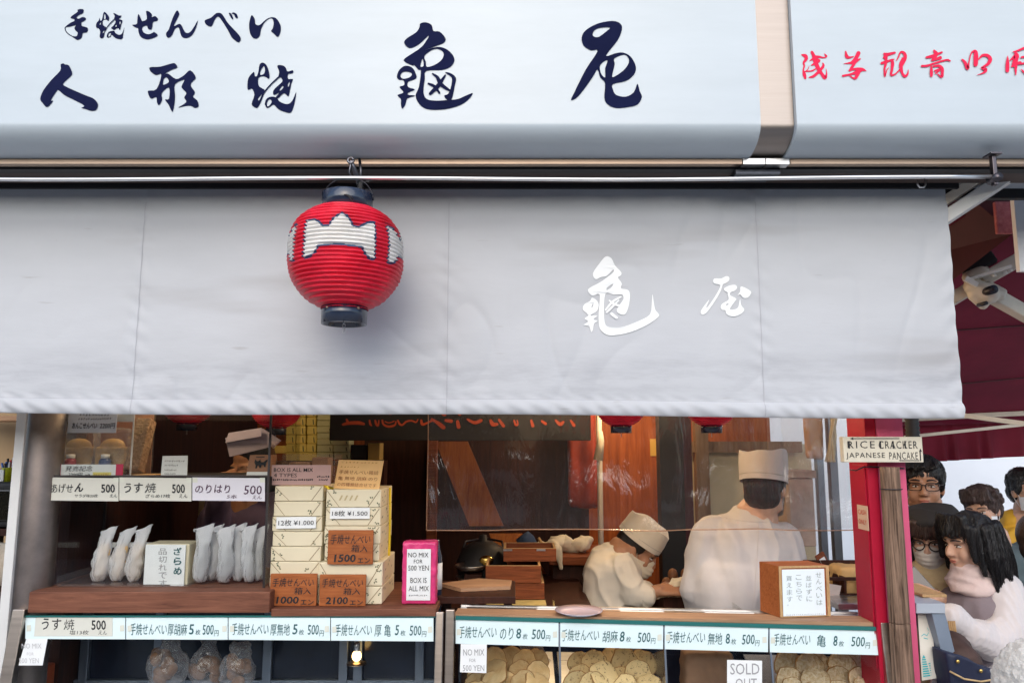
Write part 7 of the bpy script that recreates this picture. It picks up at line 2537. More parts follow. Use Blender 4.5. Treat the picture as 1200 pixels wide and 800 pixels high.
def add_head(m, M, s=1.0, neckto=None):
    def p(x, y, z):
        return M @ Vector((x * s, y * s, z * s))
    rot = M.to_3x3().to_4x4()

    def e(x, y, z, a, b_, c_):
        m.ell(p(x, y, z), (a * s, b_ * s, c_ * s), 20, M=rot)
    e(0, 0.014, 0.035, 0.075, 0.094, 0.088)
    e(0, -0.022, -0.03, 0.064, 0.066, 0.085)
    e(0, -0.045, -0.092, 0.036, 0.036, 0.028)
    for sx in (-1, 1):
        e(sx * 0.036, -0.056, -0.036, 0.027, 0.026, 0.034)
        e(sx * 0.050, -0.008, -0.07, 0.020, 0.040, 0.026)
        e(sx * 0.074, 0.012, -0.012, 0.010, 0.019, 0.031)
        e(sx * 0.011, -0.098, -0.036, 0.009, 0.010, 0.008)
        m.cap(p(sx * 0.012, -0.083, 0.021), p(sx * 0.050, -0.070, 0.022), 0.011 * s, 0.009 * s)
    m.cap(p(0, -0.083, 0.008), p(0, -0.104, -0.032), 0.009 * s, 0.012 * s)
    e(0, -0.084, -0.062, 0.022, 0.009, 0.006)
    e(0, -0.082, -0.071, 0.019, 0.010, 0.007)
    if neckto is not None:
        m.cap(p(0, 0.022, -0.075), neckto, 0.054 * s, 0.060 * s)


def add_face(par_, M, s=1.0, brow=M_HAIR, lips=True, eyes=True):
    def p(x, y, z):
        return M @ Vector((x * s, y * s, z * s))
    rot = M.to_3x3().to_4x4()
    if eyes:
        for sx in (-1, 1):
            m = MB()
            m.ell(p(sx * 0.031, -0.0725, -0.002), (0.0140 * s, 0.010 * s, 0.0040 * s), 16, 0, M=rot)
            m.ell(p(sx * 0.030, -0.0785, -0.002), (0.0056 * s, 0.005 * s, 0.0040 * s), 12, 1, M=rot)
            m.tube([p(sx * (0.016 + 0.0055 * k), -0.082 + 0.0011 * k * k * 0.35, 0.002 + 0.004 * math.sin(math.pi * k / 5)) for k in range(6)], 0.0016 * s, 6, 1)
            part('eye', m, [M_EYEW, M_EYED], par_)
            m = MB()
            m.tube([p(sx * (0.013 + 0.008 * k), -0.0935 + 0.0012 * k * k * 0.6, 0.023 + 0.004 * math.sin(math.pi * k / 5)) for k in range(6)], [0.0032 * s, 0.0036 * s, 0.0036 * s, 0.003 * s, 0.0024 * s, 0.0012 * s], 8)
            part('eyebrow', m, brow, par_)
    if lips:
        m = MB()
        m.ell(p(0, -0.0875, -0.0625), (0.021 * s, 0.0075 * s, 0.0036 * s), 16, M=rot)
        m.ell(p(0, -0.0870, -0.0695), (0.018 * s, 0.0080 * s, 0.0042 * s), 16, M=rot)
        part('lips', m, M_LIP, par_)


def add_mask(par_, M, s=1.0, matl=None):
    def p(x, y, z):
        return M @ Vector((x * s, y * s, z * s))
    m = MB()

    def f(u, v):
        a = R(-78 + 156 * u)
        z = -0.018 - 0.098 * v
        bulge = math.sin(math.pi * min(1, v * 1.05)) ** 0.7
        ry = 0.086 + 0.028 * bulge * math.cos(a) ** 2 + 0.003 * math.sin(v * 28) * math.cos(a)
        rx = 0.079 - 0.010 * v
        x = math.sin(a) * rx
        zz = z + 0.024 * (abs(math.sin(a)) ** 1.5) * (0.5 - v) * -1.1
        if v < 0.12:
            zz += 0.012 * math.cos(a) ** 6
        return p(x, -math.cos(a) * ry - 0.004 + 0.0, zz)
    m.grid(f, 28, 16)
    # inner face keeps the cloth from being a bare sheet
    part('face_mask', m, matl or M_MASKW, par_)
    m = MB()
    for sx in (-1, 1):
        m.tube([p(sx * 0.070, -0.02, -0.03), p(sx * 0.078, -0.004, -0.005), p(sx * 0.080, 0.016, 0.010), p(sx * 0.076, 0.03, -0.012), p(sx * 0.074, 0.012, -0.045), p(sx * 0.066, -0.016, -0.088)], 0.0016, 6)
    part('ear_loop', m, matl or M_MASKW, par_)


def add_glasses(par_, M, s=1.0, round_=False):
    def p(x, y, z):
        return M @ Vector((x * s, y * s, z * s))
    m = MB()
    for sx in (-1, 1):
        pts = []
        for k in range(21):
            a = 2 * math.pi * k / 20
            if round_:
                pts.append(p(sx * 0.034 + 0.025 * math.cos(a), -0.100 + 0.010 * abs(math.cos(a)) * (1 if sx * math.cos(a) > 0 else 0), -0.004 + 0.023 * math.sin(a)))
            else:
                cx_, sz_ = math.copysign(abs(math.cos(a)) ** 0.5, math.cos(a)), math.copysign(abs(math.sin(a)) ** 0.5, math.sin(a))
                pts.append(p(sx * 0.034 + 0.026 * cx_, -0.101 + 0.008 * (1 if sx * cx_ > 0.3 else 0), -0.003 + 0.016 * sz_))
        m.tube(pts, (0.0030 if round_ else 0.0021) * s, 8, caps=False)
        m.tube([p(sx * 0.060, -0.092, 0.006), p(sx * 0.076, -0.05, 0.008), p(sx * 0.082, 0.01, 0.008)], 0.0022 * s, 8)
    m.tube([p(-0.010, -0.104, 0.002), p(0, -0.110, 0.006), p(0.010, -0.104, 0.002)], 0.0022 * s, 8)
    part('glasses', m, M_FRAME, par_)


def add_hand(m, wrist, d, nrm, size=1.0, curl=0.6, right=True, spread=0.12):
    """palm and five bent fingers: d = wrist to knuckles, nrm = out of the back of the hand"""
    d = Vector(d).normalized()
    nrm = (Vector(nrm) - d * Vector(nrm).dot(d)).normalized()
    sd = d.cross(nrm) * (1 if right else -1)          # towards the thumb side
    w = Vector(wrist)
    L = 0.088 * size
    for k in range(4):
        off = sd * (0.030 - 0.020 * k) * size
        kn = w + d * L * (1 - 0.06 * abs(k - 1)) + off
        m.cap(w + off * 0.55 + d * 0.012, kn, 0.014 * size, 0.0115 * size)
        q, ang = kn, 0.25 * curl
        dirn = d
        for sg, (ln, r) in enumerate(zip((0.040, 0.026, 0.020), (0.0092, 0.0082, 0.0070))):
            ln *= size * (1, 1.1, 1.02, 0.8)[k]
            ang2 = ang + curl * (0.5, 1.1, 1.6)[sg]
            dirn = (d * math.cos(ang2) - nrm * math.sin(ang2) + sd * spread * (1.2 - 0.8 * k) * 0.5).normalized()
            q2 = q + dirn * ln
            m.cap(q, q2, r * size, r * 0.92 * size)
            q = q2
    b0 = w + d * 0.022 * size + sd * 0.026 * size
    b1 = b0 + (d * 0.6 + sd * 0.75 - nrm * 0.35).normalized() * 0.036 * size
    b2 = b1 + (d * 0.9 + sd * 0.15 - nrm * 0.45).normalized() * 0.030 * size
    b3 = b2 + (d * 0.9 - sd * 0.1 - nrm * 0.5).normalized() * 0.022 * size
    m.cap(b0, b1, 0.014 * size, 0.011 * size); m.cap(b1, b2, 0.0105 * size, 0.009 * size); m.cap(b2, b3, 0.009 * size, 0.0075 * size)


def legs(m, hip, yaw, foot_z=0.0, r=0.085):
    a = R(yaw)
    sd = Vector((math.cos(a), math.sin(a), 0))
    for sx in (-1, 1):
        h = Vector(hip) + sd * 0.09 * sx
        k = Vector((h.x, h.y, foot_z + (h.z - foot_z) * 0.52)) + sd * 0.01 * sx
        f = Vector((h.x, h.y + 0.01, foot_z + 0.07)) + sd * 0.015 * sx
        m.cap(h, k, r, r * 0.68); m.cap(k, f, r * 0.66, r * 0.45)
        fw = Vector((math.sin(a), -math.cos(a), 0))
        m.cap(Vector((f.x, f.y, foot_z + 0.04)), Vector((f.x, f.y, foot_z + 0.035)) + fw * 0.15, 0.04, 0.034)


def torso(m, neck, hip, sd, wsh=0.19, dsh=0.10, wh=0.15, dh=0.11, chest=1.0):
    """clothed trunk between neck base and hips; sd = unit vector across the shoulders"""
    neck, hip, sd = Vector(neck), Vector(hip), Vector(sd).normalized()
    up = (neck - hip).normalized()
    fr = sd.cross(up).normalized()
    q = wsh / 0.20
    d_ = dsh / 0.11
    rows = [(0.0, wh, dh), (0.12, wh, dh * 1.02), (0.3, wh * 0.97, dh), (0.5, (wsh * 0.95 + wh) / 2, (dsh * 1.1 + dh) / 2), (0.68, wsh * 0.97, dsh * 1.10 * chest), (0.80, wsh, dsh * 1.04 * chest),
            (0.87, 0.192 * q, 0.106 * d_), (0.92, 0.168 * q, 0.098 * d_), (0.96, 0.128 * q, 0.090 * d_), (0.99, 0.088 * q, 0.078 * d_), (1.02, 0.064, 0.062), (1.05, 0.056, 0.056)]
    seg = 36
    vs, fs = [], []
    for f, w, d in rows:
        c = hip.lerp(neck, f)
        for k in range(seg):
            a = 2 * math.pi * k / seg
            ca, sa = math.cos(a), math.sin(a)
            ca = math.copysign(abs(ca) ** 0.85, ca); sa = math.copysign(abs(sa) ** 0.85, sa)
            vs.append(c + sd * (w * ca) + fr * (d * sa))
    for j in range(len(rows) - 1):
        for k in range(seg):
            k2 = (k + 1) % seg
            fs.append((j * seg + k, j * seg + k2, (j + 1) * seg + k2, (j + 1) * seg + k))
    fs.append(list(range(seg))[::-1]); fs.append([(len(rows) - 1) * seg + k for k in range(seg)])
    m.add(vs, fs, 0, True)


def person(label, head_px, Yh, yaw, pitch, group=None, s=1.0):
    c = P(head_px[0], head_px[1], Yh)
    t = thing('person', label, 'person', (c.x, Yh, 0), group)
    return t, c


def seg_hair_cap(m, M, s=1.0, back=True, low=-0.02, thick=0.010, zr=0.082):
    """skull-hugging hair: an outer skin from the hairline round the back"""
    def p(x, y, z):
        return M @ Vector((x * s, y * s, z * s))
    rot = M.to_3x3().to_4x4()
    m.ell(p(0, 0.026, 0.046), ((0.077 + thick) * s, (0.090 + thick) * s, (zr + thick) * s), 24, M=rot)
    if back:
        m.ell(p(0, 0.052, -0.005), ((0.070 + thick) * s, (0.056 + thick) * s, 0.075 * s), 20, M=rot)
    for sx in (-1, 1):
        m.ell(p(sx * 0.070, 0.005, 0.02), (0.014 * s, 0.040 * s, 0.045 * s), 14, M=rot)


def strands(obj, n, length, seed=0, r=0.0011, matl=None, sway=0.15):
    """single locks that follow the hair downwards"""
    from mathutils.bvhtree import BVHTree
    w = wloc(obj)
    me = obj.data
    bv = BVHTree.FromPolygons([v.co for v in me.vertices], [tuple(p.vertices) for p in me.polygons])
    rr = random.Random(seed)
    c = sum((v.co for v in me.vertices), Vector()) / len(me.vertices)
    mm = MB()
    for _ in range(n):
        p = me.vertices[rr.randrange(len(me.vertices))].co.copy()
        L = length * rr.uniform(0.5, 1.2)
        st = L / 9
        pts = []
        lift = rr.uniform(0.0006, 0.003)
        for k in range(10):
            hit = bv.find_nearest(p)
            q, nrm = hit[0], hit[1]
            pts.append(q + nrm * lift + w)
            out = Vector((q.x - c.x, q.y - c.y, 0))
            d = Vector((0, 0, -1)) + out * 3.0 + Vector((rr.uniform(-1, 1), rr.uniform(-1, 1), 0)) * sway
            d = d - nrm * d.dot(nrm)
            if d.length < 1e-4:
                break
            p = q + d.normalized() * st
        if len(pts) > 3:
            k = len(pts)
            mm.tube(pts, [r * (0.4 + 0.8 * math.sin(math.pi * (i + 0.6) / (k + 0.6))) for i in range(k)], 4, caps=False)
    part('hair_strand', mm, matl or me.materials[0], obj)


# 1 --- seated cook, in profile, bending over his work
c = P(748, 641, 3.55)
t = thing('person', 'seated cook in cream jacket, cap and mask bent over a white cloth', 'person', (c.x - 0.1, 3.55, 0.05))
M = headM(c, 76, 36)
neck = P(730, 650, 3.55)
hip = P(706, 735, 3.60)
m = MB(); add_head(m, M, 1.0, neck)
el, wr = P(744, 698, 3.42), P(772, 692, 3.38)
m.cap(P(728, 668, 3.45), el, 0.045, 0.040); m.cap(el, wr, 0.040, 0.026)
add_hand(m, wr, Vector((1, 0, 0.12)), Vector((-0.1, -0.5, 0.8)), 1.0, 0.7, right=False)
el2, wr2 = P(748, 700, 3.72), P(774, 690, 3.60)
m.cap(P(722, 668, 3.74), el2, 0.045, 0.04); m.cap(el2, wr2, 0.04, 0.026)
add_hand(m, wr2, Vector((1, -0.25, 0.1)), Vector((-0.1, 0.4, 0.8)), 1.0, 0.6, right=True)
m.cap(neck, hip, 0.09, 0.12)
legs(m, (hip.x + 0.05, 3.6, 0.62), 80, 0.05, 0.08)
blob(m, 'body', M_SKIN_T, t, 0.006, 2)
add_face(t, M, 1.0, lips=False)
m = MB()
torso(m, P(722, 642, 3.56), P(714, 742, 3.58), Vector((0.25, 1, 0)), 0.195, 0.125, 0.18, 0.135)
m.ell(P(708, 686, 3.58), (0.10, 0.16, 0.16), 24)
m.cap(P(728, 664, 3.43), P(741, 694, 3.40), 0.070, 0.060); m.cap(P(741, 694, 3.40), P(756, 697, 3.39), 0.058, 0.050)
m.cap(P(722, 662, 3.72), P(744, 694, 3.72), 0.07, 0.06); m.cap(P(744, 694, 3.72), P(756, 692, 3.68), 0.058, 0.05)
m.cap(P(730, 645, 3.55), P(722, 656, 3.55), 0.062, 0.085)
legs(m, (hip.x + 0.05, 3.6, 0.60), 80, 0.10, 0.10)
blob(m, 'white_jacket', M_WHITE_COAT, t, 0.007, 3, fold=0.010, fscale=(14, 10, 9), seed=2)
m = MB(); seg_hair_cap(m, M, 1.0, thick=0.004, zr=0.066); blob(m, 'hair', M_HAIR, t, 0.006, 3)
add_mask(t, M, 1.0, M_MASKC)


def cook_cap(par_, M, r=0.098, h0=0.030, h1=0.115, tilt=0.0, matl=M_WHITE_COAT):
    m = MB()
    seg = 40
    rows = [(1.0, 0), (1.005, 0.2), (1.0, 0.5), (0.985, 0.8), (0.965, 1.0)]
    vs, fs = [], []
    for (q, v) in rows:
        for k in range(seg):
            a = 2 * math.pi * k / seg
            z = h0 + (h1 - h0) * v + 0.010 * math.cos(a * 2 + 0.5) * v + 0.004 * math.sin(a * 5) * v
            rr = q * (1 + 0.03 * math.sin(a * 2 + 1) * v + 0.012 * math.sin(a * 7) * v + 0.02 * noise.noise(Vector((math.cos(a) * 3, math.sin(a) * 3, v * 3))))
            vs.append(M @ Vector((r * 0.90 * rr * math.cos(a), 0.015 + r * 1.08 * rr * math.sin(a), z + tilt * math.sin(a))))
    n = len(rows)
    for j in range(n - 1):
        for k in range(seg):
            k2 = (k + 1) % seg
            fs.append((j * seg + k, j * seg + k2, (j + 1) * seg + k2, (j + 1) * seg + k))
    m.add(vs, fs, 0, True)
    top = [vs[(n - 1) * seg + k] for k in range(seg)]
    cen = sum((Vector(v) for v in top), Vector()) / seg - (M.to_3x3() @ Vector((0, 0, 0.006)))
    m.add(top + [cen], [(k, (k + 1) % seg, seg) for k in range(seg)], 0, False)
    ob = part('cap', m, matl, par_)
    m = MB()
    m.tube([M @ Vector((r * 0.905 * math.cos(a), 0.015 + r * 1.085 * math.sin(a), h0 + 0.022 + tilt * math.sin(a))) for a in [2 * math.pi * k / 40 for k in range(41)]], 0.0012, 6, caps=False)
    part('seam', m, mat('cap_seam', (0.45, 0.42, 0.37), rough=0.8) if 'cap_seam' not in MATS else MATS['cap_seam'], ob)
    return ob


cook_cap(t, M, 0.102, 0.026, 0.128)
m = MB()
q = P(783, 691, 3.45)
for dx, dz, r in ((-0.06, -0.01, 0.026), (-0.03, 0.0, 0.028), (0.0, 0.012, 0.03), (0.028, 0.03, 0.034), (0.052, 0.035, 0.03), (0.03, 0.008, 0.028)):
    m.ell((q.x + dx, 3.42 + rng.uniform(-.02, .02), q.z + dz), (r, r * 0.9, r * 0.85), 12)
blob(m, 'crumpled_cloth', M_TOWEL, None, 0.006, 2, fold=0.010, fscale=(26, 26, 26), seed=9)
o = [o for o in bpy.data.objects if o.name.startswith('crumpled_cloth') and 'label' not in o][0]
o['label'] = 'crumpled cream cloth held in the hands of the seated cook'; o['category'] = 'cloth'
q = P(735, 745, 3.6)
t = thing('low_stool', 'low wooden stool under the seated cook', 'stool', (q.x - 0.06, 3.6, 0.05))
b = MB(); b.box(q.x - 0.22, q.x + 0.08, 3.45, 3.75, 0.46, 0.50, 0.004); part('seat', b, M_DARKWOOD, t)
for sx in (-0.19, 0.05):
    for yy in (3.48, 3.72):
        b = MB(); b.box(q.x + sx - 0.02, q.x + sx + 0.02, yy - 0.02, yy + 0.02, 0.051, 0.459); part('leg', b, M_DARKWOOD, t)
# iron griddle with round lumps before him
t = thing('griddle', 'dark brown griddle with round lumps before the seated cook', 'griddle', P(800, 702, 3.5))
x0, x1, z0, z1 = rect(778, 690, 824, 706, 3.42)
b = MB(); b.box(x0, x1 + 0.1, 3.44, 3.75, z0 - 0.1, z0 + 0.02, 0.005); part('body', b, M_DARKWOOD, t)
b = MB(); b.box(x0 + .02, x1 + .08, 3.46, 3.73, 0.051, z0 - 0.1005, 0.005); part('stand', b, M_BLACK, t)
b = MB()
for k in range(5):
    b.ell((x0 + 0.03 + 0.03 * k, 3.52 + 0.03 * (k % 2), z0 + 0.045), (0.022, 0.022, 0.02), 14)
    b.ell((x0 + 0.05 + 0.03 * k, 3.60, z0 + 0.05 + 0.04 * (k % 2)), (0.024, 0.024, 0.03), 14)
part('lump', b, mat('baked_brown', (0.22, 0.09, 0.035), rough=0.6, var=0.4, vscale=16), t)

# 2 --- standing cook, back to the street
YC2 = 3.12
c = P(896, 571, YC2)
t = thing('person', 'standing cook in white jacket and cap seen from behind', 'person', (c.x - 0.1, YC2, 0.05))
M = headM(c, 150, 8)
neck = P(886, 606, YC2 + 0.02)
hip = Vector((P(868, 740, YC2).x, YC2 + 0.02, 0.90))
m = MB(); add_head(m, M, 1.0, neck)
m.cap(neck, hip, 0.09, 0.12)
shl, shr = P(838, 634, YC2), P(908, 642, YC2)
el, wr = P(812, 690, YC2 + 0.02), P(822, 740, YC2 + 0.2)
m.cap(shl, el, 0.05, 0.042); m.cap(el, wr, 0.04, 0.028); add_hand(m, wr, Vector((0.3, 0.8, -0.2)), Vector((0, 0, 1)), 1, 0.6, right=False)
er, wr2 = P(930, 700, YC2), P(912, 738, YC2 + 0.2)
m.cap(shr, er, 0.05, 0.042); m.cap(er, wr2, 0.04, 0.028); add_hand(m, wr2, Vector((-0.3, 0.8, -0.2)), Vector((0, 0, 1)), 1, 0.6, right=True)
legs(m, hip, 180, 0.05, 0.09)
blob(m, 'body', M_SKIN, t, 0.007, 2)
add_face(t, M, 1.0, lips=False)
m = MB()
torso(m, P(878, 604, YC2 + 0.01), Vector((hip.x, hip.y, 0.86)), Vector((1, 0.05, -0.10)), 0.195, 0.125, 0.19, 0.145)
m.cap(P(893, 600, YC2 + 0.02), P(882, 612, YC2 + 0.02), 0.064, 0.085)
m.cap(P(832, 625, YC2), P(815, 690, YC2 + 0.02), 0.078, 0.066); m.cap(P(815, 690, YC2 + 0.02), P(823, 738, YC2 + 0.18), 0.062, 0.05)
m.cap(P(914, 634, YC2), P(927, 700, YC2), 0.080, 0.066); m.cap(P(927, 700, YC2), P(913, 738, YC2 + 0.18), 0.062, 0.05)
m.ell(P(866, 690, YC2 - 0.01), (0.20, 0.14, 0.2), 24)
legs(m, (hip.x, hip.y, 0.9), 180, 0.09, 0.11)


def fold_jacket(me):
    ns = [v.normal.copy() for v in me.vertices]
    for v, vn in zip(me.vertices, ns):
        q = v.co
        f = noise.noise(Vector((q.x * 11 + q.z * 2.5, q.y * 3, q.z * 1.6)))
        g = noise.noise(Vector((q.x * 26 + q.z * 5, q.y * 5, q.z * 3 + 4)))
        v.co += vn * (0.016 * f + 0.006 * g) * min(1, max(0, (1.75 - q.z) * 2))


blob(m, 'white_jacket', M_WHITE_COAT2, t, 0.007, 4, fold=0.013, fscale=(8, 8, 5), seed=5, post=fold_jacket)
jk = [o for o in t.children if o.name.startswith('white_jacket')][0]
# centre back seam and collar seam follow the cloth
from mathutils.bvhtree import BVHTree


def drape(obj, par_, pts, r, matl, name='seam', out=0.0012, dirv=Vector((0, 1, 0))):
    w = wloc(obj)
    bv = BVHTree.FromPolygons([v.co + w for v in obj.data.vertices], [tuple(p.vertices) for p in obj.data.polygons])
    res = []
    for p in pts:
        hit = bv.ray_cast(Vector(p) - dirv * 1.0, dirv)
        if hit[0] is not None:
            res.append(hit[0] - dirv * out)
    if len(res) > 1:
        mm = MB(); mm.tube(res, r, 6)
        part(name, mm, matl, par_)


M_SEAM = mat('jacket_seam', (0.66, 0.61, 0.58), rough=0.8)
drape(jk, jk, [P(880 - 8 * k / 20 - 6 * (k / 20) ** 2, 608 + 5 * k, YC2) for k in range(21)], 0.0011, M_SEAM)
drape(jk, jk, [P(848 + 3.4 * k, 606 + 0.10 * k * (20 - k) * 0.25, YC2) for k in range(20)], 0.0014, M_SEAM)
m = MB(); seg_hair_cap(m, M, 1.0, thick=0.004, zr=0.07)
rot = M.to_3x3().to_4x4()
m.ell(M @ Vector((0, 0.05, -0.04)), (0.074, 0.055, 0.055), 18, M=rot)
blob(m, 'hair', M_HAIR, t, 0.006, 2, fold=0.002, fscale=(40, 40, 10))
add_mask(t, M, 1.0)
cook_cap(t, M, 0.106, 0.020, 0.138, 0.006, M_WHITE_COAT2)

# 3 --- worker in purple behind the showcase
c = P(296, 543, 3.25)
t = thing('person', 'worker in purple jacket half hidden behind the left glass showcase', 'person', (c.x, 3.25, 0.05))
M = headM(c, -25, 25)
neck = P(286, 575, 3.32)
hip = Vector((P(272, 740, 3.35).x, 3.35, 0.92))
m = MB(); add_head(m, M, 0.95, neck); m.cap(neck, hip, 0.09, 0.12)
el, wr = P(252, 612, 3.18), P(262, 560, 3.06)
m.cap(P(258, 590, 3.3), el, 0.045, 0.04); m.cap(el, wr, 0.04, 0.027)
add_hand(m, wr, Vector((0.9, -0.3, 0.25)), Vector((0.2, -0.6, 0.7)), 1.0, 0.9, right=False)
legs(m, hip, 0, 0.05, 0.085)
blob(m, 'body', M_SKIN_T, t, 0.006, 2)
add_face(t, M, 0.95)
m = MB()
torso(m, P(284, 580, 3.34), Vector((hip.x, hip.y, 0.88)), Vector((1, 0, 0)), 0.18, 0.12, 0.17, 0.14)
m.cap(P(258, 592, 3.32), P(253, 614, 3.19), 0.07, 0.06); m.cap(P(253, 614, 3.19), P(258, 585, 3.12), 0.056, 0.045)
m.cap(P(312, 592, 3.34), P(322, 660, 3.34), 0.07, 0.06)
legs(m, hip, 0, 0.09, 0.10)
blob(m, 'jacket', mat('purple_cloth', (0.12, 0.085, 0.16), rough=0.85, var=0.15), t, 0.009, 3, fold=0.010, fscale=(12, 12, 6), seed=1)
m = MB(); seg_hair_cap(m, M, 0.95); blob(m, 'hair', M_HAIR, t, 0.007, 2)
# tan noren board beside the worker
b = MB(); b.rbox(232, 560, 262, 640, 3.6, 0.03, 0.004); b.box(P(236, 640, 3.6).x, P(240, 640, 3.6).x, 3.605, 3.625, 0.05, P(240, 640, 3.6).z - 0.0005); b.box(P(254, 640, 3.6).x, P(258, 640, 3.6).x, 3.605, 3.625, 0.05, P(240, 640, 3.6).z - 0.0005)
solo('tan_board', 'plain tan board standing behind the worker in purple', 'board', b, mat('board_tan', (0.48, 0.37, 0.22), rough=0.8, var=0.1))

# 4 --- man with glasses at the back right
Y4 = 3.45
c = P(1082, 569, Y4)
t = thing('person', 'man with short black hair, thin glasses and dark jacket', 'person', (c.x, Y4, 0))
M = headM(c, -28, -2)
neck = P(1086, 610, Y4 + 0.04)
hip = Vector((neck.x, Y4 + 0.05, 0.85))
m = MB(); add_head(m, M, 1.02, neck); m.cap(neck, hip, 0.09, 0.12)
for sx in (-1, 1):
    m.cap(neck + Vector((0.2 * sx, 0, -0.09)), neck + Vector((0.24 * sx, 0, -0.36)), 0.045, 0.04); m.cap(neck + Vector((0.24 * sx, 0, -0.36)), neck + Vector((0.22 * sx, -0.14, -0.56)), 0.04, 0.028)
    add_hand(m, neck + Vector((0.22 * sx, -0.14, -0.56)), Vector((0, -0.4, -1)), Vector((sx, 0, 0)), 1, 0.5, right=(sx < 0))
legs(m, hip, 0, 0.0)
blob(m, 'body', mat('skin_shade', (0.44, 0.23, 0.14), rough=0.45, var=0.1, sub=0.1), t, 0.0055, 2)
add_face(t, M, 1.02); add_glasses(t, M, 1.02)
m = MB()
torso(m, neck + Vector((0, 0, -0.03)), hip, Vector((1, 0, 0)), 0.20, 0.115, 0.17, 0.12)
for sx in (-1, 1):
    m.cap(neck + Vector((0.19 * sx, 0, -0.10)), neck + Vector((0.24 * sx, 0, -0.36)), 0.075, 0.062); m.cap(neck + Vector((0.24 * sx, 0, -0.36)), neck + Vector((0.225 * sx, -0.11, -0.5)), 0.06, 0.048)
m.cap(neck + Vector((-0.03, 0.01, 0.02)), neck + Vector((0.03, 0.01, 0.02)), 0.062, 0.062)
legs(m, hip, 0, 0.06, 0.10)
blob(m, 'jacket', M_DARKCLOTH, t, 0.010, 3, fold=0.010, seed=4)
m = MB(); seg_hair_cap(m, M, 1.02, thick=0.014)
for k in range(9):
    a = -0.06 + 0.015 * k
    m.cap(M @ Vector((a, -0.045, 0.105)), M @ Vector((a * 1.05 - 0.012, -0.082, 0.070 + 0.006 * (k % 3))), 0.014, 0.006)
blob(m, 'hair', M_HAIR, t, 0.005, 1, fold=0.004, fscale=(40, 40, 20))
strands([o for o in t.children if o.name.startswith('hair')][0], 420, 0.07, seed=420)

# 5 --- woman with beret, round glasses, mask, beige scarf and telephone
Y5 = 3.2
c = P(1090, 631, Y5)
t = thing('person', 'woman in black beret, round glasses and mask holding a phone', 'person', (c.x, Y5, 0))
M = headM(c, -38, 10)
s5 = 0.90
neck = P(1096, 668, Y5 + 0.05)
hip = Vector((neck.x, Y5 + 0.06, 0.80))
m = MB(); add_head(m, M, s5, neck); m.cap(neck, hip, 0.085, 0.11)
sh = neck + Vector((-0.16, 0, -0.07))
el = neck + Vector((-0.17, -0.02, -0.30)); wr = P(1094, 702, Y5 - 0.20)
m.cap(sh, el, 0.042, 0.038)
wr = P(1098, 699, Y5 - 0.22)
el2 = P(1120, 722, Y5 - 0.05)
m.cap(neck + Vector((0.16, 0, -0.07)), el2, 0.042, 0.036); m.cap(el2, wr, 0.036, 0.026)
add_hand(m, wr, Vector((-1, -0.1, 0.25)), Vector((0.2, -0.8, 0.5)), 0.95, 0.75, right=False)
wl = P(1075, 716, Y5 - 0.1)
m.cap(el, wl, 0.036, 0.026); add_hand(m, wl, Vector((0.7, -0.3, 0.6)), Vector((-0.5, -0.6, 0.3)), 0.95, 0.7, right=True)
legs(m, hip, 0, 0.0, 0.08)
blob(m, 'body', M_SKIN, t, 0.005, 2)
add_face(t, M, s5, brow=M_HAIR_B, lips=False); add_mask(t, M, s5, mat('mask_offwhite', (0.72, 0.68, 0.62), rough=0.8)); add_glasses(t, M, s5, True)
m = MB()
torso(m, neck + Vector((0, 0, -0.04)), hip, Vector((1, 0, 0)), 0.18, 0.11, 0.16, 0.12)
m.cap(sh, el, 0.07, 0.06); m.cap(el, wl.lerp(el, 0.2), 0.056, 0.045)
m.cap(neck + Vector((0.15, 0, -0.08)), el2, 0.07, 0.06); m.cap(el2, wr.lerp(el2, 0.3), 0.056, 0.045)
legs(m, hip, 0, 0.06, 0.10)
blob(m, 'coat', mat('beige_coat', (0.40, 0.31, 0.20), rough=0.85, var=0.1), t, 0.010, 3, fold=0.010, seed=6)
m = MB()
for k in range(7):
    z = neck.z + 0.03 - 0.026 * k
    rr = 0.085 + 0.014 * k
    m.tube([(neck.x + rr * math.cos(a), neck.y - 0.02 + rr * 0.85 * math.sin(a), z + 0.02 * math.sin(a * 2 + k) + 0.02 * math.cos(a + k)) for a in [2 * math.pi * q / 20 for q in range(21)]], 0.026, 10)
blob(m, 'scarf', mat('beige_scarf', (0.52, 0.41, 0.24), rough=0.9, var=0.12, bump=0.2, bscale=30), t, 0.007, 2, fold=0.008, fscale=(8, 8, 30), seed=7)
m = MB()
seg_hair_cap(m, M, s5, thick=0.014)
for sx in (-1, 1):
    for k in range(5):
        a = M @ Vector((sx * (0.075 + 0.004 * k), -0.045 + 0.022 * k, 0.045)); b2_ = M @ Vector((sx * (0.082 + 0.003 * k), -0.04 + 0.024 * k, -0.10))
        m.cap(a, b2_, 0.016, 0.009)
for k in range(9):
    a = -0.062 + 0.0155 * k
    m.cap(M @ Vector((a, -0.07, 0.085)), M @ Vector((a * 1.08, -0.097 + abs(a) * 0.45, 0.026 + 0.004 * (k % 2))), 0.013, 0.006)
blob(m, 'hair', M_HAIR_B, t, 0.005, 1, fold=0.003, fscale=(50, 50, 8))
strands([o for o in t.children if o.name.startswith('hair')][0], 300, 0.09, seed=300)
m = MB()
rot = M.to_3x3().to_4x4()
m.ell(M @ Vector((0.0, 0.035, 0.088)), (0.112, 0.118, 0.045), 26, M=rot)
m.ell(M @ Vector((0.02, 0.045, 0.098)), (0.095, 0.10, 0.040), 22, M=rot)
m.lathe([(0.086, 0.045), (0.092, 0.060), (0.10, 0.085)], (0, 0, 0), 28, 0, M @ Matrix.Translation((0, 0.012, 0)))
blob(m, 'beret', M_DARKCLOTH, t, 0.006, 3, fold=0.004)
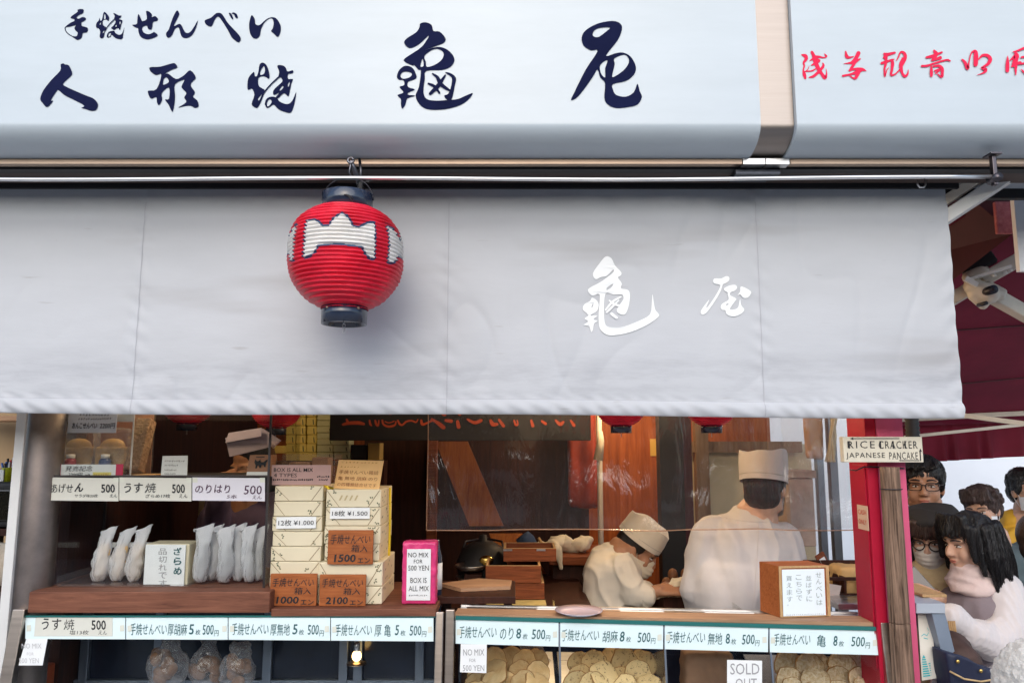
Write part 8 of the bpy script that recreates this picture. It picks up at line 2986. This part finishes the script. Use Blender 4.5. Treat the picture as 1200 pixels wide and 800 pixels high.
ph = P(1080, 688, Y5 - 0.20)
b = MB(); b.box(-0.036, 0.036, -0.004, 0.004, -0.075, 0.075, 0.003, 0, Matrix.Translation(ph) @ Matrix.Rotation(R(-35), 4, 'Y') @ Matrix.Rotation(R(-20), 4, 'X'))
solo('telephone', 'dark smartphone held by the woman in the black beret', 'phone', b, mat('phone_dark', (0.10, 0.09, 0.09), rough=0.25))

# 6 --- woman with black hair, pink turtleneck scarf, grey vest, white ribbed sweater
Y6 = 2.95
c = P(1134, 636, Y6)
t = thing('person', 'woman with black shoulder length hair, pink scarf and white sweater', 'person', (c.x + 0.05, Y6, 0))
M = headM(c, -80, 6)
s6 = 0.88
neck = P(1146, 676, Y6 + 0.02)
hip = Vector((P(1168, 900, Y6).x, Y6 + 0.10, 0.80))
m = MB(); add_head(m, M, s6, neck); m.cap(neck, hip, 0.085, 0.11)
sh = P(1181, 700, Y6 - 0.07); el = P(1176, 757, Y6 - 0.12); wr = P(1118, 734, Y6 - 0.14)
m.cap(sh, el, 0.042, 0.038); m.cap(el, wr, 0.036, 0.025)
add_hand(m, P(1118, 732, Y6 - 0.12), Vector((-0.1, 0.8, -0.6)), Vector((0.9, -0.2, 0.2)), 0.9, 0.6, right=True)
m.cap(P(1150, 700, Y6 + 0.22), P(1135, 750, Y6 + 0.22), 0.042, 0.036); m.cap(P(1135, 750, Y6 + 0.22), P(1112, 726, Y6 + 0.14), 0.036, 0.025)
add_hand(m, P(1112, 726, Y6 + 0.14), Vector((-0.1, 0.6, -0.7)), Vector((0.9, 0.2, 0.2)), 0.9, 0.6, right=False)
legs(m, hip, -50, 0.0, 0.08)
blob(m, 'body', M_SKIN, t, 0.005, 2)
add_face(t, M, s6)
m = MB()
sdv = Vector((0.45, -0.9, 0)).normalized()
torso(m, neck + Vector((0.02, 0, -0.04)), hip, sdv, 0.165, 0.11, 0.15, 0.13)
m.cap(P(1178, 690, Y6 - 0.05), P(1181, 740, Y6 - 0.11), 0.062, 0.070)
m.cap(P(1181, 740, Y6 - 0.11), P(1166, 752, Y6 - 0.13), 0.074, 0.072)
m.cap(P(1166, 752, Y6 - 0.13), P(1140, 742, Y6 - 0.14), 0.068, 0.056)
m.cap(P(1140, 742, Y6 - 0.14), P(1131, 736, Y6 - 0.14), 0.046, 0.040)
m.cap(P(1131, 734, Y6 - 0.14), P(1115, 722, Y6 - 0.14), 0.042, 0.048)
m.cap(P(1150, 704, Y6 + 0.22), P(1135, 750, Y6 + 0.22), 0.062, 0.056); m.cap(P(1135, 750, Y6 + 0.22), P(1112, 726, Y6 + 0.14), 0.05, 0.042)


def ribs(me):
    ns = [v.normal.copy() for v in me.vertices]
    for v, vn in zip(me.vertices, ns):
        q = v.co
        v.co += vn * 0.0016 * math.sin((q.x * 0.8 + q.y * 0.6 - q.z * 0.25) * 420)


blob(m, 'sweater', mat('ribbed_white', (0.66, 0.62, 0.62), rough=0.9, var=0.04, sheen=0.3), t, 0.0055, 4, fold=0.008, fscale=(10, 10, 8), seed=8, post=ribs)
# vest over the shoulders
m = MB()
torso(m, neck + Vector((0.02, 0, -0.03)), hip, sdv, 0.155, 0.135, 0.14, 0.150)
blob(m, 'vest', mat('vest_grey', (0.24, 0.20, 0.22), rough=0.9, var=0.15, bump=0.2, bscale=40), t, 0.008, 3, fold=0.007, seed=9)
m = MB()
nx = neck + Vector((-0.015, -0.01, 0.0))
for k in range(4):
    z = nx.z + 0.040 - 0.022 * k
    rr = 0.060 + 0.008 * k
    m.tube([(nx.x + rr * math.cos(a), nx.y + rr * 0.9 * math.sin(a), z + 0.012 * math.sin(a * 2 + k)) for a in [2 * math.pi * q / 18 for q in range(19)]], 0.024, 10)
blob(m, 'scarf', mat('pink_scarf', (0.70, 0.56, 0.53), rough=0.9, var=0.08, bump=0.3, bscale=40), t, 0.0065, 2, fold=0.008, fscale=(10, 10, 24), seed=10)
m = MB()
seg_hair_cap(m, M, s6, thick=0.010)
rr = random.Random(4)
for k in range(26):
    a = R(-10 + 200 * k / 25)         # from the right temple round the back to the left temple (local)
    ca, sa = math.cos(a), math.sin(a)
    top = M @ Vector((0.075 * ca, 0.03 + 0.085 * sa, 0.06)); mid = M @ Vector((0.094 * ca, 0.03 + 0.108 * sa, -0.05)); end = M @ Vector((0.102 * ca + rr.uniform(-.01, .01), 0.03 + 0.120 * sa, -0.145 + rr.uniform(-0.03, 0.02)))
    m.cap(top, mid, 0.017, 0.018); m.cap(mid, end, 0.017, 0.006)
for k in range(10):
    a = -0.070 + 0.0155 * k
    m.cap(M @ Vector((a * 0.8, -0.055, 0.105)), M @ Vector((a * 1.05, -0.094 + abs(a) * 0.5, 0.034 + 0.006 * (k % 3))), 0.014, 0.006)
for sx in (-1, 1):
    m.cap(M @ Vector((sx * 0.072, -0.05, 0.07)), M @ Vector((sx * 0.083, -0.048, -0.05)), 0.016, 0.008)
    m.cap(M @ Vector((sx * 0.076, -0.03, 0.06)), M @ Vector((sx * 0.088, -0.022, -0.10)), 0.018, 0.008)
blob(m, 'hair', M_HAIR, t, 0.0045, 1, fold=0.004, fscale=(45, 45, 6))
strands([o for o in t.children if o.name.startswith('hair')][0], 900, 0.13, seed=900)
# her navy bag
bg = thing('shoulder_bag', 'navy shoulder bag with brass studs at the hip of the white sweater', 'bag', P(1140, 810, 2.42))
m = MB()
a, c = P(1112, 772, 2.36), P(1172, 790, 2.36)
m.prism([P(1108, 762, 2.36), P(1135, 772, 2.35), P(1166, 786, 2.36), P(1172, 800, 2.36), P(1176, 860, 2.36), P(1122, 860, 2.36)], Vector((0, 0.09, 0)))
blob(m, 'bag_body', mat('navy_bag', (0.016, 0.022, 0.055), rough=0.6, var=0.2, bump=0.1), bg, 0.007, 4, fold=0.007)
b = MB()
for px, py in ((1149.5, 785.5), (1122.5, 774.5)):
    q = P(px, py, 2.350); b.ell(q, (0.006, 0.004, 0.006), 12)
part('brass_stud', b, mat('stud_brass', (0.75, 0.50, 0.15), rough=0.25, metal=1.0), bg)
b = MB(); b.tube([P(1113, 786, 2.352), P(1130, 795, 2.346), P(1150, 798, 2.346), P(1168, 795, 2.352)], 0.0028, 8); part('piping', b, M_TANROLL, bg)
m = MB(); m.cap(P(1113, 752, 2.5), P(1126, 775, 2.45), 0.04, 0.06); m.cap(P(1120, 760, 2.5), P(1130, 800, 2.5), 0.05, 0.07)
blob(m, 'brown_pouch', mat('pouch_brown', (0.07, 0.035, 0.025), rough=0.7, var=0.4, vscale=25), None, 0.008, 2, fold=0.004)
o = bpy.data.objects['brown_pouch']; o['label'] = 'dark brown pouch between the stall leg and the navy bag'; o['category'] = 'pouch'

# 7 --- older woman in a mask behind
Y7 = 4.2
c = P(1151, 597, Y7)
t = thing('person', 'older woman with short greying brown hair, white mask and slate green jacket', 'person', (c.x, Y7, 0))
M = headM(c, -52, 8, -6)
s7 = 0.98
neck = P(1163, 630, Y7 + 0.05)
hip = Vector((neck.x + 0.05, Y7 + 0.1, 0.8))
m = MB(); add_head(m, M, s7, neck); m.cap(neck, hip, 0.085, 0.11)
for sx in (-1, 1):
    m.cap(neck + Vector((0.17 * sx, 0, -0.09)), neck + Vector((0.2 * sx, 0, -0.34)), 0.042, 0.038); m.cap(neck + Vector((0.2 * sx, 0, -0.34)), neck + Vector((0.15 * sx, -0.16, -0.5)), 0.036, 0.026)
    add_hand(m, neck + Vector((0.15 * sx, -0.16, -0.5)), Vector((-sx * 0.3, -0.6, -0.6)), Vector((sx, 0, 0.2)), 0.95, 0.5, right=(sx < 0))
legs(m, hip, 0, 0.0, 0.08)
blob(m, 'body', M_SKIN, t, 0.006, 2)
add_face(t, M, s7, brow=M_HAIR_G, lips=False); add_mask(t, M, s7)
m = MB()
torso(m, neck + Vector((0.01, 0, -0.03)), hip, Vector((1, -0.2, 0)), 0.19, 0.12, 0.17, 0.13)
m.cap(neck + Vector((-0.03, 0.02, 0.0)), neck + Vector((0.03, 0.02, 0.0)), 0.066, 0.066)
for sx in (-1, 1):
    m.cap(neck + Vector((0.165 * sx, 0, -0.09)), neck + Vector((0.2 * sx, 0, -0.34)), 0.072, 0.062); m.cap(neck + Vector((0.2 * sx, 0, -0.34)), neck + Vector((0.155 * sx, -0.13, -0.46)), 0.06, 0.046)
legs(m, hip, 0, 0.06, 0.10)
blob(m, 'jacket', mat('slate_jacket', (0.085, 0.125, 0.14), rough=0.75, var=0.12), t, 0.010, 3, fold=0.012, fscale=(12, 12, 6), seed=11)
m = MB(); seg_hair_cap(m, M, s7, thick=0.014)
for k in range(12):
    a = R(-40 + 260 * k / 11)
    m.ell(M @ Vector((0.082 * math.cos(a), 0.03 + 0.095 * math.sin(a), 0.06 + 0.02 * math.sin(k * 2))), 0.022, 12)
for k in range(7):
    a = -0.055 + 0.018 * k
    m.cap(M @ Vector((a, -0.05, 0.105)), M @ Vector((a * 1.2 + 0.01, -0.082 + abs(a) * 0.3, 0.062)), 0.022, 0.012)
blob(m, 'hair', M_HAIR_G, t, 0.005, 1, fold=0.006, fscale=(30, 30, 20))
strands([o for o in t.children if o.name.startswith('hair')][0], 500, 0.06, seed=500)

# 8 --- man in a yellow jacket at the right edge
Y8 = 4.5
c = P(1204, 575, Y8)
t = thing('person', 'man in bright yellow jacket and mask at the right edge', 'person', (c.x, Y8, 0))
M = headM(c, 8, 2)
neck = P(1199, 612, Y8 + 0.04)
hip = Vector((neck.x, Y8 + 0.05, 0.85))
m = MB(); add_head(m, M, 1.05, neck); m.cap(neck, hip, 0.09, 0.12)
for sx in (-1, 1):
    m.cap(neck + Vector((0.2 * sx, 0, -0.1)), neck + Vector((0.23 * sx, 0, -0.38)), 0.045, 0.04); m.cap(neck + Vector((0.23 * sx, 0, -0.38)), neck + Vector((0.21 * sx, -0.1, -0.6)), 0.04, 0.028)
    add_hand(m, neck + Vector((0.21 * sx, -0.1, -0.6)), Vector((0, -0.4, -1)), Vector((sx, 0, 0)), 1, 0.5, right=(sx < 0))
legs(m, hip, 0, 0.0)
blob(m, 'body', M_SKIN, t, 0.007, 2)
add_face(t, M, 1.05, lips=False); add_mask(t, M, 1.05)
m = MB()
torso(m, neck + Vector((0, 0, -0.02)), hip, Vector((1, 0, 0)), 0.21, 0.13, 0.18, 0.14)
m.cap(neck + Vector((-0.05, 0.03, 0.0)), neck + Vector((0.05, 0.03, 0.0)), 0.075, 0.075)
for sx in (-1, 1):
    m.cap(neck + Vector((0.19 * sx, 0, -0.1)), neck + Vector((0.235 * sx, 0, -0.38)), 0.085, 0.072); m.cap(neck + Vector((0.235 * sx, 0, -0.38)), neck + Vector((0.215 * sx, -0.08, -0.54)), 0.068, 0.05)
blob(m, 'jacket', mat('yellow_jacket', (0.72, 0.40, 0.03), rough=0.7, var=0.1), t, 0.010, 3, fold=0.012, fscale=(11, 11, 7), seed=12)
m = MB(); legs(m, hip, 0, 0.06, 0.105); blob(m, 'trousers', M_JEANS, t, 0.012, 3)
yj = [o for o in t.children if o.name.startswith('jacket')][0]
drape(yj, t, [P(1188 + k * 1.6, 624 - k * 1.3, Y8) for k in range(12)], 0.014, M_DARKCLOTH, 'strap', 0.004)
m = MB(); seg_hair_cap(m, M, 1.05, thick=0.006); blob(m, 'hair', M_HAIR, t, 0.006, 2, fold=0.003, fscale=(60, 60, 60))
strands([o for o in t.children if o.name.startswith('hair')][0], 300, 0.03, seed=300)

# 9 --- someone in a dark coat behind the sweater, 10 --- someone small in a white fleece, near
c = P(1222, 640, 3.0)
t = thing('person', 'person in a dark coat mostly cut off at the right edge', 'person', (c.x, 3.0, 0))
M = headM(c, 150, 0)
neck = c + Vector((0, 0, -0.2)); hip = Vector((c.x, 3.02, 0.8))
m = MB(); add_head(m, M, 0.95, neck); m.cap(neck, hip, 0.085, 0.11); legs(m, hip, 180, 0.0, 0.08)
blob(m, 'body', M_SKIN, t, 0.008, 2)
m = MB(); torso(m, neck + Vector((0, 0, -0.03)), hip, Vector((1, 0, 0)), 0.19, 0.12, 0.17, 0.13)
for sx in (-1, 1):
    m.cap(neck + Vector((0.17 * sx, 0, -0.09)), neck + Vector((0.2 * sx, 0, -0.36)), 0.07, 0.06); m.cap(neck + Vector((0.2 * sx, 0, -0.36)), neck + Vector((0.16 * sx, 0.12, -0.5)), 0.058, 0.05)
legs(m, hip, 180, 0.06, 0.10)
blob(m, 'coat', M_DARKCLOTH, t, 0.010, 3, fold=0.010, seed=13)
m = MB(); seg_hair_cap(m, M, 0.95, thick=0.018); blob(m, 'hair', M_HAIR_B, t, 0.007, 2)

c = P(1216, 812, 1.95)
t = thing('person', 'small person in fluffy white hooded fleece at the lower right corner', 'person', (c.x, 1.95, 0))
M = headM(c, 170, 0)
neck = c + Vector((0, 0, -0.18)); hip = Vector((c.x, 1.95, 0.52))
m = MB(); add_head(m, M, 0.85, neck); m.cap(neck, hip, 0.07, 0.09); legs(m, hip, 180, 0.0, 0.07)
blob(m, 'body', M_SKIN, t, 0.008, 2)
m = MB(); torso(m, neck + Vector((0, 0, -0.02)), hip, Vector((1, 0, 0)), 0.15, 0.10, 0.14, 0.11)
for sx in (-1, 1):
    m.cap(neck + Vector((0.13 * sx, 0, -0.07)), neck + Vector((0.16 * sx, 0.03, -0.28)), 0.06, 0.05)
m.ell(c + Vector((0, -0.02, 0.01)), (0.105, 0.115, 0.125), 24)


def fluff(me):
    ns = [v.normal.copy() for v in me.vertices]
    for v, vn in zip(me.vertices, ns):
        q = v.co * 60
        v.co += vn * (0.006 * noise.noise(q) + 0.005 * noise.noise(q * 2.1))


blob(m, 'fleece_jacket', mat('fleece_white', (0.66, 0.64, 0.60), rough=0.95, var=0.08, vscale=40, bump=0.6, bscale=150, sheen=0.4), t, 0.005, 2, post=fluff)
m = MB(); legs(m, hip, 180, 0.06, 0.085); blob(m, 'trousers', M_JEANS, t, 0.012, 3)
